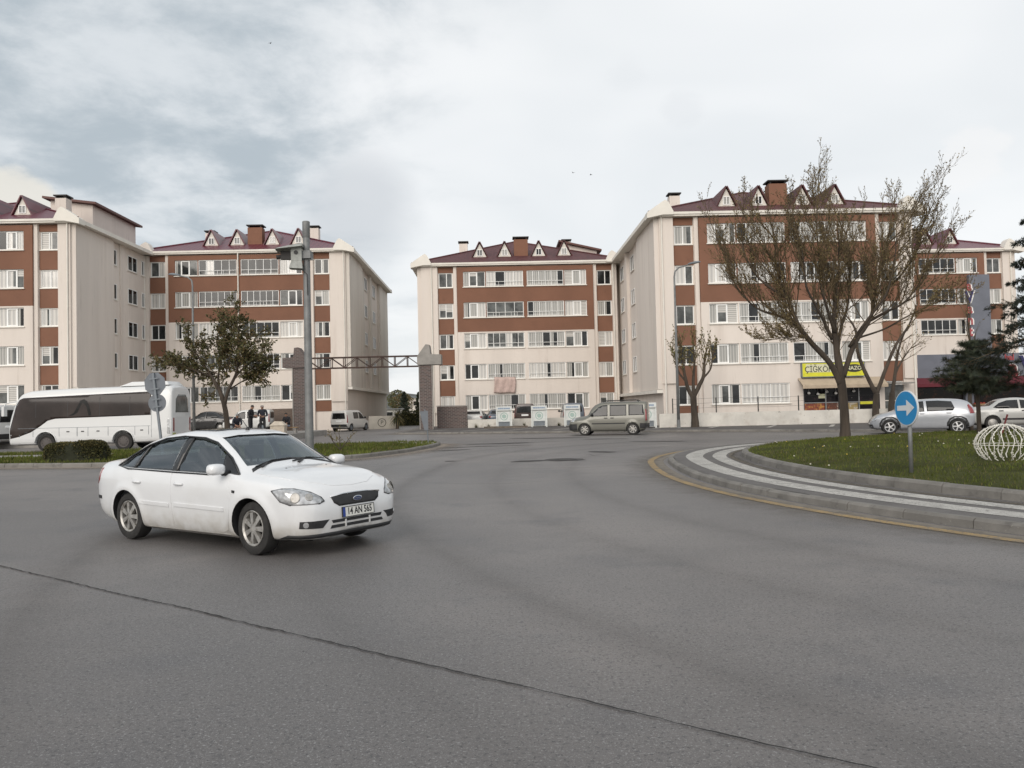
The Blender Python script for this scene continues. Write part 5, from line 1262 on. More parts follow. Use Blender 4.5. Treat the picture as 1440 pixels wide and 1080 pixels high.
v2 = copycar(fio, 'white minibus nosing out behind the front of the coach at the left edge', (-30.0, 44.5, 0), R(170), paint('white_minibus_paint', (.6, .6, .58), .4), (1.25, 1.1, 1.42))
# ---------------------------------------------------------------- walls, gate, posts, bins
WALLW = mat('chipped_white_wall', (.60, .575, .525), .9, var=(.9, .12), var2=[(5, (.22, .20, .17), .62, .72), (1.5, (.47, .43, .38), .52, .75)], bump=(22, .4, .02))
def wall(name, label, a, b, z0, z1, t, m, cap=None, cat='wall'):
    a, b = V((*a, 0)), V((*b, 0)); d = (b-a); L = d.length; rz = atan2(d.y, d.x)
    root = thing(name, label, cat, (a.x, a.y, 0), rz)
    mb = MB(); n = max(2, int(L/.5)); r = random.Random(int(L*10))
    top = [z1+.018*mnoise.noise((i*.7, L, 0)) for i in range(n+1)]
    vs = []
    for i in range(n+1):
        x = L*i/n
        vs += [(x, 0, z0), (x, t, z0), (x, t, top[i]), (x, 0, top[i])]
    mb.add(vs, [(4*i+k, 4*i+(k+1) % 4, 4*i+4+(k+1) % 4, 4*i+4+k) for i in range(n) for k in range(4)]+[(0, 1, 2, 3), (4*n+3, 4*n+2, 4*n+1, 4*n)])
    clean(mb.build('wall_face', m, root))
    if cap:
        mb = MB(); mb.box(-.03, L+.03, -.05, t+.05, z1+.022, z1+.08); mb.build('coping', cap, root)
    return root
wall('low_wall', 'low chipped white wall behind the three white donation bins', (-3.55, 63.4), (8.3, 63.4), .0, .74, .25, WALLW)
wr = wall('low_wall', 'long low chipped white wall with iron posts before the yellow shop sign', (9.4, 51.6), (24.2, 51.6), .0, .98, .28, WALLW)
for i, x in enumerate((.9, 3.7, 6.4, 9.0, 11.6, 14.2)):
    mb = MB(); mb.box(x-.03, x+.03, .10, .16, .9, 1.95); mb.build('post', IRON, wr)
mb = MB()
for z in (1.3, 1.6, 1.9): mb.tube([(x, .13, z-.03*sin(x*1.1)) for x in [.9+k*.7 for k in range(20)]], .006, 4)
mb.build('wire', IRON, wr)
wall('brick_wall', 'dark brick wall standing between the right gate pillar and the low white wall', (-6.0, 63.7), (-3.6, 63.7), 0, 1.82, .35, BRICKD, CONC)
wall('brick_wall', 'brown brick wall behind the sitting man, left of the gate', (-19.6, 62.2), (-16.9, 62.2), 0, 1.95, .35, BRICKB)
pw = wall('concrete_wall', 'pale low wall with a circled P painted on it beside the small white van', (-12.75, 71.2), (-10.3, 71.9), 0, 1.15, .25, mat('pale_wall', (.40, .37, .32), .9, var=(1, .12), var2=[(4, (.25, .22, .19), .6, .75)]))
T = M4.Translation((1.15, -.006, .56)) @ STAND
text_part('P', .5, INK, pw, T, .002, 'painted_letter')
mb = MB(); el = [(cos(2*pi*i/24), sin(2*pi*i/24)) for i in range(24)]
mb.add([T @ V((.38*a, .38*b, .002)) for a, b in el]+[T @ V((.32*a, .33*b, .002)) for a, b in el], [(i, (i+1) % 24, 24+(i+1) % 24, 24+i) for i in range(24)]); mb.build('painted_ring', INK, pw)
wall('garden_wall', 'cream garden wall along the foot of the block behind the leafy tree', (-33, 61.3), (-19.7, 61.3), .3, 1.35, .25, CREAM)

gate = thing('entrance_gate', 'gateway of two dark brick pillars carrying a rusty steel truss', 'gate', (-11.45, 62, 0), 0)
for sg, x in ((-1, -4.85), (1, 4.85)):
    mb = MB(); mb.box(x-.47, x+.47, -.47, .47, -.02, 5.05); po = mb.build('pillar', BRICKD, gate)
    mb = MB(); mb.box(x-.53, x-.46, -.52, -.46, 0, 5.05); mb.box(x+.46, x+.53, -.52, -.46, 0, 5.05); mb.build('corner_bead', CONC, po)
    mb = MB(); poly = [(x-sg*.62, 5.06), (x+sg*1.22, 5.06), (x+sg*1.22, 5.82), (x+sg*.40, 5.86), (x+sg*.32, 6.58), (x+sg*.05, 6.62), (x-sg*.62, 5.72)]
    mb.prism(poly, lambda a, b, e: (a, e, b), -.6, .6); clean(mb.build('capital', BRICKD if sg < 0 else CONC, po))
mb = MB(); x0, x1 = -4.4, 4.4; n = 9
for y in (-.3, .3):
    for z in (4.98, 5.78): mb.box(x0, x1, y-.045, y+.045, z-.045, z+.045)
    for i in range(n+1):
        x = x0+(x1-x0)*i/n; mb.box(x-.03, x+.03, y-.03, y+.03, 5.026, 5.734)
        if i < n:
            xn = x0+(x1-x0)*(i+1)/n; p, q = (5.02, 5.74) if i % 2 else (5.74, 5.02); mb.tube([(x, y, p), (xn, y, q)], .028, 5)
for i in range(n+1):
    x = x0+(x1-x0)*i/n
    for z in (4.98, 5.78): mb.box(x-.025, x+.025, -.254, .254, z-.025, z+.025)
mb.build('truss', RUST, gate)

def lamp_post(label, x, y, h, az, z=0):
    root = thing('street_lamp', label, 'street lamp', (x, y, z), az, 'tall street lamps')
    mb = MB(); mb.tube([(0, 0, 0), (0, 0, h*.5), (0, 0, h-.6), (.05, 0, h-.25), (.3, 0, h-.03), (.9, 0, h+.1)], [.10, .075, .055, .05, .045, .04], 10); mb.build('pole', METAL, root, smooth=True)
    mb = MB(); mb.lathe([(.15, 0), (.15, .04), (.11, .05), (.11, .5), (.10, .52)], 12); mb.build('base_sleeve', METAL, root)
    mb = MB(); vs = []
    for k, (q, w, t) in enumerate(((.85, .05, .05), (1.0, .13, .10), (1.3, .16, .12), (1.55, .10, .07), (1.62, .03, .03))):
        for j in range(10):
            a = 2*pi*j/10; vs.append((q, w*cos(a), h+.12+(q-.9)*.12+t*sin(a)*(1 if sin(a) > 0 else .35)))
    mb.add(vs, [(i*10+j, i*10+(j+1) % 10, (i+1)*10+(j+1) % 10, (i+1)*10+j) for i in range(4) for j in range(10)]+[tuple(range(9, -1, -1)), tuple(40+j for j in range(10))]); clean(mb.build('lamp_head', GREYM, root, smooth=True))
    return root
lamp_post('thin street lamp rising behind the rear of the white coach', -19.9, 50.2, 10.3, R(172))
lamp_post('thin street lamp between the beige people carrier and the pollarded tree', 10.15, 49.3, 9.9, R(-20), .1)
lamp_post('far street lamp just showing over the gate truss', -9.6, 92, 7.6, R(160))

mast = thing('camera_mast', 'thick grey steel mast carrying a weathered camera housing', 'mast', (-7.85, 31.0, .11), 0)
mb = MB(); mb.tube([(0, 0, 0), (0, 0, 2), (0, 0, 5.5), (0, 0, 8.25)], [.165, .155, .135, .13], 18); mb.tube([(0, 0, 8.25), (0, 0, 8.27), (0, 0, 8.88), (0, 0, 8.9)], [.13, .145, .145, .12], 18); mb.build('pole', METAL, mast, angle=40)
mb = MB(); mb.lathe([(.34, 0), (.34, .03), (.17, .035), (.17, .12)], 16)
for k in range(4): mb.lathe([(.025, .03), (.025, .075), (.001, .08)], 6, 0, M4.Translation((.27*cos(pi/4+k*pi/2), .27*sin(pi/4+k*pi/2), 0)))
mb.build('base_plate', METAL, mast)
HOUS = mat('weathered_grey_housing', (.30, .31, .29), .6, .1, var=(5, .15), var2=[(8, (.18, .17, .14), .58, .75)])
mb = MB(); Tm = M4.Rotation(R(8), 4, 'Z')
for b in ((-.55, -.15, -.33, .02, 7.30, 7.86), ): mb.box(*b, 0, Tm)
mb.add([Tm @ V(q) for q in ((-.62, -.38, 7.02), (-.12, -.38, 7.0), (-.12, .06, 7.0), (-.62, .06, 7.02), (-.55, -.33, 7.295), (-.15, -.33, 7.295), (-.15, .02, 7.295), (-.55, .02, 7.295))], [(3, 2, 1, 0), (4, 5, 6, 7), (0, 1, 5, 4), (1, 2, 6, 5), (2, 3, 7, 6), (3, 0, 4, 7)])
ho = mb.build('camera_housing', HOUS, mast)
mb = MB(); mb.add([Tm @ V(q) for q in ((-1.12, -.55, 7.72), (-.10, -.55, 7.84), (-.10, .22, 7.84), (-1.12, .22, 7.72), (-1.0, -.42, 7.80), (-.12, -.42, 7.98), (-.12, .10, 7.98), (-1.0, .10, 7.80))], [(3, 2, 1, 0), (4, 5, 6, 7), (0, 1, 5, 4), (1, 2, 6, 5), (2, 3, 7, 6), (3, 0, 4, 7)]); mb.build('rain_hood', HOUS, ho)
mb = MB(); mb.box(-.95, -.56, -.22, -.02, 7.38, 7.70, 0, Tm); mb.tube([Tm @ V((-.9, -.12, 7.5)), Tm @ V((-1.12, -.14, 7.46))], .085, 12); mb.build('camera', IRON, ho)
mb = MB(); mb.lathe([(.08, 0), (.08, .02), (.001, .022)], 14, 0, Tm @ M4.Translation((-.36, -.332, 7.62)) @ M4.Rotation(R(90), 4, 'X')); mb.build('lens', BLACKP, ho)
mb = MB(); mb.box(-.16, .20, -.24, .20, 7.42, 7.72); mb.box(-.30, .27, -.12, -.05, 7.36, 7.42); mb.build('clamp', METAL, mast)
mb = MB(); mb.tube([(-.2, -.3, 7.3), (-.1, -.33, 6.95), (.06, -.2, 6.8), (.06, -.15, 6.0)], .018, 5); mb.build('cable', BLACKP, mast)

# signs
sgn = thing('road_sign', 'round blue keep right sign with a white arrow on the roundabout grass', 'road sign', (6.85, 13.9, .28), 0)
mb = MB(); mb.tube([(0, 0, -.1), (0, 0, 1.38)], .034, 14); mb.build('post', METAL, sgn, smooth=True)
BLUE = mat('sign_blue', (.012, .20, .44), .35, var=(4, .06)); RIMW = mat('sign_white', (.55, .57, .58), .4, var2=[(9, (.42, .43, .42), .55, .75)])
yaw = R(-80)     # turned away to the left, for drivers coming from that side
Ts = M4.Translation((0, 0, 1.13)) @ M4.Rotation(yaw, 4, 'Z') @ M4.Translation((0, -.045, 0)) @ STAND
rr = .305
mb = MB(); mb.lathe([(rr, -.012), (rr, .012), (rr-.012, .016), (.001, .016)], 48, 0, Ts); po = mb.build('sign_rim', RIMW, sgn)
mb = MB(); mb.lathe([(rr-.016, .0165), (rr-.018, .0185), (.001, .0185)], 48, 0, Ts); po2 = mb.build('sign_face', BLUE, sgn)
ar = [(-.225, -.045), (.02, -.04), (.02, -.135), (.225, .012), (.02, .145), (.02, .05), (-.225, .04)]
mb = MB(); mb.prism(ar, lambda a, b, e: tuple(Ts @ V((a, b, e))), .019, .0215); clean(mb.build('arrow', RIMW, po2))
mb = MB(); mb.box(-.2, .2, -.032, -.012, 1.09, 1.13, 0, M4.Rotation(yaw, 4, 'Z')); mb.box(-.05, .05, -.05, .05, 1.06, 1.14, 0, M4.Rotation(yaw, 4, 'Z')); mb.build('bracket', METAL, sgn)

bsg = thing('road_sign', 'back of an eight-sided sign above a round sign on one leaning post', 'road sign', (-11.75, 27.0, .11), 0)
bsg.rotation_euler = (0, R(-6.2), 0)
mb = MB(); mb.box(-.035, .035, -.02, .05, -.05, 2.95); mb.build('post', GREYM, bsg)
SB = mat('sign_back_grey', (.14, .155, .175), .6, .15, var=(3, .08)); STN = M4.Rotation(R(90), 4, 'X')
mb = MB(); mb.prism([(.40*cos(pi/8+k*pi/4)*.93, .40*sin(pi/8+k*pi/4)) for k in range(8)], lambda a, b, e: (a, e, b+2.58), .052, .065); mb.build('stop_plate', SB, bsg)
mb = MB(); mb.prism([(.30*cos(2*pi*k/32), .30*sin(2*pi*k/32)) for k in range(32)], lambda a, b, e: (a, e, b+1.93), .052, .065); mb.build('round_plate', SB, bsg)
mb = MB()
for z in (2.75, 2.4, 2.05, 1.8): mb.box(-.14, .14, -.03, -.021, z-.02, z+.02)
mb.build('bracket', GREYM, bsg)
lsg = thing('road_sign', 'small bent grey sign leaning on the tip of the left island', 'road sign', (-3.85, 36.4, .12), 0); lsg.rotation_euler = (0, R(-4), 0)
mb = MB(); mb.tube([(0, 0, 0), (.01, 0, .45), (-.03, 0, 1.5)], .028, 8); mb.build('post', GREYM, lsg)
mb = MB(); mb.add([(-.12, -.05, .55), (.06, -.06, .55), (.12, -.05, 1.42), (-.26, -.04, 1.42)], [(0, 1, 2, 3)]); o = mb.build('sign_plate', SB, lsg); md = o.modifiers.new('t', 'SOLIDIFY'); md.thickness = .012

# the wire ball of fairy lights on the grass
ball = thing('light_ball', 'white wire ball strung with fairy lights on the roundabout grass', 'decoration', (9.0, 14.75, .37), 0)
WIRE = mat('white_wire', (.62, .60, .55), .6); r = random.Random(6)
rx, rz_ = .49, .365
mb = MB(); bulbs = MB()
for k in range(20):
    a = 2*pi*k/20+.04*r.uniform(-1, 1); pts = []
    for i in range(17):
        t = pi*(.03+.86*i/16); q = a+.05*sin(i*.9+k)
        pts.append((rx*sin(t)*cos(q)*(1+.015*r.uniform(-1, 1)), rx*sin(t)*sin(q), rz_+rz_*cos(t)-.04))
    mb.tube(pts, .0085, 5)
    for i in range(1, 17):
        for _ in range(2):
            p = V(pts[i]).lerp(V(pts[i-1]), r.random()); bulbs.lathe([(.001, -.014), (.011, 0), (.001, .014)], 5, 0, M4.Translation(p+V((r.uniform(-.02, .02), r.uniform(-.02, .02), r.uniform(-.012, .012)))))
for t in (.06, .5, .8): mb.tube([(rx*sin(pi*t)*cos(a), rx*sin(pi*t)*sin(a), rz_+rz_*cos(pi*t)-.04) for a in [2*pi*j/32 for j in range(33)]], .007, 4)
mb.add(bulbs.v, bulbs.f, 1); mb.build('wire_frame', [WIRE, mat('bulb_glass', (.7, .68, .6), .2)], ball, smooth=True)
st = thing('stake', 'dark red stake leaning across the parked cars by the pine', 'stake', (14.35, 23.7, .42), 0)
mb = MB(); mb.tube([(0, 0, -.05), (.22, 0, .62)], .028, 6); mb.build('pole', mat('dark_red_paint', (.14, .02, .022), .6), st)

# donation bins
BINW = mat('bin_white', (.60, .62, .60), .5, var=(3, .08), var2=[(7, (.42, .42, .39), .6, .8)]); GRN = mat('bin_green', (.33, .44, .40), .5); BLT = mat('bin_blue_ink', (.16, .24, .36), .5)
def bin_(label, x, y, rz):
    root = thing('donation_bin', label, 'donation bin', (x, y, .10), rz, 'white donation bins by the kerb')
    mb = MB(); mb.box(-.5, .5, -.42, .42, .06, 1.22); mb.prism([(-.42, 1.223), (.42, 1.223), (.42, 1.52), (-.16, 1.52), (-.42, 1.36)], lambda a, b, e: (e, a, b), -.5, .5); clean(mb.build('body', BINW, root))
    for sg in (-1, 1):
        mb = MB(); mb.box(sg*.555-.05, sg*.555+.05, -.5, .42, -.02, 1.58); mb.build('side_panel', BINW, root)
    mb = MB(); mb.box(-.60, .60, -.54, -.47, 1.30, 1.62); so = mb.build('header_sign', BINW, root)
    mb = MB(); r = random.Random(int(x*7+100)); q = -.46
    while q < .44:
        w = r.uniform(.05, .10); mb.box(q, q+w*.7, -.546, -.5405, 1.40, 1.52); q += w
    mb.build('lettering', BLT, so)
    mb = MB(); T = M4.Translation((0, -.424, .86)) @ STAND
    mb.lathe([(.30, 0), (.30, .008), (.24, .008), (.24, .0)], 28, 0, T, closed=True); mb.lathe([(.16, 0), (.16, .008), (.001, .0085)], 24, 0, T, closed=True)
    mb.build('emblem', GRN, root)
    mb = MB(); mb.box(-.42, .42, -.50, -.43, .40, .46); mb.box(-.42, .42, -.46, -.425, .10, .38); mb.build('chute_flap', GREYM, root)
    return root
bin_('white donation bin left of the brown van, first of the row', -.68, 61.7, R(2))
bin_('white donation bin between the brown van and the blue van', 2.02, 61.5, R(-2))
bin_('white donation bin partly hidden by the bonnet of the beige people carrier', 4.5, 61.0, R(-3))
bin_('pale donation bin behind the tail of the beige people carrier', 8.7, 52.2, R(-8))
pl = thing('pallet', 'grey wooden pallet lying at the foot of the first donation bin', 'pallet', (-.6, 60.6, .10), R(3)); mb = MB()
for k in range(6): mb.box(-1.6+k*.56, -1.6+k*.56+.5, -.5, .5, .10, .13)
for y in (-.45, 0, .4): mb.box(-1.6, 1.7, y, y+.08, 0, .098)
mb.build('boards', mat('grey_board', (.19, .16, .13), .9, var=(4, .2)), pl)

# ---------------------------------------------------------------- people
SKIN = mat('skin', (.33, .19, .13), .6); HAIRB = mat('black_hair', (.012, .011, .010), .7); HAIRG = mat('grey_hair', (.20, .19, .18), .8)
CLB = mat('black_jacket', (.013, .013, .016), .85, var=(12, .3)); CLD = mat('dark_navy_jacket', (.016, .018, .028), .85, var=(12, .3)); JEAN = mat('pale_jeans', (.24, .28, .36), .85, var=(10, .15)); TRS = mat('dark_trousers', (.02, .02, .022), .85); SHOE = mat('black_shoes', (.012, .012, .012), .6)
def person(label, loc, rz, J, mats, hair, bald=False):
    """one continuous skinned body over the joints J; mats = torso, legs, shoes"""
    root = thing('person', label, 'person', loc, rz)
    pts = []; ed = []; rad = []
    def node(p, r, par=None):
        pts.append(V(p)); rad.append(r if isinstance(r, tuple) else (r, r)); i = len(pts)-1
        if par is not None: ed.append((par, i))
        return i
    pel = node(J['pelvis'], (.155, .115)); ws = node(V(J['pelvis']).lerp(V(J['chest']), .5), (.15, .11), pel); ch = node(J['chest'], (.185, .125), ws)
    nb = node(V(J['chest']).lerp(V(J['neck']), .75), (.12, .09), ch); nk = node(J['neck'], .056, nb); h1 = node(V(J['neck']).lerp(V(J['head']), .55), (.075, .085), nk); hd = node(J['head'], (.083, .10), h1); node(V(J['head'])+(V(J['head'])-V(J['neck'])).normalized()*.08, .055, hd)
    for s in 'lr':
        sh = node(J['sh'+s], .082, nb); el = node(J['el'+s], .056, sh); wr_ = node(J['wr'+s], .036, el)
        d = (V(J['wr'+s])-V(J['el'+s])).normalized(); pm = node(V(J['wr'+s])+d*.08, (.040, .022), wr_)
        sd = d.cross(V((0, 1, 0)));  sd = sd.normalized() if sd.length > .1 else V((1, 0, 0))
        for k, L in enumerate((.06, .075, .08, .07)):
            b = V(J['wr'+s])+d*.10+sd*(.024*(k-1.5)); f1 = node(b, .0095, pm); f2 = node(b+d*L*.55+V((0, -.006, -.004)), .009, f1); node(b+d*L*.95+V((0, -.02, -.01)), .0075, f2)
        t1 = node(V(J['wr'+s])+d*.045+sd*.045, .011, wr_); node(V(J['wr'+s])+d*.095+sd*.062, .009, t1)
        hp = node(J['hp'+s], .10, pel); kn = node(J['kn'+s], .066, hp); an = node(J['an'+s], .045, kn); f = V(J.get('toe', (0, -.17, -.05))); ft = node(V(J['an'+s])+f*.5+V((0, 0, -.02)), (.042, .035), an); node(V(J['an'+s])+f, (.038, .028), ft)
    me = bpy.data.meshes.new('body'); me.from_pydata([tuple(p) for p in pts], ed, []); o = link('body', me, root)
    md = o.modifiers.new('skin', 'SKIN'); md.use_smooth_shade = True
    for i, q in enumerate(me.skin_vertices[0].data): q.radius = rad[i]; q.use_root = (i == 0)
    o.modifiers.new('ss', 'SUBSURF').levels = 2; o.modifiers['ss'].render_levels = 2
    dg = bpy.context.evaluated_depsgraph_get(); m2 = bpy.data.meshes.new_from_object(o.evaluated_get(dg)); o.modifiers.clear(); o.data = m2
    for m in (mats[0], mats[1], mats[2], SKIN): m2.materials.append(m)
    H, N_ = V(J['head']), V(J['neck']); hz = V(J['pelvis'])
    for p in m2.polygons:
        c = p.center; best = min(range(len(ed)), key=lambda e: (c-(pts[ed[e][0]]+pts[ed[e][1]])*.5).length-(pts[ed[e][0]]-pts[ed[e][1]]).length*.5)
        i = ed[best][1]; nm = 0
        if i in (nk, h1, hd, hd+1): nm = 3 if (c-N_).dot((H-N_)) > -.002 else 0
        elif min((c-V(J['wr'+s])).dot((V(J['wr'+s])-V(J['el'+s])).normalized()) + (10 if (c-V(J['wr'+s])).length > .25 else 0) for s in 'lr') < 9 and any((c-V(J['wr'+s])).dot((V(J['wr'+s])-V(J['el'+s])).normalized()) > .0 and (c-V(J['wr'+s])).length < .25 for s in 'lr'): nm = 3
        elif any((c-V(J['an'+s])).length < .26 and c.z < J['an'+s][2]+.03 for s in 'lr'): nm = 2
        elif any(min((c-V(J['hp'+s]).lerp(V(J['kn'+s]), t)).length for t in (.15, .4, .7, 1)) < .16 or min((c-V(J['kn'+s]).lerp(V(J['an'+s]), t)).length for t in (.2, .5, .8)) < .12 for s in 'lr') and c.z < hz.z+.02: nm = 1
        p.material_index = nm; p.use_smooth = True
    # face on the -y side of the head, ears, hair
    up = (H-N_).normalized(); fwd = V((0, -1, 0)); fwd = (fwd-up*fwd.dot(up)).normalized(); rt_ = fwd.cross(up)
    B = M4.Translation(H) @ M4((rt_, -fwd, up)).transposed().to_4x4() if False else M4.Translation(H) @ M4(((rt_.x, -fwd.x, up.x, 0), (rt_.y, -fwd.y, up.y, 0), (rt_.z, -fwd.z, up.z, 0), (0, 0, 0, 1)))
    mb = MB(); mb.tube([B @ V((0, -.085, .02)), B @ V((0, -.118, -.028)), B @ V((0, -.09, -.036))], [.008, .016, .01], 6)
    for sg in (-1, 1): mb.lathe([(.001, -.012), (.026, -.006), (.028, .006), (.001, .012)], 8, 0, B @ M4.Translation((sg*.086, .0, -.01)) @ M4.Rotation(R(90), 4, 'Y'))
    mb.build('nose_and_ears', SKIN, root, smooth=True)
    mb = MB()
    for sg in (-1, 1): mb.lathe([(.001, -.006), (.011, 0), (.001, .006)], 6, 0, B @ M4.Translation((sg*.034, -.092, .012)) @ M4.Rotation(R(90), 4, 'X'))
    mb.box(-.026, .026, -.095, -.088, -.066, -.058, 0, B); mb.build('eyes_and_mouth', HAIRB, root)
    mb = MB(); vs = []; n = 16
    for i in range(7):
        t = (.02+.5*i/6)*pi
        for j in range(n):
            a = 2*pi*j/n; front = max(0, -sin(a)); tt = min(t, pi*(.52-.20*front)) if not bald else max(t, pi*.30)*1.0 if front < .3 else pi*.45
            vs.append(B @ V((.093*sin(tt)*cos(a), .108*sin(tt)*sin(a)+.006, .012+.112*cos(tt))))
    mb.add(vs, [(i*n+j, i*n+(j+1) % n, (i+1)*n+(j+1) % n, (i+1)*n+j) for i in range(6) for j in range(n)]+[tuple(range(n-1, -1, -1))]); mb.build('hair', hair, root, smooth=True)
    return root
def standing(lean=0, arm='hang'):
    J = dict(pelvis=(0, 0, .96), chest=(0, -.02+lean, 1.30), neck=(0, -.03+lean, 1.50), head=(0, -.07+lean*1.4, 1.64), hpl=(.10, 0, .90), hpr=(-.10, 0, .90), knl=(.12, -.03, .50), knr=(-.11, -.01, .50), anl=(.13, .02, .09), anr=(-.12, .03, .09), shl=(.20, lean, 1.42), shr=(-.20, lean, 1.42))
    if arm == 'hang': J.update(ell=(.26, .03+lean, 1.14), elr=(-.26, .03+lean, 1.14), wrl=(.25, -.08+lean, .90), wrr=(-.25, -.08+lean, .90))
    else: J.update(ell=(.27, .0+lean, 1.14), elr=(-.27, .0+lean, 1.14), wrl=(.10, -.24+lean, 1.10), wrr=(-.10, -.25+lean, 1.14))
    return J
def seated(fw=.0):
    return dict(pelvis=(0, 0, .50), chest=(0, -.08-fw, .84), neck=(0, -.14-fw, 1.03), head=(0, -.20-fw*1.3, 1.16), hpl=(.10, -.04, .48), hpr=(-.10, -.04, .48), knl=(.14, -.44, .50), knr=(-.15, -.44, .50), anl=(.12, -.50, .09), anr=(-.16, -.46, .09), shl=(.19, -.10-fw, .96), shr=(-.19, -.10-fw, .96), ell=(.24, -.22-fw, .70), elr=(-.24, -.22-fw, .70), wrl=(.10, -.42, .60), wrr=(-.08, -.42, .60))
person('standing man in a black jacket with his head bowed, seen side-on', (-15.02, 46.0, .34), R(82), standing(-.05, 'fold'), (CLB, TRS, SHOE), HAIRB)
person('standing bald man in a dark jacket beside the man in black', (-14.38, 46.2, .34), R(8), standing(0, 'fold'), (CLD, TRS, SHOE), HAIRG, True)
person('sitting man in black top and pale jeans before the brown brick wall', (-14.05, 50.2, .34), R(-12), seated(.02), (CLB, JEAN, SHOE), HAIRB)
person('sitting man in dark clothes mostly hidden behind the roof of the white saloon', (-16.0, 46.6, .34), R(25), seated(.08), (CLD, TRS, SHOE), HAIRG)
for lab, x, y in (('low bench under the man in pale jeans', -14.05, 50.32), ('low bench under the man hidden by the saloon roof', -16.0, 46.72)):
    b = thing('bench', lab, 'bench', (x, y, .34), R(0)); mb = MB(); mb.box(-.6, .6, -.2, .25, .33, .38); mb.build('seat', WOOD, b)
    for q in (-.5, .42): mb = MB(); mb.box(q, q+.08, -.18, .22, 0, .329); mb.build('leg', CONC, b)
mb = MB(); mb.box(-.4, .4, -.3, .3, .0, .55); mb.add([(-.45, -.35, .551), (.45, -.35, .551), (.45, .35, .551), (-.45, .35, .551), (-.2, -.1, .80), (.25, -.1, .74), (.2, .2, .78), (-.2, .2, .72)], [(0, 1, 5, 4), (1, 2, 6, 5), (2, 3, 7, 6), (3, 0, 4, 7), (4, 5, 6, 7)])
o = mb.build('covered_stall', mat('pale_cloth', (.5, .44, .36), .9, var=(4, .1))); o.location = (-13.55, 46.5, .34); tag(o, 'small stall under a pale cloth right of the two standing men', 'stall')

# birds
for lab, x, y, Y in (('lone bird high in the cloud on the left', 380, 61, 120), ('small dark bird over the middle block', 831, 246, 120), ('bird just beside the dark bird, over the middle block', 806, 243, 125)):
    dx, dy = x-720, y-540; u = dx*cos(.0236)-dy*sin(.0236); v = dy*cos(.0236)+dx*sin(.0236); p = 34/1130
    q = V((u, 1130*cos(p)+v*sin(p), -v*cos(p)+1130*sin(p))); q = q*(Y/q.y); b = thing('bird', lab, 'bird', (q.x, q.y, q.z+EYE), R(40+x)); mb = MB()
    mb.tube([(-.17, 0, 0), (-.05, 0, .01), (.08, 0, .01), (.15, 0, .02), (.19, 0, .01)], [.012, .04, .045, .03, .006], 8)
    for sg in (-1, 1): mb.add([(.08, 0, .02), (-.06, 0, .02), (-.07, sg*.20, .10), (.04, sg*.20, .11), (-.10, sg*.42, .05)], [(0, 1, 2, 3), (3, 2, 4)])
    mb.build('body', HAIRB, b)
# ---------------------------------------------------------------- trees and plants
def perp(d, r):
    a = V((r.gauss(0, 1), r.gauss(0, 1), r.gauss(0, 1))); a = a-d*a.dot(d); return a.normalized()
def leafquad(mb, p, d, s, r, mi=0, asp=.45):
    d = (d+V((r.gauss(0, .5), r.gauss(0, .5), r.gauss(0, .5)))).normalized(); a = perp(d, r)*s*asp
    mb.add([p, p+d*s*.5+a, p+d*s, p+d*s*.5-a], [(0, 1, 2, 3)], mi)
def grow(wood, leaf, p, d, L, r0, lvl, cfg, r):
    """one branch with its children; cfg[lvl] = (segments, wiggle, upward pull, children, spread, length ratio, start)"""
    sg, wig, up, nch, spr, lr, st = cfg[lvl]; pts = [p]; dirs = [d]; c = d.copy()
    for i in range(sg):
        c = (c+V((r.gauss(0, wig), r.gauss(0, wig), r.gauss(0, wig)))+V((0, 0, up))).normalized(); pts.append(pts[-1]+c*(L/sg)); dirs.append(c.copy())
    last = lvl == len(cfg)-1
    rad = [max(.003, r0*(1-.75*i/sg)) for i in range(sg+1)]
    wood.tube(pts, rad, 8 if r0 > .1 else 6 if r0 > .03 else 4 if r0 > .012 else 3, 0, False)
    if last:
        n = cfg_leaf['n']
        for _ in range(n if isinstance(n, int) else int(n)+(r.random() < n % 1)):
            t = r.uniform(.15, 1)*sg; i = min(int(t), sg-1); q = pts[i].lerp(pts[i+1], t-i)
            leafquad(leaf, q, dirs[i+1], r.uniform(*cfg_leaf['s']), r, r.choice(cfg_leaf['m']))
        return
    n = r.randint(*nch) if isinstance(nch, tuple) else nch
    for k in range(n):
        t = (st+(1-st)*(k+r.random()*.8)/n)*sg; i = min(int(t), sg-1); q = pts[i].lerp(pts[i+1], t-i)
        nd = (dirs[i+1]*cos(spr)+perp(dirs[i+1], r)*sin(spr*r.uniform(.7, 1.25))).normalized()
        grow(wood, leaf, q, nd, L*lr*r.uniform(.65, 1.2)*(1-.35*t/sg), max(.0035, rad[i]*.62), lvl+1, cfg, r)
def limb(wood, pts, rad, n=10):
    P = [V(p) for p in pts]; Q = []; RR = []
    for i in range(len(P)-1):
        a, b, c, d = P[max(i-1, 0)], P[i], P[i+1], P[min(i+2, len(P)-1)]
        for k in range(6):
            t = k/6; Q.append(.5*((2*b)+(c-a)*t+(2*a-5*b+4*c-d)*t*t+(3*b-a-3*c+d)*t**3)+V((mnoise.noise(Q[-1]*2) if Q else 0, 0, 0))*.02); RR.append((rad[i]*(1-t)+rad[i+1]*t)*(1+.06*mnoise.noise((i*2+t*3, rad[0], 0))))
    Q.append(P[-1]); RR.append(rad[-1]); wood.tube(Q, RR, n, 0, True); return Q
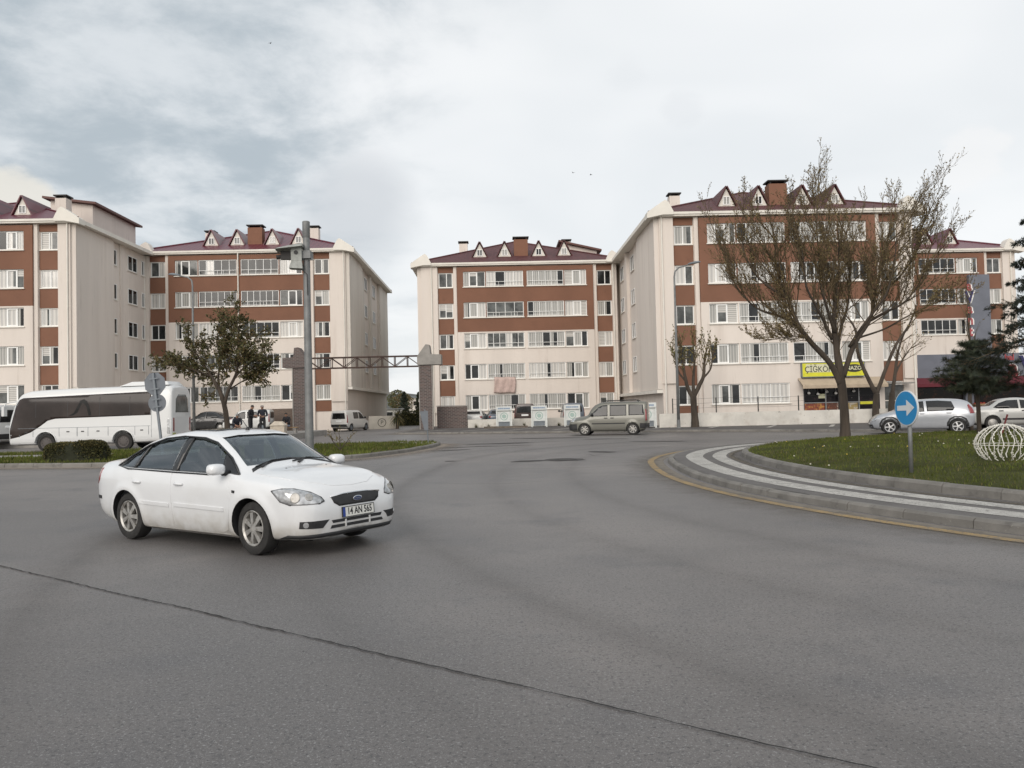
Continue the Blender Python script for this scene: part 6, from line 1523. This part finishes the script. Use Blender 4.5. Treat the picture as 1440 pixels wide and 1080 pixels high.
def tree(name, label, loc, limbs, cfg, leafcfg, seed, twigspots, barks, leaves, cat='tree', group=None, crown='crown', extra=None):
    global cfg_leaf
    cfg_leaf = leafcfg; r = random.Random(seed)
    root = thing(name, label, cat, loc, 0, group); wood = MB(); leaf = MB(); twig = MB()
    lines = [limb(wood, *l) for l in limbs]
    for li, t0, t1, n, L, rad, dirb, wid in twigspots:
        Q = lines[li]
        for k in range(n):
            t = t0+(t1-t0)*(k+r.random())/n; i = min(int(t*(len(Q)-1)), len(Q)-2); q = Q[i]; dl = (Q[i+1]-Q[i]).normalized()
            d = (dl*.5+V(dirb)+V((r.gauss(0, wid), r.gauss(0, wid), r.gauss(0, wid*.5)))).normalized()
            grow(twig, leaf, q, d, L*r.uniform(.7, 1.25), rad*r.uniform(.8, 1.2), 0, cfg, r)
    if extra: extra(wood, twig, leaf, r)
    wood.build('trunk', barks[0], root, smooth=True); to = twig.build('branches', barks[1], root, smooth=True) if twig.v else None
    if leaf.v: leaf.build(crown, leaves, root)
    return root
# the big spreading tree on the roundabout
LB2 = mat('dull_brown_bud', (.13, .085, .04), .8, var=(1.2, .3))
big = tree('spreading_tree', 'big spreading tree in bud on the roundabout grass, behind the blue arrow sign', (11.2, 27.2, .38),
    [([(0, 0, -.15), (.02, 0, .25), (.0, 0, 1.2), (-.08, .02, 2.1), (-.16, .05, 3.0), (-0.19, 0.10, 3.78), (-0.10, 0.15, 4.64), (0.08, 0.20, 5.79), (0.11, 0.20, 7.09)], [0.224, 0.162, 0.142, 0.142, 0.102, 0.089, 0.066, 0.040, 0.010]),
     ([(-.08, 0, 1.75), (-.45, -.1, 2.45), (-1.15, -.25, 3.2), (-1.56, -0.35, 3.74), (-1.87, -0.30, 4.64), (-2.21, -0.20, 5.86), (-2.02, 0.00, 7.23)], [0.112, 0.099, 0.089, 0.076, 0.053, 0.033, 0.008]),
     ([(.02, 0, 2.0), (.35, .1, 2.8), (0.74, 0.30, 3.38), (1.22, 0.50, 3.99), (1.48, 0.60, 4.78), (1.85, 0.70, 6.08), (2.14, 0.60, 7.38)], [0.099, 0.089, 0.079, 0.066, 0.050, 0.030, 0.008]),
     ([(-1.54, -0.33, 3.70), (-2.02, -0.20, 4.03), (-2.78, 0.20, 4.42), (-3.36, 0.50, 5.22), (-3.65, 0.60, 6.22)], [0.056, 0.046, 0.033, 0.020, 0.007]),
     ([(1.19, 0.48, 3.92), (1.63, 0.20, 4.17), (2.14, -0.20, 4.50), (2.59, -0.40, 5.22), (2.96, -0.40, 6.37)], [0.056, 0.046, 0.033, 0.020, 0.007]),
     ([(-.15, .05, 2.9), (0.22, 0.50, 3.70), (0.66, 0.90, 4.64), (0.89, 1.20, 5.94), (0.82, 1.30, 7.52)], [0.073, 0.056, 0.040, 0.026, 0.007]),
     ([(-0.19, 0.05, 3.49), (-0.58, -0.40, 4.21), (-0.96, -0.80, 5.14), (-1.06, -1.00, 6.37), (-1.15, -1.00, 7.74)], [0.066, 0.050, 0.036, 0.023, 0.007]),
     ([(-0.34, -0.05, 3.27), (-0.86, -0.50, 4.06), (-1.44, -0.90, 4.93), (-1.63, -1.10, 6.08), (-1.82, -1.00, 7.16)], [.055, .045, .035, .02, .007]),
     ([(.3, .1, 3.0), (0.66, -0.40, 3.78), (1.19, -0.80, 4.64), (1.48, -0.90, 5.79), (1.63, -0.80, 7.09)], [.055, .045, .035, .02, .007]),
     ([(1.48, 0.60, 4.78), (2.14, 0.20, 5.36), (2.67, 0.00, 6.22), (2.88, 0.00, 7.09)], [.045, .035, .022, .007]),
     ([(-1.87, -0.30, 4.64), (-2.78, -0.20, 5.36), (-3.17, 0.00, 6.22), (-3.26, 0.10, 7.02)], [.045, .035, .022, .007]),
     ([(0.66, 0.25, 3.31), (1.40, -0.10, 3.56), (2.07, -0.50, 3.96), (2.73, -0.70, 4.28), (3.18, -0.80, 4.42)], [0.040, 0.030, 0.021, 0.013, 0.005]),
     ([(-1.15, -.25, 3.2), (-1.54, -0.60, 3.34), (-2.11, -0.90, 3.31), (-2.8, -1.0, 3.2)], [0.033, 0.023, 0.013, 0.005])],
    [(6, .055, .11, (9, 13), .5, .42, .12), (5, .08, .08, (6, 8), .5, .42, .15), (3, .12, .05, 0, .5, .4, .2)],
    dict(n=2.6, s=(.024, .055), m=(0, 0, 1)), 5,
    [(0, .42, .95, 18, 2.2, .024, (0, 0, .7), .5), (1, .4, .95, 22, 2.2, .024, (-.3, 0, .6), .5), (2, .42, .95, 20, 2.1, .026, (.2, 0, .45), .5), (3, .15, .95, 17, 2.1, .02, (-.2, 0, .7), .5), (4, .2, .95, 15, 1.9, .02, (.12, 0, .55), .5),
     (5, .3, .98, 17, 1.7, .022, (0, .1, .5), .5), (6, .3, .98, 17, 1.7, .024, (0, -.1, .5), .5), (7, .3, .98, 13, 1.9, .02, (0, 0, .5), .5), (8, .3, .98, 13, 1.9, .02, (0, 0, .5), .5), (9, .1, .98, 11, 1.6, .018, (.1, 0, .5), .5), (10, .1, .98, 11, 1.6, .018, (-.1, 0, .5), .5), (11, .3, 1, 10, 1.2, .014, (.3, 0, .1), .4), (12, .2, 1, 11, 1.0, .012, (-.35, 0, .0), .4), (1, .3, .55, 7, 1.4, .014, (-.6, 0, -.05), .3)],
    (BARK, TWIG), (LEAFO, LB2))
# leafy tree in front of the left block
LG2 = mat('bronze_leaf', (.14, .09, .035), .7, var=(1.5, .4)); LG3 = mat('dark_olive_leaf', (.065, .068, .024), .75, var=(2, .4))
tree('leafy_tree', 'leaning leafy tree with a forked trunk before the left block', (-17.25, 48.2, .34),
    [([(.15, 0, -.1), (.12, 0, .8), (-.05, 0, 1.9), (-.35, 0, 2.8), (-.9, .1, 3.7), (-1.5, .2, 4.5), (-2.0, .2, 5.5)], [.19, .165, .145, .12, .085, .055, .015]),
     ([(-.02, 0, 1.8), (.25, -.1, 2.7), (.7, -.1, 3.6), (.9, -.1, 4.6), (.9, 0, 5.8), (.8, 0, 7.1)], [.115, .10, .08, .06, .035, .01]),
     ([(-.35, 0, 2.8), (-.5, .4, 3.7), (-.4, .7, 4.9), (-.3, .8, 6.4)], [.08, .06, .04, .012]),
     ([(.7, -.1, 3.5), (1.5, -.4, 4.2), (2.4, -.5, 4.7)], [.06, .04, .012]), ([(-.9, .1, 3.6), (-1.9, -.2, 4.0), (-2.9, -.3, 4.3)], [.05, .035, .01]),
     ([(.25, -.1, 2.7), (1.1, .3, 3.3), (2.0, .5, 3.7)], [.05, .035, .01]), ([(-.1, .4, 3.6), (.3, .3, 4.8), (.4, .2, 6.3)], [.05, .035, .01])],
    [(5, .13, .03, (9, 12), .75, .5, .15), (4, .15, .01, (5, 7), .8, .5, .2), (3, .2, -.02, 0, .6, .4, .2)],
    dict(n=8, s=(.05, .115), m=(0, 1, 2, 2)), 9,
    [(0, .45, 1, 13, 1.5, .024, (-.2, 0, .15), .6), (1, .35, 1, 15, 1.5, .024, (.1, 0, .2), .6), (2, .35, 1, 12, 1.5, .024, (0, .1, .25), .6), (3, .3, 1, 10, 1.3, .02, (.4, 0, .05), .5), (4, .3, 1, 10, 1.3, .02, (-.4, 0, .05), .5), (5, .3, 1, 9, 1.2, .02, (.4, 0, .0), .5), (6, .3, 1, 10, 1.4, .02, (0, 0, .3), .6)],
    (BARK, TWIG), (LEAFG, LG2, LG3))
# pollarded tree by the low wall
tree('pollarded_tree', 'pollarded tree with short clubbed limbs before the long low wall', (11.45, 50.6, .1),
    [([(0, 0, -.1), (0, 0, .5), (-.04, 0, 1.2), (-.05, 0, 2.0)], [.30, .23, .20, .19]),
     ([(-.05, 0, 1.8), (-.4, 0, 2.5), (-.55, 0, 3.3), (-.65, .1, 4.2), (-.8, .1, 5.0)], [.15, .12, .095, .06, .02]),
     ([(-.05, 0, 1.9), (.35, .1, 2.6), (.65, .1, 3.2), (.75, .1, 4.2), (.95, .1, 5.2)], [.15, .13, .11, .065, .02]),
     ([(-.05, 0, 2.0), (.0, .1, 3.0), (.15, .2, 4.2), (.1, .2, 5.2)], [.11, .09, .06, .02]), ([(.65, .1, 3.1), (1.1, 0, 3.7), (1.3, 0, 4.8)], [.07, .055, .02]), ([(-.5, 0, 2.9), (-.95, .1, 3.6), (-1.1, .1, 4.7)], [.07, .055, .02])],
    [(5, .06, .10, (5, 8), .5, .4, .25), (4, .1, .08, 0, .5, .5, .2)], dict(n=4, s=(.06, .13), m=(0, 1)), 12,
    [(1, .45, 1, 13, 1.3, .02, (-.12, 0, .9), .35), (2, .45, 1, 13, 1.3, .02, (.1, 0, .9), .35), (3, .4, 1, 13, 1.3, .02, (0, 0, .9), .4), (4, .4, 1, 9, 1.1, .018, (.15, 0, .9), .35), (5, .4, 1, 9, 1.1, .018, (-.15, 0, .9), .35)],
    (BARK, TWIG), (LEAFG, LEAFO))
# bare V-shaped trees by the shop
for lab, x, y, s, seed in (('bare tree with a wide V of limbs before the yellow shop sign', 23.0, 51.0, 1, 21), ('second bare trunk just right of the V-shaped tree', 24.1, 51.2, -1, 22)):
    L = [([(0, 0, -.1), (.02, 0, .9), (.1, 0, 1.9)], [.26, .20, .17])]
    if s > 0: L += [([(.1, 0, 1.8), (-.55, 0, 3.2), (-1.0, 0, 4.6), (-1.1, 0, 6.0), (-1.9, 0, 7.2)], [.15, .12, .10, .07, .02]), ([(.1, 0, 1.8), (.8, .1, 3.4), (1.5, .1, 4.9), (2.4, .1, 6.2), (3.0, .1, 7.6)], [.14, .11, .09, .06, .02])]
    else: L += [([(.1, 0, 1.8), (.35, 0, 3.2), (.6, 0, 4.6), (1.1, 0, 5.8)], [.13, .10, .07, .02]), ([(.35, 0, 3.1), (.9, .1, 4.0), (1.6, .1, 4.9)], [.07, .05, .015])]
    tree('bare_tree', lab, (x, y, .1), L, [(5, .1, .04, (3, 5), .6, .5, .3), (4, .12, .04, 0, .6, .5, .2)], dict(n=2, s=(.06, .12), m=(0,)), seed,
         [(1, .4, 1, 9, 1.3, .025, (-.1, 0, .35), .5), (2, .4, 1, 9, 1.3, .025, (.1, 0, .35), .5)], (BARK, TWIG), (LEAFO,))
tree('bare_tree', 'thin bare whip of a tree standing behind the young pine', (20.6, 36.2, .1), [([(0, 0, -.1), (0, 0, 2), (.1, 0, 4), (.0, 0, 5.4)], [.10, .08, .05, .01])],
     [(4, .06, .14, 3, .4, .5, .3), (4, .1, .1, 0, .5, .5, .2)], dict(n=2, s=(.05, .1), m=(0,)), 31, [(0, .45, 1, 9, 1.2, .02, (0, 0, .6), .4)], (BARK, TWIG), (LEAFO,))
tree('bare_tree', 'small bare tree by the flank of the far left block, over the coach roof', (-24.8, 56.5, .1), [([(0, 0, -.1), (0, 0, 2), (.1, 0, 3.0)], [.10, .08, .05])],
     [(4, .1, .10, 4, .6, .5, .3), (4, .12, .1, 0, .5, .5, .2)], dict(n=1, s=(.05, .1), m=(0,)), 33, [(0, .6, 1, 8, 1.4, .02, (0, 0, .5), .6)], (BARK, TWIG), (LEAFO,))
# conifers on the roundabout
def needles(leaf, p, d, L, n, r, s=.09, mi=0, nw=.006):
    for k in range(n):
        q = p+d*(L*r.random()); a = perp(d, r); v = (d*.55+a).normalized()*s*r.uniform(.7, 1.2); w = v.cross(d).normalized()*nw
        leaf.add([q-w, q+w, q+v], [(0, 1, 2)], mi)
def pine_extra(whorls, droop, tw, nn, s, nw=.006):
    def f(wood, twig, leaf, r):
        for z, rad, n, x0 in whorls:
            a0 = r.uniform(0, 6.28)
            for k in range(n):
                a = a0+2*pi*k/n+r.uniform(-.25, .25); L = rad*r.uniform(.7, 1.15); p = V((x0, 0, z+r.uniform(-.08, .08))); d = V((cos(a), sin(a), r.uniform(.0, .3)-droop*.4)); d.normalize(); pts = [p]
                for i in range(6): d = (d+V((0, 0, -droop*.10+(.10 if i > 3 else 0)))).normalized(); pts.append(pts[-1]+d*(L/6))
                twig.tube(pts, [.022*(1-.14*i) for i in range(7)], 4, 0, False)
                for i in range(1, 7):
                    for j in range(tw):
                        q = pts[i].lerp(pts[i-1], r.random()); dd = ((pts[i]-pts[i-1]).normalized()*.8+perp(d, r)*.8+V((0, 0, .12-droop*.25))).normalized(); l = L*.20*r.uniform(.6, 1.2)*(1.15-.1*i)
                        twig.tube([q, q+dd*l], [.006, .003], 3, 0, False); needles(leaf, q, dd, l, nn, r, s, r.choice((0, 0, 1)), nw)
    return f
LD2 = mat('olive_needle', (.045, .052, .026), .75, var=(2, .3))
tree('pine_tree', 'young spreading pine on a thin bare trunk beside the wire light ball', (14.3, 24.7, .42), [([(0, 0, -.1), (.0, 0, .8), (-.02, 0, 1.6), (-.05, 0, 2.6), (.0, 0, 3.1)], [.075, .06, .055, .035, .01])],
     [], dict(n=0, s=(.1, .1), m=(0,)), 41, [], (BARK, TWIG), (LEAFD, LD2), extra=pine_extra([(1.35, 1.15, 7, 0), (1.65, 1.35, 9, 0), (1.95, 1.3, 9, 0), (2.25, 1.05, 8, 0), (2.5, .75, 7, -.03), (2.8, .45, 6, -.03)], .25, 6, 25, .14))
tree('spruce_tree', 'dark spruce reaching into the picture from the right edge', (14.6, 21.6, .42), [([(0, 0, -.1), (0, 0, 2.5), (0, 0, 5.5), (0, 0, 8.2)], [.2, .16, .09, .015])],
     [], dict(n=0, s=(.1, .1), m=(0,)), 43, [], (BARK, TWIG), (mat('spruce_needle', (.014, .022, .014), .75), mat('spruce_needle_grey', (.026, .036, .028), .75)), extra=pine_extra([(2.8+.56*k, 2.05-.23*k, 10, 0) for k in range(9)], .7, 7, 26, .085, .010))
# clipped hedge on the left island
hd = thing('hedge', 'clipped rounded hedge on the left island before the coach', 'hedge', (-15.15, 27.9, .11), R(3))
mb = MB(); r = random.Random(3); nu, nv = 40, 18; vs = []
def hpt(u, v):
    a = 2*pi*u; e = pi*(v-.0)/1.0*.5
    c, s = cos(a), sin(a); q = .5
    x = 1.0*math.copysign(abs(c)**.45, c); y = .50*math.copysign(abs(s)**.45, s); zz = sin(e)**.55; k = max(0, cos(e))**.22
    z = (.64+.04*x)*zz; n = 1+.06*mnoise.noise((x*2.3, y*2.3, z*2.3)); return V((x*k*n, y*k*n, z*n))
for j in range(nv+1):
    for i in range(nu): vs.append(hpt(i/nu, j/nv)*.93)
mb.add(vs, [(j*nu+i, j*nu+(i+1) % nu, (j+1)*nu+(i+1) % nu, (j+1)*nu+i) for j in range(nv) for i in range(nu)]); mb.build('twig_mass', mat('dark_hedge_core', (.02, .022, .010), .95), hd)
mb = MB()
for _ in range(15000):
    u, v = r.random(), r.random()**.8; p = hpt(u, v)*r.uniform(.9, 1.02); d = V((p.x*.5, p.y, p.z*.6+.15)).normalized(); leafquad(mb, p, d, r.uniform(.03, .06), r, r.choices((0, 1, 2), (5, 3, 5 if p.z > .45 else 1.2))[0])
mb.build('crown', [mat('hedge_leaf', (.062, .062, .018), .8, var=(1.5, .4)), mat('hedge_leaf_dark', (.022, .026, .010), .8), mat('hedge_leaf_straw', (.13, .105, .035), .8)], hd)
# tufts: young shrub on the island, palm by the gate, weeds along the wall
def tuft(name, label, cat, loc, n, h, spread, m, w, seed, trunk=0, loc_s=1):
    root = thing(name, label, cat, loc, 0); r = random.Random(seed); mb = MB()
    if trunk: t = MB(); t.tube([(0, 0, -.05), (.02, 0, trunk*.5), (0, 0, trunk)], [.16, .13, .15], 10); t.build('trunk', BARK, root)
    for k in range(n):
        a = r.uniform(0, 2*pi); e = r.uniform(.15, 1)*spread; d = V((cos(a)*sin(e), sin(a)*sin(e), cos(e))); p = V((0, 0, trunk)); L = h*r.uniform(.6, 1.1); ww = d.cross(V((0, 0, 1))).normalized()*w if d.z < .999 else V((w, 0, 0)); pts = []
        for i in range(5): pts += [p-ww*(1-.22*i)*(.6 if i == 0 else 1), p+ww*(1-.22*i)*(.6 if i == 0 else 1)]; d = (d+V((0, 0, -.12*spread))).normalized(); p = p+d*(L/5)
        mb.add([*pts, p], [(2*i, 2*i+1, 2*i+3, 2*i+2) for i in range(4)]+[(8, 9, 10)], r.choice(range(len(m))))
    mb.build('crown', m, root); return root
tree('shrub', 'small bare branching shrub on the tip of the left island', (-6.55, 30.4, .11), [([(0, 0, -.03), (0, 0, .1)], [.03, .028]), ([(0, 0, .05), (-.25, 0, .35), (-.42, .05, .62)], [.02, .015, .005]), ([(0, 0, .05), (.22, .05, .3), (.45, .05, .58)], [.02, .015, .005]), ([(0, 0, .05), (.03, -.1, .35), (.0, -.12, .66)], [.02, .014, .005])],
     [(3, .15, .05, 3, .6, .5, .2), (3, .15, .05, 0, .5, .5, .2)], dict(n=4, s=(.03, .06), m=(0, 1)), 50, [(1, .2, 1, 6, .25, .007, (-.2, 0, .4), .5), (2, .2, 1, 6, .25, .007, (.2, 0, .4), .5), (3, .2, 1, 6, .25, .007, (0, 0, .5), .5)], (BARK, TWIG), (LEAFG, LEAFO), cat='shrub')
tuft('palm', 'short shaggy palm at the end of the pale wall with the circled P', 'palm', (-10.15, 70.6, 0), 260, 1.35, 2.3, [LEAFG, LEAFD, LEAFO], .035, 60, 1.05)
for i, (x, y) in enumerate(((-2.9, 63.2), (-1.9, 63.25), (.9, 63.2), (3.6, 63.2), (6.4, 63.2))):
    tuft('weed', ['weed clump at the wall foot near the brick wall', 'weed clump at the wall foot left of the first donation bin', 'weed clump between the first two donation bins', 'weed clump right of the second donation bin', 'weed clump behind the bonnet of the beige people carrier'][i], 'weed', (x, y, .1), 60, .45, 1.3, [LEAFG, LG3], .02, 70+i)
# ---------------------------------------------------------------- seen far off between the middle blocks
def fartree(name, label, x, y, h, w, conifer, seed, mts):
    root = thing(name, label, 'tree', (x, y, 0)); r = random.Random(seed); mb = MB(); t = MB(); t.tube([(0, 0, -.1), (0, 0, h*.5), (0, 0, h*.9)], [h*.022, h*.016, h*.004], 6); t.build('trunk', BARK, root)
    for k in range(1500):
        z = r.random(); 
        if conifer: rr = w*(1-z)**.7*(.75+.25*sin(z*38)); zz = h*(.08+.92*z)
        else: rr = w*sqrt(max(0, 1-(2*z-1)**2))*(1+.35*mnoise.noise((z*4, seed, k % 7))); zz = h*(.3+.7*z)
        a = r.uniform(0, 2*pi); q = rr*r.random()**.45; leafquad(mb, V((q*cos(a), q*sin(a), zz)), V((cos(a), sin(a), .2)), r.uniform(.3, .6)*h/9, r, r.choice(range(len(mts))), .5)
    mb.build('crown', mts, root)
fartree('cypress', 'dark cypress far off between the middle blocks', -20.2, 150, 5.0, 1.5, True, 1, [LEAFD, LEAFD])
fartree('cypress', 'narrow dark cypress right of the far dark cypress', -18.0, 154, 5.0, .85, True, 2, [LEAFD, LD2])
fartree('far_tree', 'bushy tree far off against the corner of the left block', -27.0, 190, 6.4, 2.6, False, 3, [LG3, LEAFG])
fartree('far_tree', 'brownish bare tree far off beside the right gate pillar', -17.0, 175, 5.4, 2.2, False, 4, [TWIG, LG2])
fartree('far_tree', 'rounded tree far off behind the white hut', -24.5, 180, 5.2, 2.6, False, 5, [LG3, LG2])
fartree('far_tree', 'pale brown tree far off, behind the narrow cypress', -14.4, 185, 4.8, 2.0, False, 6, [TWIG, LG2])
hut = thing('hut', 'small white hut far off at the foot of the cypresses', 'hut', (-19.6, 130, 0), R(5)); mb = MB(); mb.box(-1.6, 1.6, 0, 3, 0, 1.8); mb.build('wall', FW, hut); mb = MB(); mb.box(-1.9, 1.9, -.3, 3.3, 1.81, 2.0); mb.build('roof', METAL, hut); mb = MB(); mb.box(-1.1, .2, -.03, -.005, .7, 1.4); mb.build('window', DARKG, hut)
fb = thing('far_building', 'pale low building far off behind the trees between the blocks', 'building', (-24, 230, 0), R(4)); mb = MB(); mb.box(-9, 12, 0, 10, 0, 5.2); mb.build('wall', CREAM2, fb); mb = MB(); mb.box(-9.5, 12.5, -.5, 10.5, 5.21, 5.6); mb.build('roof', GREYM, fb)
for k in range(6): mb = MB(); mb.box(-7.5+k*3.2, -6+k*3.2, -.04, -.005, 3.0, 4.2); mb.build('window', DARKG, fb)
hg = thing('hedge', 'unkempt green hedge along the lane beyond the gate', 'hedge', (-10.9, 85, 0)); mb = MB(); r = random.Random(77); mb.box(-1.2, 3.4, .25, 1.1, 0, 1.25); mb.build('twig_mass', MAT['dark_hedge_core'], hg); mb = MB()
for _ in range(3500):
    p = V((r.uniform(-1.5, 3.6), r.uniform(-.05, .9), r.uniform(0, 1.5)*(1+.25*mnoise.noise((_*.01, 2, 1))))); leafquad(mb, p, V((0, -.6, .6)), r.uniform(.10, .2), r, r.choice((0, 1, 2)))
mb.build('crown', [LEAFG, LG3, LEAFD], hg)
mb = MB(); n = 60; HIL = mat('far_hill', (.085, .088, .082), .95, var=(.02, .3)); vs = []
for i in range(n+1):
    x = -420+780*i/n; h = 16+13*mnoise.noise((x*.006, 1, 0))+5*mnoise.noise((x*.03, 5, 0)); vs += [(x, 640, -1), (x, 720, max(3, h)), (x, 900, -1)]
mb.add(vs, [(3*i+k, 3*i+k+1, 3*i+k+4, 3*i+k+3) for i in range(n) for k in (0, 1)]); tag(mb.build('hills', HIL, smooth=True), kind='structure')
